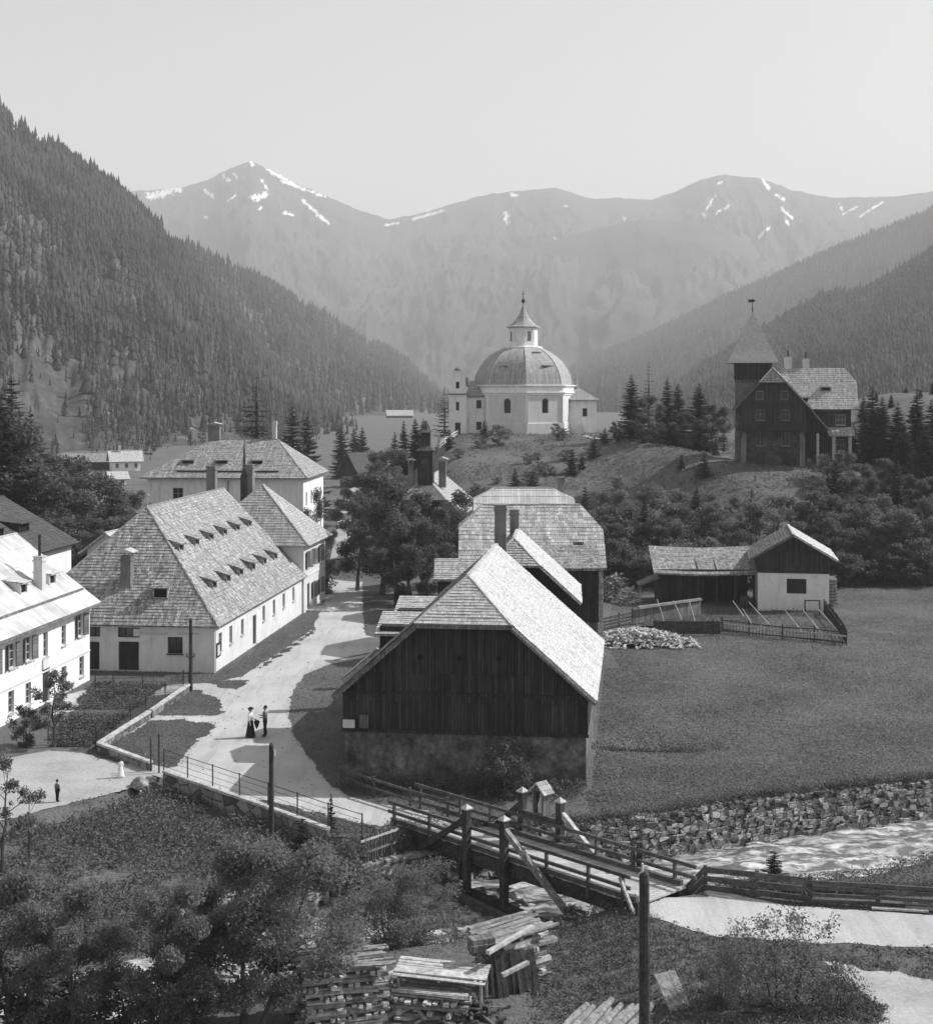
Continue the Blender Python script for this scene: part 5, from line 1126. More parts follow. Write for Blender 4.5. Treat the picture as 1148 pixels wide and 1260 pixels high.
# low coped walls along the road and garden
def coped_wall(name, label, px, h=.42, w=.29, z0=-.9):
    pts = [P(x, y) for x, y in px]; base = pts[0]; e = thing(name, label, 'wall', (base.x, base.y, 0)); e['kind'] = 'thing'; b, c = MB(), MB()
    for i in range(len(pts) - 1):
        p, q = pts[i] - base, pts[i + 1] - base; b.bar(p + Vector((0, 0, (h + z0) / 2)), q + Vector((0, 0, (h + z0) / 2)), w - .1, h - z0)
        n = max(1, round((q - p).length / 1.5)); d = (q - p) / n
        for k in range(n): c.bar(p + d * (k + .004) + Vector((0, 0, h + .06 + random.uniform(-.012, .012))), p + d * (k + .996) + Vector((0, 0, h + .06)), w, .12, jit=.008)
    b.build('masonry', M['block'], e); c.build('coping', M['cap'], e); return e
coped_wall('garden_wall', 'low coped wall beside the telegraph pole at the house end of the garden', [(234, 850), (186, 884)])
coped_wall('garden_wall', 'low coped wall along the garden slanting towards the lower path', [(184, 885), (122, 925)])
coped_wall('garden_wall', 'low coped wall from the garden corner down to the gate gap', [(122, 925), (186, 949)])
coped_wall('road_wall', 'long low coped wall holding the road above the potato field', [(203, 958), (262, 979), (330, 1003), (404, 1030)], .32)
def wire_fence(name, label, px, h=1.15, every=1.9, mesh=False, group=None, z=0.0, off=.0):
    pts = [P(x, y) for x, y in px]; base = pts[0]; e = thing(name, label, 'fence', (base.x, base.y, z), group=group); Q_ = []
    for i in range(len(pts) - 1):
        k = max(1, round((pts[i + 1] - pts[i]).length / every)); Q_ += [pts[i].lerp(pts[i + 1], j / k) - base for j in range(k)]
    Q_.append(pts[-1] - base)
    for p in Q_:
        b = MB(); b.tube([p - Vector((0, 0, .3)), p + Vector((random.uniform(-.03, .03), 0, h + .06))], .035, 5); b.build('post', M['beam'], e)
    b = MB()
    for r in ((.3, .6, .9, h) if not mesh else (.05, h)):
        b.tube([p + Vector((0, 0, r)) for p in Q_], .010 if r != h else .018, 4)
    if mesh:
        for i in range(len(Q_) - 1):
            a, c = Q_[i], Q_[i + 1]; L = (c - a).length; n = int(L / .11)
            for j in range(n):
                for s in (0, 1):
                    p = a.lerp(c, j / n); q = a.lerp(c, min(1, max(0, (j + (10 if s == 0 else -10)) / n))); b.v += []; b.tube([p + Vector((0, 0, .05)), q + Vector((0, 0, h))], .0035, 3, False)
    b.build('wire', M['iron'], e); return e
sheet('garden_soil', [(884, 776), (1040, 795), (1008, 750), (925, 752), (880, 750), (800, 756), (790, 770)], .03, M['soil'], .1, 40)
wire_fence('wire_fence', 'wire fence with thin posts on the wall between road and potato field', [(202, 957), (262, 978), (330, 1002), (404, 1029), (446, 1043)], z=.3, every=2.0)
wire_fence('wire_fence', 'wire fence across the forecourt in front of the long house', [(118, 852), (140, 851), (176, 850), (232, 849)], every=2.6)
wire_fence('mesh_fence', 'fine meshed garden fence standing inside the low coped wall', [(226, 848), (180, 880), (118, 922)], h=1.25, every=3.2, mesh=True)
wire_fence('wire_fence', 'dark thin wire fence in front of the garden beds near the young tree', [(60, 916), (90, 917), (122, 922)], every=2.2, h=1.0)
for i, (x, y, h, lb) in enumerate(((186, 950, 1.7, 'tall thin gate post nearest the wall end'), (196, 952, 2.0, 'tallest thin gate post in the gap above the boulder'))):
    p = P(x, y); b = MB(); b.tube([p - Vector((0, 0, .3)), p + Vector((0, 0, h))], .05, 6); b.tube([p + Vector((0, 0, h)), p + Vector((0, 0, h + .12))], [.075, .02], 6); tag(b.build('gate_post', M['beam']), lb, 'post')
# telegraph poles
def pole(label, base, z0, z1, r, arms):
    e = thing('telegraph_pole', label, 'pole', (base[0], base[1], 0)); b = MB(); b.tube([(0, 0, z0), (.01, 0, (z0 + z1) / 2), (0, .02, z1)], [r * 1.1, r, r * .88], 10); b.lathe([(r * .88, 0), (r * .5, .1), (0, .14)], (0, .02, z1), 10); b.build('shaft', M['beam'], e)
    for dx, dz, w in arms:
        b = MB(); b.bar((r * .9 * (1 if dx > 0 else -1), 0, z1 + dz), (dx, -.02, z1 + dz + .1), .05, .06); b.tube([(dx, -.02, z1 + dz + .05), (dx, -.02, z1 + dz + .32)], [.05, .035], 6); b.build('insulator', M[w], e)
    return e
p = P(334, 1040, -.55); pole('dark telegraph pole standing in the potato field below the road wall', (p.x, p.y), -1.2, 3.95, .12, ((.16, -.5, 'pale'),))
p = P(235, 851); pole('telegraph pole at the front corner of the long house garden', (p.x, p.y), -.5, 4.75, .13, ((.24, -2.5, 'beam'), (-.24, -2.5, 'beam')))
p = ((792.5 - CX) / FPX * 42, 42); pole('thick near telegraph pole at the bottom of the view', p, -2, 6.1, .165, ((-.05, .0, 'pale'),))
p = P(788, 1080); b = MB(); b.bar(p + Vector((0, .4, -.2)), p + Vector((0, .4, 1.35)), .22, .22); tag(b.build('gate_post', M['beam']), 'stout dark post at the far road edge just past the bridge', 'post')
# boulder
def boulder(p, s, lb, m='rock', seed=0):
    bm = bmesh.new(); bmesh.ops.create_icosphere(bm, subdivisions=3, radius=1)
    for v in bm.verts:
        d = 1 + .35 * noise.noise(v.co * 1.1 + Vector((seed, 0, 0))) + .12 * noise.noise(v.co * 3 + Vector((seed, 4, 0))); v.co = Vector((v.co.x * s[0], v.co.y * s[1], max(v.co.z, -.4) * s[2])) * d
    me = bpy.data.meshes.new('boulder'); bm.to_mesh(me); bm.free(); me.materials.append(M[m]); o = tag(link('boulder', me), lb, 'boulder'); o.location = p; return o
p = P(172, 968); boulder((p.x, p.y, .12), (.46, .4, .42), 'big split boulder at the corner of the potato field', seed=2)
# ---------------------------------------------------------------- garden by the small house: leaning poles, fences, heaps
rail_fence('rail_fence', 'thin dark two rail fence along the front of the sloping garden plot', 'fence', [xy(888, 776), xy(921, 781), xy(962, 787), xy(1002, 791), xy(1041, 795)], 1.1, (.2, .95), 'beam', .1, .05, .08, 2.9)
pickets('picket_fence', 'dark picket fence at the far right side of the garden plot', xy(1041, 794), xy(1010, 748), 1.2, .24, 'beam', pw=.08)
pickets('picket_fence', 'dark uneven picket fence along the front of the garden plot', xy(890, 778), xy(1040, 796), .95, .3, 'beam', pw=.05)
def planks_wall(name, label, a, c, h, m, gap=.01):
    a, c = Vector(a), Vector(c); e = thing(name, label, 'fence', (a.x, a.y, 0)); q = c - a; L = q.length; d = q / L
    for i in range(int(L / 2.4) + 1): b = MB(); s = min(L, i * 2.4); b.bar((d.x * s, d.y * s + .07, -.3), (d.x * s, d.y * s + .07, h + .12), .12, .12); b.build('post', M['beam'], e)
    b = MB(); k = 4
    for j in range(k): b.bar((0, 0, h * (j + .5) / k), (q.x, q.y, h * (j + .5) / k + random.uniform(-.02, .02)), .035, h / k - gap, jit=.004)
    b.build('boards', M[m], e); return e
planks_wall('board_fence', 'low dark board fence in front of the open shed', xy(805, 780), xy(886, 780), 1.05, 'beam')
planks_wall('board_fence', 'grey board fence topped with pale rail behind the low dark one', xy(778, 768), xy(862, 757), 1.2, 'greywood')
e = thing('plank_rail', 'long pale squared timber lying along the top of the grey board fence', 'timber', (0, 0, 0)); a, c = P(785, 768), P(862, 757); b = MB(); b.bar(Vector((a.x, a.y, 1.42)), Vector((c.x, c.y, 1.42)), .3, .2); b.build('timber', M['greytimber'], e)
planks_wall('board_fence', 'rickety dark fence with gaps beside the pile of split wood', xy(741, 776), xy(778, 768), 1.1, 'beam', .1)
POLES = [(808, 737, 814, 757, 'first'), (828, 739, 835, 755, 'second'), (847, 738, 853, 760, 'third'), (901, 739, 910, 752, ''), (913, 749, 921, 762, ''), (921, 741, 930, 751, ''), (930, 751, 941, 763, ''), (964, 749, 981, 771, ''), (987, 750, 1005, 773, ''), (1005, 748, 1024, 770, '')]
for i, (x0, y0, x1, y1, nm) in enumerate(POLES):
    d = FPX * 20 / (y1 + 8 - HY); a, c = Q(x1, y1, d), Q(x0, y0, d + .5); a = a + (a - c) * .5; b = MB(); b.tube([a, a.lerp(c, .5) + Vector((.05, 0, -.04)), c], [.06, .05, .035], 6)
    tag(b.build('leaning_pole', M['palebeam']), 'pale leaning pole stuck in the fenced garden plot by the small house', 'pole', 'leaning poles in the garden plot')
e = thing('garden_trellis', 'upright dark wooden frame standing before the white shed wall', 'frame', xy(999, 757) + (0,)); b = MB(); b.bar((-.65, 0, -.2), (-.65, 0, 1.25), .1, .1); b.bar((.65, 0, -.2), (.65, 0, 1.25), .1, .1); b.bar((-.7, 0, 1.3), (.7, 0, 1.3), .1, .1); b.build('frame', M['beam'], e)
e['category'] = 'trellis'
def heap(name, label, c, sx, sy, h, n, L, r, m, seed, cat='wood pile', flat=.35):
    rnd = random.Random(seed); b = MB()
    for i in range(n):
        u, v = rnd.gauss(0, .45), rnd.gauss(0, .45); u = max(-1, min(1, u)); v = max(-1, min(1, v)); z = h * max(0, 1 - u * u - v * v) * rnd.uniform(.2, 1)
        d = Vector((rnd.uniform(-1, 1), rnd.uniform(-1, 1), rnd.uniform(-flat, flat))).normalized() * L * rnd.uniform(.5, 1) / 2; p = Vector((u * sx, v * sy, z + r)); w = r * rnd.uniform(.6, 1.5)
        b.bar(p - d, p + d, w * 2, w * rnd.uniform(.8, 1.6), jit=w * .3)
    o = tag(b.build(name, M[m]), label, cat); o.location = c; return o
p = P(785, 792); heap('split_wood_pile', 'wide low heap of pale split firewood at the edge of the meadow', (p.x - .1, p.y, 0), 4.6, 2.4, 1.15, 1500, .45, .07, 'palebeam', 5)
p = P(752, 742); heap('brushwood_pile', 'tall untidy pile of pale boards behind the rickety fence', (p.x + .4, p.y + 1, 0), 1.7, 1.6, 2.6, 260, 1.2, .06, 'greytimber', 6)
p = P(768, 745); heap('brushwood_pile', 'lower untidy pile of sticks right of the tall board pile', (p.x + .4, p.y + 1, 0), 1.4, 1.2, 1.6, 180, 1.0, .05, 'palebeam', 7)
# ---------------------------------------------------------------- timber stacks in the foreground
def crib(name, label, c, rz, L, W_, n, m='greytimber', seed=1, t=.13, covers=0, zc=None):
    """cross-stacked split timber: layers of rough lengths laid alternately along and across"""
    rnd = random.Random(seed); e = thing(name, label, 'wood stack', c, rz); b, q = MB(), MB()
    z = 0
    for i in range(n):
        if i % 3 == 2:
            x = -L / 2 + rnd.uniform(0, .1)
            while x < L / 2:
                w = rnd.uniform(.1, .2); q.bar((x, -W_ / 2 - rnd.uniform(-.1, .35), z + t / 2), (x + rnd.uniform(-.12, .12), W_ / 2 + rnd.uniform(-.1, .3), z + t / 2 + rnd.uniform(-.02, .02)), w, t * rnd.uniform(.6, 1), jit=.03); x += w + (rnd.uniform(.02, .1) if rnd.random() < .6 else rnd.uniform(.2, .5))
        else:
            y = -W_ / 2
            while y < W_ / 2:
                w = rnd.uniform(.09, .24); o = b if rnd.random() < .6 else q; o.bar((-L / 2 - rnd.uniform(-.15, .35), y, z + t / 2 + rnd.uniform(-.03, .03)), (L / 2 + rnd.uniform(-.15, .4), y + rnd.uniform(-.1, .1), z + t / 2 + rnd.uniform(-.03, .03)), w * .9, t * rnd.uniform(.6, 1.0), jit=.03); y += w + (0 if rnd.random() < .8 else .12)
        z += t * rnd.uniform(.85, 1.0)
    b.build('lengths', M[m], e); q.build('cross_pieces', M['palebeam'], e)
    if covers:
        f = MB(); y = -W_ / 2 - .1
        while y < W_ / 2 + .1: w = rnd.uniform(.1, .24); f.bar((-L / 2 - .3 + rnd.uniform(-.3, .15), y, z + .04 + rnd.uniform(0, .1)), (L / 2 + .3 + rnd.uniform(-.15, .35), y + rnd.uniform(-.12, .12), z + .04 + rnd.uniform(0, .1)), w, .07, jit=.025); y += w * .9
        f.build('cover_boards', M['greytimber'], e)
    return e
def g3(px, py, z): p = P(px, py, z); return (p.x, p.y, gz(p.x, p.y) - .05)
crib('wood_stack', 'tall crosswise timber stack at the left, with slabs on top', g3(392, 1256, -1.1), R(14), 1.2, 1.6, 17, seed=1, covers=1)
crib('wood_stack', 'timber stack second from the left, beside the tallest one', g3(438, 1249, -1.1), R(14), 1.3, 1.5, 16, seed=2, covers=1)
crib('wood_stack', 'large timber stack of pale split lengths nearest the bridge', g3(626, 1200, -1.1), R(38), 2.1, 1.7, 12, seed=3, t=.15, covers=1)
crib('wood_stack', 'low timber stack under the tilted board roof', g3(530, 1246, -1.1), R(-12), 2.2, 1.3, 8, seed=4)
p = g3(632, 1226, -1.1); 
e = thing('slab_stack', 'dark upright slabs leaning on the front of the large timber stack', 'wood stack', p, R(25)); b = MB(); rnd = random.Random(9)
for i in range(9): b.bar((-.7 + i * .2, rnd.uniform(-.1, .05), -.1), (-.72 + i * .2, .35, 1.5 + rnd.uniform(-.15, .1)), .19, .06, (0, 1, 0), .02)
b.build('slabs', M['beam'], e)
p = g3(545, 1240, -1.1); e = thing('board_cover', 'tilted roof of old boards covering the low timber stack', 'board cover', (p[0], p[1], p[2] + 1.25), R(-8)); b = MB()
for i in range(12): b.bar((-1.6, -.8 + i * .14, .1 + random.uniform(0, .05)), (1.55, -.82 + i * .14, -.05 + random.uniform(0, .05)), .15, .03, jit=.02)
for x in (-1.2, 0, 1.2): b.bar((x, -.85, -.03), (x, .8, .0), .08, .06)
for x, y in ((-1.4, -.7), (1.4, -.7), (-1.4, .7), (1.4, .7)): b.bar((x, y, -1.1), (x, y, .0), .09, .09)
b.build('boards', M['palebeam'], e)
for i, (a, c, za, zb, lb) in enumerate((((600, 1172), (655, 1140), 1.95, 2.05, 'long pale beam laid over the top of the large timber stack'), ((618, 1200), (650, 1184), 1.1, 1.3, 'short pale beam on the near face of the large timber stack'), ((536, 1238), (520, 1192), .1, 1.0, 'crooked post leaning against the board cover'), ((560, 1262), (512, 1246), .05, .1, 'pale plank lying on the grass by the board cover'), ((440, 1215), (500, 1190), .4, .7, 'thin plank lying askew between the stacks'))):
    za, zb = za - 1.1, zb - 1.1; pa, pc = P(*a, za), P(*c, zb); b = MB(); b.bar(pa, pc, .16, .12, jit=.01); tag(b.build('loose_plank', M['palebeam']), lb, 'plank', None, 'thing')
p = P(592, 1164, .75); b = MB(); b.box((0, 0, 0), (.85, .5, .42)); b.box((0, -.27, 0), (.9, .05, .06)); o = tag(b.build('wooden_box', M['greywood']), 'small wooden box on the left end of the large timber stack', 'box'); o.location = (p.x, p.y, .85); o.rotation_euler = (0, 0, R(20))
heap('scrap_wood_pile', 'scattered scrap boards between the timber stacks', g3(490, 1240, -1.1), 1.9, 1.1, .8, 90, 1.7, .05, 'palebeam', 11)
heap('scrap_wood_pile', 'dark rubbish and sticks under the board cover end', g3(575, 1252, -1.1), 1.2, .8, .5, 90, .9, .05, 'rail', 12)
p = g3(752, 1258, -.3); rnd = random.Random(13); b = MB()
for i in range(26):
    k = i % 9; lay = i // 9; o = Vector((-1.5 + k * .3 + lay * .15 + rnd.uniform(-.05, .05), rnd.uniform(-.2, .2), .14 + lay * .24)); d = Vector((.55 + rnd.uniform(-.08, .08), 1, .05)).normalized() * rnd.uniform(.8, 1.1)
    b.tube([o - d, o + Vector((rnd.uniform(-.02, .02), 0, .01)), o + d], [rnd.uniform(.1, .15), .125, rnd.uniform(.09, .13)], 7)
o = tag(b.build('log_pile', M['greytimber']), 'pile of pale logs laid side by side at the foot of the near telegraph pole', 'wood pile'); o.location = p
e = thing('loose_boards', 'wide pale boards leaning beside the pile of logs near the telegraph pole', 'boards', g3(832, 1240, -.2), R(30)); b = MB()
for i in range(3): b.bar((-.5 + i * .28, -.5, .05), (-.3 + i * .28, .6, .85), .26, .04, jit=.01)
b.build('boards', M['greytimber'], e)
# stones along the bank
b = MB(); rnd = random.Random(3)
for i in range(420):
    px, py = (rnd.uniform(250, 420), rnd.uniform(1185, 1262)) if rnd.random() < .7 else (rnd.uniform(560, 720), rnd.uniform(1085, 1150))
    p = P(px, py, -1.9); z = max(gz(p.x, p.y), -2.4); s = rnd.uniform(.1, .42); b.box((p.x, p.y, z + s * .2), (s * 1.4, s, s * .8), Matrix.Rotation(rnd.uniform(0, 6), 3, 'Z') @ Matrix.Rotation(rnd.uniform(-.4, .4), 3, 'X'), s * .18)
tag(b.build('river_stones', M['rock']), 'pale stones along the edge of the stream', 'stones', None, 'stuff')

# ================================================================ PEOPLE
def figure(label, at, face, h, woman, dark_top, mods):
    """one continuous skinned body with fingers; clothing as its own pieces"""
    k = h / 1.7; e = thing('person', label, 'person', at, face)
    V, E, Rd = [], [], []
    def vtx(x, y, z, r): V.append((x * k, y * k, z * k)); Rd.append(r * k); return len(V) - 1
    def chain(start, pts):
        a = start
        for p in pts: i = vtx(*p); E.append((a, i)); a = i
        return a
    pel = vtx(0, 0, .93, .13)
    chest = chain(pel, [(0, 0, 1.08, .115), (0, .0, 1.25, .135), (0, 0, 1.37, .11)])
    head = chain(chest, [(0, -.005, 1.45, .05), (0, -.01, 1.52, .062), (0, -.02, 1.6, .092), (0, -.01, 1.67, .085)])
    for s in (-1, 1):
        st = mods.get('step', .06) * s
        chain(pel, [(s * .09, 0, .85, .095), (s * .1, -.01 - st * .5, .5, .06), (s * .1, .02 - st, .1, .042), (s * .105, -.05 - st, .045, .042), (s * .11, -.15 - st, .03, .03)])
        sh = chain(chest, [(s * .17, 0, 1.36, .055)])
        el, wr = mods['arm'][0 if s < 0 else 1]
        w_ = chain(sh, [el + (.042,), wr + (.027,)])
        d = Vector(wr) - Vector(el); d.normalize(); pm = Vector(wr) + d * .08; pl = chain(w_, [tuple(pm) + (.034,)])
        side = d.cross(Vector((0, 1, 0) if abs(d.y) < .8 else (0, 0, 1))).normalized(); cu = d.cross(side)
        for f in range(4):
            off = side * (.024 * (f - 1.5)); L = (.07, .08, .075, .06)[f]; chain(pl, [tuple(pm + off + d * .03) + (.010,), tuple(pm + off + d * (.03 + L * .55) + cu * .012) + (.009,), tuple(pm + off + d * (.03 + L) + cu * .03) + (.007,)])
        chain(w_, [tuple(Vector(wr) + side * .04 + d * .03) + (.011,), tuple(Vector(wr) + side * .062 + d * .07) + (.009,)])
    me = bpy.data.meshes.new('body'); me.from_pydata(V, E, []); o = link('body', me, e); me.materials.append(M['skin'])
    sk = o.modifiers.new('skin', 'SKIN'); sk.use_smooth_shade = True
    for i, d in enumerate(me.skin_vertices[0].data): d.radius = (Rd[i], Rd[i]); d.use_root = i == 0
    o.modifiers.new('smooth', 'SUBSURF').levels = 1; o.modifiers['smooth'].render_levels = 2
    def piece(name, prof, m, n=18, sx=1, sy=.75, c=(0, 0, 0)):
        b = MB(); b.lathe([(r * k, z * k) for r, z in prof], (0, 0, 0), n); b.v = [(x * sx + c[0] * k, y * sy + c[1] * k, z) for x, y, z in b.v]; return b.build(name, M[m], e, True, False)
    top = 'cloth_mid' if dark_top else 'cloth_white'
    piece('blouse' if woman else 'shirt', [(.055, 1.45), (.1, 1.42), (.19, 1.36), (.185, 1.25), (.165, 1.12), (.15, 1.03), (.17, .98), (.0, .98)], top)
    for s in (-1, 1):
        el, wr = mods['arm'][0 if s < 0 else 1]; b = MB(); sh = Vector((s * .17, 0, 1.36)); b.tube([p * k for p in (sh + Vector((-s * .03, 0, .01)), sh.lerp(Vector(el), .5), Vector(el), Vector(el).lerp(Vector(wr), .85))], [.07 * k, (.075 if woman else .062) * k, .055 * k, .04 * k], 9); b.build('sleeve', M[top], e, True, False)
    if woman:
        piece('skirt', [(.0, 1.06), (.135, 1.05), (.19, .93), (.25, .6), (.32, .25), (.38, .04), (.36, .03), (.0, .06)], mods.get('skirt', 'cloth_dark'), 22)
        b = MB(); b.lathe([(.0, 1.74), (.09, 1.735), (.1, 1.69), (.19, 1.675), (.2, 1.66), (.0, 1.655)], (0, 0, 0), 14); b.v = [(x * k, (y - .02) * k, z * k) for x, y, z in b.v]; b.build('hat', M['cloth_dark'], e, True, False)
        b = MB(); b.lathe([(.0, 1.72), (.085, 1.7), (.108, 1.62), (.09, 1.54), (.05, 1.5), (0, 1.5)], (0, .025, 0), 12); b.v = [(x * k, y * k, z * k) for x, y, z in b.v]; b.build('hair', M['cloth_dark'], e, True, False)
    else:
        b = MB(); b.lathe([(.0, 1.755), (.07, 1.74), (.1, 1.69), (.102, 1.61), (.07, 1.56), (0, 1.55)], (0, .018, 0), 12); b.v = [(x * k, y * k, z * k) for x, y, z in b.v]; b.build('hair', M['cloth_dark'], e, True, False)
        for s in (-1, 1):
            st = mods.get('step', .06) * s; b = MB(); b.tube([Vector(p) * k for p in ((s * .07, 0, 1.03), (s * .09, 0, .85), (s * .1, -.01 - st * .5, .5), (s * .1, .02 - st, .09))], [.1 * k, .115 * k, .085 * k, .07 * k], 10); b.build('trouser_leg', M['cloth_dark'], e, True, False)
        piece('waistband', [(.0, 1.06), (.155, 1.06), (.165, .95), (.12, .84), (0, .82)], 'cloth_dark')
    for s in (-1, 1):
        st = mods.get('step', .06) * s; b = MB(); b.tube([Vector(p) * k for p in ((s * .105, .06 - st, .05), (s * .105, -.05 - st, .055), (s * .11, -.17 - st, .035))], [.045 * k, .055 * k, .04 * k], 8); b.build('shoe', M['cloth_dark'], e, True, False)
    # face: nose, eyes, mouth, ears
    b = MB(); b.box((0, -.115 * k, 1.6 * k), (.022 * k, .04 * k, .05 * k)); b.build('nose', M['skin'], e, uv=False)
    b = MB()
    for s in (-1, 1): b.box((s * .034 * k, -.105 * k, 1.625 * k), (.026 * k, .012 * k, .012 * k))
    b.box((0, -.1 * k, 1.555 * k), (.045 * k, .012 * k, .008 * k)); b.build('face_features', M['cloth_dark'], e, uv=False)
    b = MB()
    for s in (-1, 1): b.box((s * .098 * k, -.005 * k, 1.605 * k), (.018 * k, .035 * k, .06 * k))
    b.build('ears', M['skin'], e, uv=False)
    return e
M['skin'] = m_noise('skin', .28, .36, 5, 0); M['cloth_white'] = m_noise('white cotton', .66, .8, 6, .2); M['cloth_dark'] = m_noise('black wool', .012, .025, 6, .2); M['cloth_mid'] = m_noise('grey shirt', .13, .2, 6, .2)
hang = lambda s: ((s * .23, .0, 1.1), (s * .24, -.06, .87))
p = P(308.5, 907.5); figure('woman in white blouse, long dark skirt and hat standing on the road', (p.x, p.y, .06), R(75), 1.66, True, False, {'arm': (hang(-1), ((.22, -.08, 1.08), (.16, -.28, .93)))})
p = P(326.5, 907); figure('man in a grey shirt and dark trousers standing on the road facing the woman', (p.x, p.y, .06), R(-70), 1.72, False, True, {'arm': (((-.25, -.05, 1.12), (-.14, -.22, 1.18)), ((.25, -.05, 1.12), (.12, -.24, 1.1))), 'step': .05})
p = P(149, 957.5); figure('small child in a pale dress on the lower path near the boulder', (p.x, p.y, .04), R(40), .98, True, False, {'skirt': 'cloth_white', 'arm': (hang(-1), hang(1))}).children
p = P(71, 987.5); figure('child in dark clothes standing at the edge of the lower path', (p.x, p.y, gz(p.x, p.y) + .05), R(150), 1.05, False, True, {'arm': (hang(-1), hang(1))})
q = P(308.5, 907.5); e = thing('bag', 'dark bag held low by the woman on the road', 'bag', (q.x + .34, q.y - .03, .5)); b = MB(); b.prism([(-.15, -.06, .42), (-.04, -.06, .12), (.04, -.06, .0), (.1, -.06, .12), (.2, -.06, .4), (.12, -.06, .5), (-.08, -.06, .5)][::-1], (0, .12, 0)); b.build('pouch', M['cloth_dark'], e); b = MB(); b.tube([(-.06, 0, .5), (-.03, 0, .58), (.05, 0, .58), (.08, 0, .5)], .012, 5); b.build('handle', M['cloth_dark'], e)
# ================================================================ TREES AND PLANTS
def leaves_mesh(name, centres, radii, per, size, m, seed, flat=.85, core=None):
    rg = np.random.default_rng(seed); C = []; 
    for c, r, n in zip(centres, radii, per):
        d = rg.normal(size=(n, 3)); d /= np.linalg.norm(d, axis=1)[:, None]; q = rg.random(n) ** (1 / 2.1)
        C.append(np.array(c) + d * (q * r)[:, None] * np.array([1, 1, flat]))
    C = np.concatenate(C); n = len(C)
    nr = rg.normal(size=(n, 3)); nr[:, 2] = np.abs(nr[:, 2]) + .35; nr /= np.linalg.norm(nr, axis=1)[:, None]
    a = rg.normal(size=(n, 3)); u = np.cross(nr, a); u /= np.linalg.norm(u, axis=1)[:, None]; w = np.cross(nr, u)
    L = size * rg.uniform(.6, 1.35, n)[:, None]
    V = np.stack([C - u * L * .62, C - w * L * .36 + nr * L * .05, C + u * L * .62, C + w * L * .36 + nr * L * .05], 1).reshape(-1, 3)
    return npmesh(name, V, np.arange(n * 4).reshape(n, 4), m)
def broadleaf(seed, h, w, leaf, size, n_leaf, trunk=.28, limbs=8, m='leaf', multi=1, dens_top=1.0, open_=0.0):
    rnd = random.Random(seed); b = MB(); cs, rs = [], []
    for s in range(multi):
        ox, oy = (0, 0) if multi == 1 else (rnd.uniform(-.25, .25) * w * .4, rnd.uniform(-.25, .25) * w * .4)
        lean = Vector((rnd.uniform(-.12, .12), rnd.uniform(-.12, .12), 1)) if multi == 1 else Vector((ox * .5, oy * .5, 1)).normalized(); hh = h * rnd.uniform(.78, .95)
        tp = [Vector((ox, oy, -.3))]; 
        for i in range(1, 7): tp.append(Vector((ox, oy, 0)) + lean * (hh * i / 6) + Vector((rnd.uniform(-.02, .02) * h, rnd.uniform(-.02, .02) * h, 0)))
        r0 = .022 * h / math.sqrt(multi) + .02; b.tube(tp, [r0 * 1.25] + [r0 * (1 - .85 * i / 6) for i in range(1, 7)], 7)
        for i in range(limbs):
            f = trunk + (1 - trunk) * (i + rnd.random() * .7) / limbs; f = min(f, .97); k = f * 6; j = int(k); p = tp[j].lerp(tp[min(j + 1, 6)], k - j)
            az = i * 2.4 + rnd.uniform(-.5, .5) + s; prof = math.sin(math.pi * min(1, max(.08, (f - trunk * .55) / (1.12 - trunk * .55)))) ** .7
            L = w * .5 * prof * rnd.uniform(.72, 1.18); el = rnd.uniform(.15, .75) + .5 * (f > .8); d = Vector((math.cos(az) * math.cos(el), math.sin(az) * math.cos(el), math.sin(el)))
            q = p + d * L * .55 + Vector((0, 0, .02 * h)); tip = p + d * L + Vector((0, 0, rnd.uniform(-.01, .06) * h)); b.tube([p, q, tip], [r0 * .42 * (1.1 - f), r0 * .25 * (1.1 - f) + .006, .006], 5, False)
            cs += [tip, q.lerp(tip, .3)]; rs += [rnd.uniform(.085, .135) * w, rnd.uniform(.09, .15) * w]
            for _ in range(3):
                d2 = (d + Vector((rnd.uniform(-.9, .9), rnd.uniform(-.9, .9), rnd.uniform(-.25, .7)))).normalized(); t2 = q + d2 * L * rnd.uniform(.25, .55); b.tube([q, t2], [.012, .005], 4, False); cs.append(t2); rs.append(rnd.uniform(.07, .13) * w)
        cs.append(tp[6] + Vector((0, 0, .02 * h))); rs.append(.09 * w); cs.append(tp[5]); rs.append(.12 * w)
    tot = sum(r ** 2.3 for r in rs); per = [max(6, int(n_leaf * r ** 2.3 / tot)) for r in rs]
    tm = bpy.data.meshes.new('trunk'); tm.from_pydata(b.v, [], b.f); tm.materials.append(M['bark'])
    return tm, leaves_mesh('crown', cs, rs, per, size, M[leaf], seed)
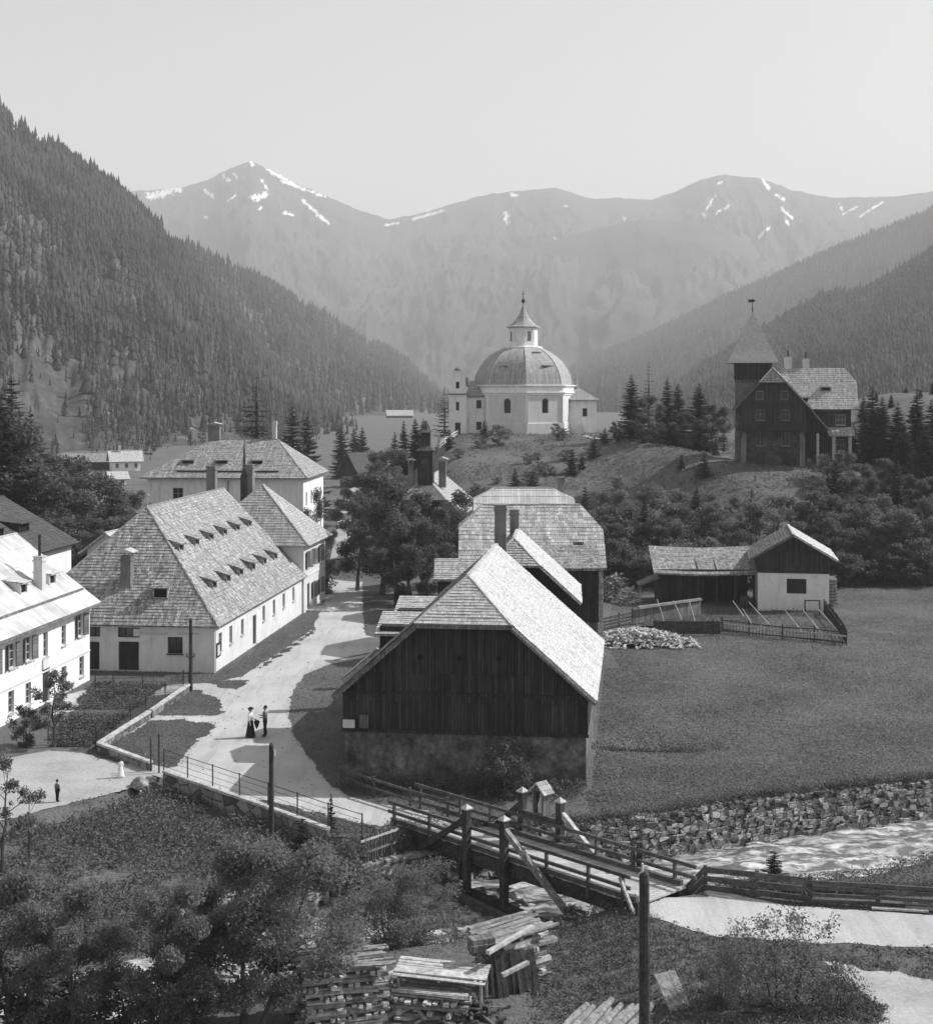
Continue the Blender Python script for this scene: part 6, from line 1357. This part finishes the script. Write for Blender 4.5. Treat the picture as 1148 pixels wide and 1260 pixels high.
def spruce(seed, h, r, m='needle', droop=.28, whorl=.36, nb=9, gap=0.0, base=.06, tuft=1.0):
    rg = random.Random(seed); b = MB(); b.tube([(0, 0, -.3), (0, 0, h * .5), (0, 0, h)], [.016 * h + .03, .009 * h + .02, .01], 6); V, F = [], []
    z = base * h
    while z < h * .985:
        f = (z / h); L0 = r * (1 - f) ** .82 * (.75 + .25 * min(1, f / .12)) + .08; n = max(4, int(nb * (.55 + .45 * (1 - f))))
        if not (gap and rg.random() < gap):
            for i in range(n):
                az = 6.283 * i / n + rg.uniform(-.35, .35); L = L0 * rg.uniform(.62, 1.16); d = Vector((math.cos(az), math.sin(az), 0)); s = Vector((-d.y, d.x, 0)); dr = droop * rg.uniform(.6, 1.4) * (1.25 - f)
                k = max(3, int(L / .28)); z0 = z + rg.uniform(-.12, .12)
                for j in range(k):
                    t0 = (j + .3) / k; c = d * (L * t0) + Vector((0, 0, z0 - dr * L * t0 + .22 * L * t0 * t0)); wd = (L * .34 * (1.08 - t0) + .1) * rg.uniform(.7, 1.25) * tuft; ln = L / k * 1.5
                    for side in (-1, 1):
                        q = d * ln * rg.uniform(.5, 1) + s * side * wd + Vector((0, 0, -wd * rg.uniform(.1, .75))); a0 = len(V)
                        V += [c - d * ln * .3, c + q * .55 + Vector((0, 0, .05 * wd)) - d * ln * .35, c + q, c + q * .5 + d * ln * .35]; F.append((a0, a0 + 1, a0 + 2, a0 + 3))
                        if tuft >= 1: a0 = len(V); hh = wd * rg.uniform(.3, .7); V += [c - d * ln * .3, c + d * ln * .2 + s * side * wd * .3 - Vector((0, 0, hh)), c + d * ln * .9 + s * side * wd * .2 - Vector((0, 0, hh * .6)), c + d * ln * .6]; F.append((a0, a0 + 1, a0 + 2, a0 + 3))
        z += whorl * rg.uniform(.75, 1.25) * (1.15 - .4 * f)
    tm = bpy.data.meshes.new('trunk'); tm.from_pydata(b.v, [], b.f); tm.materials.append(M['bark'])
    return tm, npmesh('crown', [tuple(p) for p in V], F, M[m])
VAR = {}
for i in range(5): VAR['b%d' % i] = broadleaf(100 + i, 8.0, 6.2, 'leaf', .20, 9000, .22, 11)
for i in range(3): VAR['p%d' % i] = broadleaf(120 + i, 7.0, 5.4, 'leaf2', .17, 6500, .12, 11)
for i in range(3): VAR['d%d' % i] = broadleaf(130 + i, 9.0, 7.0, 'leafd', .22, 9500, .12, 12)
for i in range(2): VAR['u%d' % i] = broadleaf(140 + i, 3.0, 3.2, 'weed', .13, 3200, .02, 8, multi=3)
for i in range(4): VAR['s%d' % i] = spruce(150 + i, 14.0, 3.0 + .3 * i)
VAR['l0'] = spruce(160, 15.0, 3.0, 'larch', .1, .75, 7, .18, .18, .8); VAR['l1'] = spruce(161, 14.0, 3.2, 'larch', .15, .55, 8, .1, .1, .9)
for i in range(3): VAR['y%d' % i] = spruce(170 + i, 3.0, .85 + .1 * i, 'needle', .15, .2, 7, 0, .03)
FIRST = {}
def tree(name, label, cat, var, x, y, h, rz=None, z=None, wid=1.0, group=None, base_h=None):
    if isinstance(var, str): tm, cm = VAR[var]; key = var
    else: tm, cm = var; key = None
    e = thing(name, label, cat, (x, y, (gz(x, y) if z is None else z) - .05), random.uniform(0, 6.28) if rz is None else rz, group)
    H0 = max(v.co.z for v in tm.vertices) if key is None else HT.setdefault(key, max(v.co.z for v in tm.vertices)); s = h / H0 * (1.0)
    link('trunk', tm, e); link('crown', cm, e); e.scale = (s * wid, s * wid, s); return e
HT = {}
random.seed(77)
def at_px(px, d): return (px - CX) / FPX * d
def top_h(x, d, py): return CAMH - (py - HY) / FPX * d - gz(x, d)
def T(name, label, cat, var, px, d, ytop, wid=1.0, group=None):
    x = at_px(px, d); return tree(name, label, cat, var, x, d, max(.5, top_h(x, d, ytop)), None, None, wid, group)
SP = 'spruce_tree'
# spruces behind the hipped house
T('larch_tree', 'tall loose conifer rising behind the roof of the large hipped house', 'tree', 'l1', 316, 230, 455, 1.5)
T(SP, 'dark spruce just right of the large hipped house, the taller of the pair', 'tree', 's1', 360, 226, 497, 1.15)
T(SP, 'dark spruce just right of the large hipped house, the lower of the pair', 'tree', 's2', 378, 230, 508, 1.0)
for px, y, v, w, lb in ((420, 519, 's0', 1.3, 'left spruce of the group in the valley meadow beyond the road'), (436, 524, 's2', 1.0, 'middle spruce of the group in the valley meadow beyond the road'), (446, 524, 's3', 1.0, 'right spruce of the group in the valley meadow beyond the road')): T(SP, lb, 'tree', v, px, 330, y, w)
for px, y, v, lb in ((486, 530, 's1', 'smallest spruce on the left flank of the knoll'), (497, 516, 's0', 'pointed spruce second from the left on the left flank of the knoll'), (511, 513, 's2', 'spruce in the middle of the row left of the graves'), (521, 514, 's3', 'spruce next to the graves left of the larch')): T(SP, lb, 'tree', v, px, 248, y, 1.0)
T('larch_tree', 'tall feathery larch standing beside the chapel entrance', 'tree', 'l1', 547, 246, 476, 1.25)
# dark group between chapel and villa
for px, d, y, v, w, lb in ((777, 214, 459, 's0', 1.35, 'broad spruce at the left of the dark group by the villa path'), (798, 216, 443, 'l0', 1.0, 'tallest thin larch with bare whorls above the dark group'), (821, 212, 463, 's1', 1.15, 'spruce in the middle of the dark group by the villa path'), (834, 214, 470, 's2', 1.1, 'slimmer spruce right of the middle of the dark group'), (860, 210, 470, 's3', 1.25, 'broad spruce at the right end of the dark group'), (890, 214, 502, 'l1', .8, 'thin larch close to the tower wall')): T(SP if v[0] == 's' else 'larch_tree', lb, 'tree', v, px, d, y, w)
for px, d, y in ((760, 210, 520), (790, 206, 510), (812, 204, 520), (845, 204, 508), (874, 205, 500), (800, 209, 490)): T('broadleaf_tree', 'dark bushy tree filling the foot of the spruce group by the villa path', 'tree', random.choice(['d0', 'd1', 'd2']), px, d, y, 1.25, 'bushy trees in the dark group')
# young spruces on the knoll slope
for px, py in ((553, 566), (634, 588), (656, 590), (575, 600), (742, 600), (757, 604), (704, 582), (716, 580), (731, 575), (744, 568), (720, 596), (838, 590), (880, 580), (866, 595), (951, 572), (596, 560), (783, 610), (812, 612)):
    d = 150 + (660 - py) * .75; d = min(235, max(158, 235 - (py - 545) * 1.05)); x = at_px(px, d); tree('young_spruce', 'young spruce growing on the open grassy slope below the chapel and villa', 'tree', random.choice(['y0', 'y1', 'y2']), x, d, random.uniform(2.0, 3.6), group='young spruces on the knoll')
# shrubs round the chapel
for px, d, y, v, w, lb in ((612, 212, 523, 'u0', 1.25, 'wide low shrub before the left wall of the chapel'), (586, 221, 533, 'u1', 1.2, 'low shrub at the left end of the chapel slope'), (686, 217, 521, 'u1', .8, 'round pale bush before the right wall of the chapel'), (668, 213, 545, 'u0', 1.1, 'low bush beside the round pale one below the chapel')): T('shrub', lb, 'shrub', v, px, d, y, w)
# trees in the middle, between road and turreted house
for px, d, y, v, w, lb in ((470, 143, 588, 'd0', 1.1, 'big dark tree left of the turreted house'), (440, 146, 612, 'b0', 1.0, 'broad tree overhanging the road at its bend'), (505, 140, 622, 'b1', 1.15, 'rounded tree before the turreted house front'), (548, 143, 622, 'b2', 1.0, 'tree reaching up to the clipped gable of the shingle-clad house'), (488, 136, 640, 'd1', 1.0, 'lower dark tree at the roadside in front of the tree group'), (525, 136, 645, 'd2', .9, 'dark tree filling the gap before the turreted house')): T('broadleaf_tree', lb, 'tree', v, px, d, y, w)
for px, d, y, v, lb in ((432, 188, 585, 'b3', 'tree behind the bend of the road'), (486, 190, 555, 'p0', 'pale leafy tree rising left of the turret'), (462, 215, 558, 'b4', 'roundish tree near the small pointed barn'), (574, 150, 600, 'b0', 'tree behind the right slope of the turreted house')): T('broadleaf_tree', lb, 'tree', v, px, d, y, 1.1)
T('broadleaf_tree', 'slender tree against the white end wall of the hipped house', 'tree', 'p1', 386, 158, 606, .55)
T('broadleaf_tree', 'tree between the corner house and the road', 'tree', 'b2', 402, 150, 652, .6)
T('shrub', 'dark shrub at the corner of the corner house', 'shrub', 'u0', 399, 143, 690, .8)
# thicket left
for px, d, y, v, w in ((52, 172, 562, 'd0', 1.1), (95, 168, 566, 'b1', 1.2), (130, 164, 590, 'd1', 1.2), (165, 168, 606, 'b2', 1.0), (60, 152, 600, 'b3', 1.2), (105, 150, 610, 'd2', 1.2), (145, 147, 635, 'b0', 1.1), (25, 150, 598, 'd0', 1.2), (85, 144, 640, 'b4', 1.1), (178, 160, 625, 'd1', .8), (120, 142, 655, 'd2', 1.0)): T('broadleaf_tree', 'leafy tree in the dense thicket behind the long house and the dark shingled roof', 'tree', v, px, d, y, w, 'thicket trees behind the long house')
for px, d, y, v, w, lb in ((15, 158, 462, 's0', 1.35, 'tallest dark spruce at the left edge'), (2, 150, 480, 's3', 1.3, 'dark spruce cut by the left edge of the view'), (38, 160, 505, 's1', 1.2, 'dark spruce right of the tallest one at the left edge'), (48, 166, 535, 's2', 1.2, 'lower dark spruce before the meadow at the left'), (24, 152, 520, 'd1', .8, 'dark leafy tree under the spruces at the left edge'), (-20, 155, 470, 's2', 1.3, 'spruce beyond the left edge')):
    if px > 0: T(SP if v[0] == 's' else 'broadleaf_tree', lb, 'tree', v, px, d, y, w)
T('broadleaf_tree', 'lone tree standing in the sloping meadow at the foot of the mountain', 'tree', 'd0', 158, 520, 488, .7)
for px, d, y, v in ((185, 420, 540, 'b1'), (168, 400, 560, 'b2'), (120, 470, 552, 'd1'), (215, 560, 520, 'b3'), (250, 540, 528, 'd2')): T('broadleaf_tree', 'small far tree on the valley meadow near the chalet', 'tree', v, px, d, y, 1.2, 'far meadow trees')
# belt of trees below the villa
belt = [(752, 162, 606, 'p0'), (775, 158, 622, 'b0'), (800, 166, 598, 'p1'), (824, 160, 604, 'p2'), (846, 157, 622, 'b2'), (868, 165, 608, 'p0'), (890, 156, 625, 'b3'), (910, 162, 612, 'p1'), (934, 156, 618, 'p2'), (958, 158, 612, 'p0'), (985, 160, 622, 'b1'), (765, 152, 648, 'b3'), (838, 152, 645, 'b4'), (742, 156, 632, 'b1'), (895, 150, 655, 'd1'), (812, 152, 650, 'd0')]
for i, (px, d, y, v) in enumerate(belt): T('broadleaf_tree', 'light leafy tree in the belt of trees behind the open shed', 'tree', v, px, d, y, 1.25, 'belt of trees behind the open shed')
rb = [(1018, 158, 606, 'b0'), (1042, 162, 590, 'd0'), (1068, 156, 622, 'b2'), (1096, 158, 612, 'p1'), (1126, 157, 625, 'd1'), (1030, 152, 640, 'b1'), (1085, 151, 640, 'b3'), (1112, 152, 628, 'p2'), (1145, 154, 612, 'd2'), (1008, 170, 590, 'd1'), (1055, 170, 572, 'b4'), (1088, 172, 566, 'd0'), (1118, 168, 585, 'd2'), (1035, 176, 556, 'b2'), (1150, 165, 590, 'd0')]
for px, d, y, v in rb: T('broadleaf_tree', 'bushy dark tree in the thick wood edge right of the small white walled house', 'tree', v, px, d, y, 1.25, 'wood edge at the right')
for px, d, y, v, w in ((1073, 186, 474, 's1', 1.2), (1062, 190, 492, 's0', 1.0), (1085, 186, 486, 's2', 1.1), (1104, 184, 494, 's3', 1.2), (1128, 180, 476, 's0', 1.3), (1146, 178, 490, 's1', 1.3), (1112, 176, 520, 's2', 1.3), (1140, 172, 520, 's3', 1.4), (1050, 188, 520, 's3', 1.0), (1062, 236, 486, 's1', 1.4), (1078, 250, 480, 's0', 1.4), (1096, 240, 484, 's2', 1.4), (1114, 255, 474, 's1', 1.5), (1132, 245, 478, 's3', 1.5), (1147, 250, 468, 's0', 1.5), (1088, 222, 500, 's3', 1.4), (1122, 224, 498, 's2', 1.4)): T(SP, 'tall dark spruce in the stand right of the villa', 'tree', v, px, d, y, w, 'spruces right of the villa')
T('shrub', 'low shrub on the bank under the porch of the villa', 'shrub', 'u1', 1020, 178, 560, 1.3)
# ---------------------------------------------------------------- foreground trees with their own crowns
def big(seed, h, w, leaf, size, n, **k): return broadleaf(seed, h, w, leaf, size, n, **k)
def FT(name, label, cat, v, px, d, ytop, wid=1.0):
    x = at_px(px, d); hh = CAMH - (ytop - HY) / FPX * d - gz(x, d); return tree(name, label, cat, v, x, d, hh, None, None, wid)
FT('broadleaf_tree', 'big leafy tree with forked trunks before the potato field, right of the row', 'tree', big(201, 6.5, 5.6, 'leaf_near', .105, 40000, trunk=.2, limbs=14, multi=2), 292, 47.5, 1052, 1.0)
FT('broadleaf_tree', 'big leafy tree in the middle of the near left trees', 'tree', big(202, 6.5, 5.4, 'leaf_near', .105, 36000, trunk=.12, limbs=14), 196, 46.5, 1095, 1.0)
FT('broadleaf_tree', 'big leafy tree at the near left corner', 'tree', big(203, 6.5, 5.6, 'leaf_near', .105, 36000, trunk=.08, limbs=14), 95, 46.5, 1105, 1.0)
FT('broadleaf_tree', 'near tree cut by the lower left corner', 'tree', big(204, 6.0, 5.0, 'leaf_near', .105, 20000, trunk=.08, limbs=12), 14, 48, 1070, 1.0)
FT('broadleaf_tree', 'smaller leafy tree between the big near left trees and the field', 'tree', big(205, 5, 4.4, 'leaf_near', .105, 18000, trunk=.05, limbs=11), 246, 51, 1085, .9)
FT('broadleaf_tree', 'thin open tree with pale foliage beside the lower path', 'tree', big(206, 5.5, 3.2, 'weed', .12, 2600, trunk=.25, limbs=9), 3, 62, 935, .8)
FT('broadleaf_tree', 'thin dark stemmed tree below the lower path at the left edge', 'tree', big(207, 4.5, 2.6, 'leaf', .11, 1800, trunk=.3, limbs=8), 34, 60, 972, .7)
FT('shrub', 'rounded leafy bush covering the bridge abutment', 'shrub', big(208, 4.0, 4.6, 'leaf_near', .085, 24000, trunk=.03, limbs=12, multi=3), 492, 57.6, 1052, 1.0)
FT('shrub', 'open leafy shrub in the lower right foreground', 'shrub', big(209, 3.6, 4.6, 'leaf_near', .12, 3600, trunk=.03, limbs=11, multi=4), 965, 47.5, 1118, 1.0)
FT('shrub', 'dense low shrub left of the open one in the lower right foreground', 'shrub', big(210, 2.6, 3.6, 'leaf_near', .10, 5200, trunk=.02, limbs=9, multi=3), 888, 47.5, 1165, 1.0)
FT('shrub', 'pale low shrub right of the open one near the track', 'shrub', big(211, 2.2, 3.0, 'weed', .11, 2000, trunk=.02, limbs=9, multi=3), 1030, 47.0, 1185, 1.0)
FT('young_tree', 'slender young tree before of the whitewashed house', 'tree', big(212, 4.2, 2.6, 'leaf2', .12, 3400, trunk=.25, limbs=11), 66, 82, 826, 1.0)
FT('shrub', 'round dark bush before the whitewashed house', 'shrub', big(213, 2.4, 2.4, 'leafd', .10, 4500, trunk=.03, limbs=9, multi=3), 30, 82, 868, 1.0)
FT('shrub', 'dark bush on the bank below the picket fence', 'shrub', big(214, 2.0, 2.4, 'leafd', .10, 3600, trunk=.03, limbs=9, multi=3), 424, 62.8, 1036, 1.0)
FT('shrub', 'leafy bush in front of the stone base of the barn', 'shrub', big(215, 2.0, 2.4, 'leafd', .10, 2600, trunk=.03, limbs=9, multi=3), 632, 72.6, 915, 1.0)
FT('shrub', 'low bush at the water edge under the bridge posts', 'shrub', big(216, 1.6, 2.2, 'weed', .09, 2400, trunk=.03, limbs=8, multi=3), 706, 58.2, 1110, 1.0)
x = at_px(371, 62); v = spruce(220, 5.2, 1.7, 'needle', .2, .26, 10); tree(SP, 'near spruce beside the road wall at the edge of the potato field', 'tree', v, x, 62.5, CAMH - (1003 - HY) / FPX * 62.5 - gz(x, 62.5), wid=1.1)
x = at_px(952, 59.6); tree('young_spruce', 'tiny spruce behind the road fence at the edge of the stream', 'tree', 'y1', x, 59.6, 1.5, wid=1.3)
x = at_px(407, 66); tree('young_spruce', 'slim sapling by the wire fence at the end of the road wall', 'tree', 'y0', x, 66.2, 1.8, wid=.45)
# ---------------------------------------------------------------- ground cover: potato rows, bank weeds, grass tufts
def patch(name, label, cat, pts, size, m, seed, up=.6):
    pts = np.array(pts); rg = np.random.default_rng(seed); n = len(pts); nr = rg.normal(size=(n, 3)); nr[:, 2] = np.abs(nr[:, 2]) + up; nr /= np.linalg.norm(nr, axis=1)[:, None]
    u = np.cross(nr, rg.normal(size=(n, 3))); u /= np.linalg.norm(u, axis=1)[:, None]; w = np.cross(nr, u); L = size * rg.uniform(.6, 1.4, n)[:, None]
    V = np.stack([pts - u * L * .6, pts - w * L * .35, pts + u * L * .6, pts + w * L * .35], 1).reshape(-1, 3)
    return tag(link(name, npmesh(name, V, np.arange(4 * n).reshape(n, 4), M[m])), label, cat, None, 'stuff')
rg = random.Random(5); pts = []
rows = Vector((.62, -.78)); acr = Vector((.78, .62))
for i in range(-70, 70):
    for j in range(-80, 80):
        p = Vector((-14, 65)) + acr * (i * .52) + rows * (j * .34 + rg.uniform(-.08, .08)); gfy = np.interp(p.x, GF[:, 0], GF[:, 1]); nby = np.interp(p.x, NB[:, 0], NB[:, 1])
        if not (-27 < p.x < -5.6 and p.y < gfy - .7 and p.y > nby + 1.2 and p.y > 51): continue
        if noise.noise(Vector((p.x * .3, p.y * .3, 0))) < -.42: continue
        z = gz(p.x, p.y); hh = .42 * (.7 + .6 * rg.random())
        for _ in range(22): pts.append((p.x + rg.gauss(0, .15), p.y + rg.gauss(0, .15), z + rg.uniform(.05, hh)))
patch('potato_foliage', 'dark rows of leafy potato plants in the field below the road wall', 'crop', pts, .125, 'crop', 3)
pts = []
def inside(poly, x, y):
    c = False; n = len(poly); j = n - 1
    for i in range(n):
        if (poly[i][1] > y) != (poly[j][1] > y) and x < (poly[j][0] - poly[i][0]) * (y - poly[i][1]) / (poly[j][1] - poly[i][1]) + poly[i][0]: c = not c
        j = i
    return c
roads = [p for n_, p in POLYS if n_ in ('road', 'path')]; greens = [p for n_, p in POLYS if n_ == 'grass_verge']; soils = [p for n_, p in POLYS if n_ == 'garden_soil']
def weeds(n, fx, hgt=.3):
    for _ in range(n):
        x, y = fx(); z = gz(x, y)
        if z < -2.3 or any(inside(p, x, y) for p in roads): continue
        for _ in range(12): pts.append((x + rg.gauss(0, .13), y + rg.gauss(0, .13), z + rg.uniform(.0, hgt)))
weeds(2600, lambda: (lambda x: (x, np.interp(x, NB[:, 0], NB[:, 1]) + abs(rg.gauss(.15, .35))))(rg.uniform(-1, 32)), .4)
weeds(1500, lambda: (lambda x: (x, np.interp(x, NB[:, 0], NB[:, 1]) + abs(rg.gauss(1.2, .7))))(rg.uniform(-16, -1)), .5)
weeds(2600, lambda: (lambda x: (x, np.interp(x, SB[:, 0], SB[:, 1]) - abs(rg.gauss(1.4, 1.2))))(rg.uniform(-14, 24)), .4)
weeds(2600, lambda: (rg.uniform(2.2, 12), rg.uniform(44, 57)), .12)
weeds(900, lambda: (rg.uniform(-6.5, 6.0), 74.3 - abs(rg.gauss(.7, .7))), .6)
weeds(2600, lambda: (rg.uniform(9, 22), rg.uniform(44, 57)), .07)
weeds(700, lambda: (13.5 + rg.gauss(0, .9), 45.5 + rg.uniform(-2, 4)), .2)
weeds(500, lambda: (10.0 + rg.gauss(0, 1.6), 82.2 + rg.gauss(0, .35)), .35)
weeds(1200, lambda: (rg.uniform(8, 26), 58.0 + abs(rg.gauss(0, .5)) + 0), .4)
patch('bank_weeds', 'rank weeds and grass tufts along the stream banks and wall tops', 'weeds', pts, .085, 'weed', 4)
pts = []
for _ in range(200000):
    y = 68 + 90 * rg.random() ** 1.3; x = rg.uniform(6, .33 * y + 2); 
    if y < np.interp(x, NB[:, 0], NB[:, 1]) + .6 or y > 160 or (x < 6.35 + (y - 74) * .115 and y > 73.6) or (x < 7.4 and 92 < y < 103) or (x < 11 and 105 < y < 121): continue
    pts.append((x, y, gz(x, y) + rg.uniform(.0, .06)))
patch('meadow_grass', 'short rough grass of the mown meadow', 'grass', pts, .10, 'meadowgrass', 6, 1.6)

# grass tufts on verges, lawns and the knoll
pts = []
for _ in range(110000):
    y = 66 + 72 * rg.random() ** 1.4; x = rg.uniform(-.27 * y, 2); 
    if any(inside(p, x, y) for p in soils): continue
    jx, jy = x + rg.gauss(0, .16), y + rg.gauss(0, .22)
    if any(inside(p, jx, jy) for p in roads) and not any(inside(p, jx, jy) for p in greens): continue
    pts.append((x, y, gz(x, y) + .02 + rg.uniform(.0, .06)))
patch('verge_tufts', 'short grass on the verges and lawns beside the road', 'grass', pts, .085, 'vergegrass', 7, 1.6)
pts = []
for p in soils:
    xs = [q[0] for q in p]; ys = [q[1] for q in p]
    for _ in range(9000):
        x, y = rg.uniform(min(xs), max(xs)), rg.uniform(min(ys), max(ys)); r = (y * .95 + x * .1) % .7
        if r < .4 and inside(p, x, y): pts.append((x, y, .03 + rg.uniform(0, .22)))
patch('garden_plants', 'low plants growing in rows in the garden beds', 'garden plants', pts, .12, 'crop', 8)
pts = []
for _ in range(70000):
    y = rg.uniform(155, 240); x = rg.uniform(-14, 62); z = gz(x, y)
    if noise.noise(Vector((x * .13, y * .13, 3))) + .6 * noise.noise(Vector((x * .5, y * .5, 9))) < rg.uniform(-.5, .3): continue
    pts.append((x, y, z + rg.uniform(0, .3)))
patch('hill_grass', 'long rough grass and low scrub on the slope below the chapel and villa', 'grass', pts, .26, 'vergegrass', 9, 1.6)
for k in range(46):
    d = rg.uniform(160, 224); px = rg.uniform(560, 900); x = at_px(px, d)
    if 30 < x < 50 and d > 180: continue
    tree('shrub', 'low scrubby bush on the open slope below the chapel', 'shrub', rg.choice(['u0', 'u1']), x, d, rg.uniform(.7, 1.8), wid=rg.uniform(1, 1.8), group='scrub on the knoll')

b = MB()
for _ in range(2600):
    y = 58 + 84 * rg.random() ** 1.5; x = rg.uniform(-.27 * y, 2) if y > 66 else rg.uniform(8, 22)
    if not any(inside(p, x, y) for p in roads): continue
    if rg.random() > .25 + .75 * max(0, noise.noise(Vector((x * .4, y * .4, 2)))) : continue
    s = rg.uniform(.03, .09); b.box((x, y, .02 + s * .2), (s, s * rg.uniform(.6, 1), s * .6), Matrix.Rotation(rg.uniform(0, 3), 3, 'Z'), s * .2)
tag(b.build('loose_gravel', M['path'], uv=False), 'loose stones scattered on the road', 'gravel', None, 'stuff')

for k in range(12):
    px = 748 + k * 23; d = rg.uniform(147, 153); 
    if 905 < px < 1015: d = rg.uniform(147, 152)
    T('shrub', 'leafy undergrowth shrub filling the belt of trees behind the open shed', 'shrub', rg.choice(['u0', 'u1']), px, d, rg.uniform(655, 685), 1.5, 'undergrowth in the belt of trees')
for k in range(14): T('shrub', 'dark shrub along the foot of the wood edge at the meadow end', 'shrub', rg.choice(['u0', 'u1']), 1022 + k * 9.5, rg.uniform(149, 152), rg.uniform(670, 690), 1.5, 'shrubs along the wood edge')

for px, d, y, v, lb in ((792, 160, 612, 's1', 'dark spruce poking out of the belt of trees left of the open shed ridge'), (857, 163, 596, 's2', 'dark spruce in the belt of trees above the open shed roof'), (925, 164, 598, 's0', 'dark spruce in the belt of trees above the small house roof'), (1028, 166, 560, 's3', 'dark spruce at the left end of the wood edge below the villa'), (1104, 162, 565, 's1', 'dark spruce rising from the middle of the wood edge')): T(SP, lb, 'tree', v, px, d, y, .9)

for px, d, y in ((18, 49.5, 1185), (62, 49, 1190), (112, 49.5, 1192), (158, 49, 1200), (228, 48.5, 1205), (205, 50, 1180)): T('shrub', 'leafy undergrowth bush beneath the near left trees', 'shrub', rg.choice(['u0', 'u1']), px, d, y, 1.25, 'undergrowth beneath the near left trees')
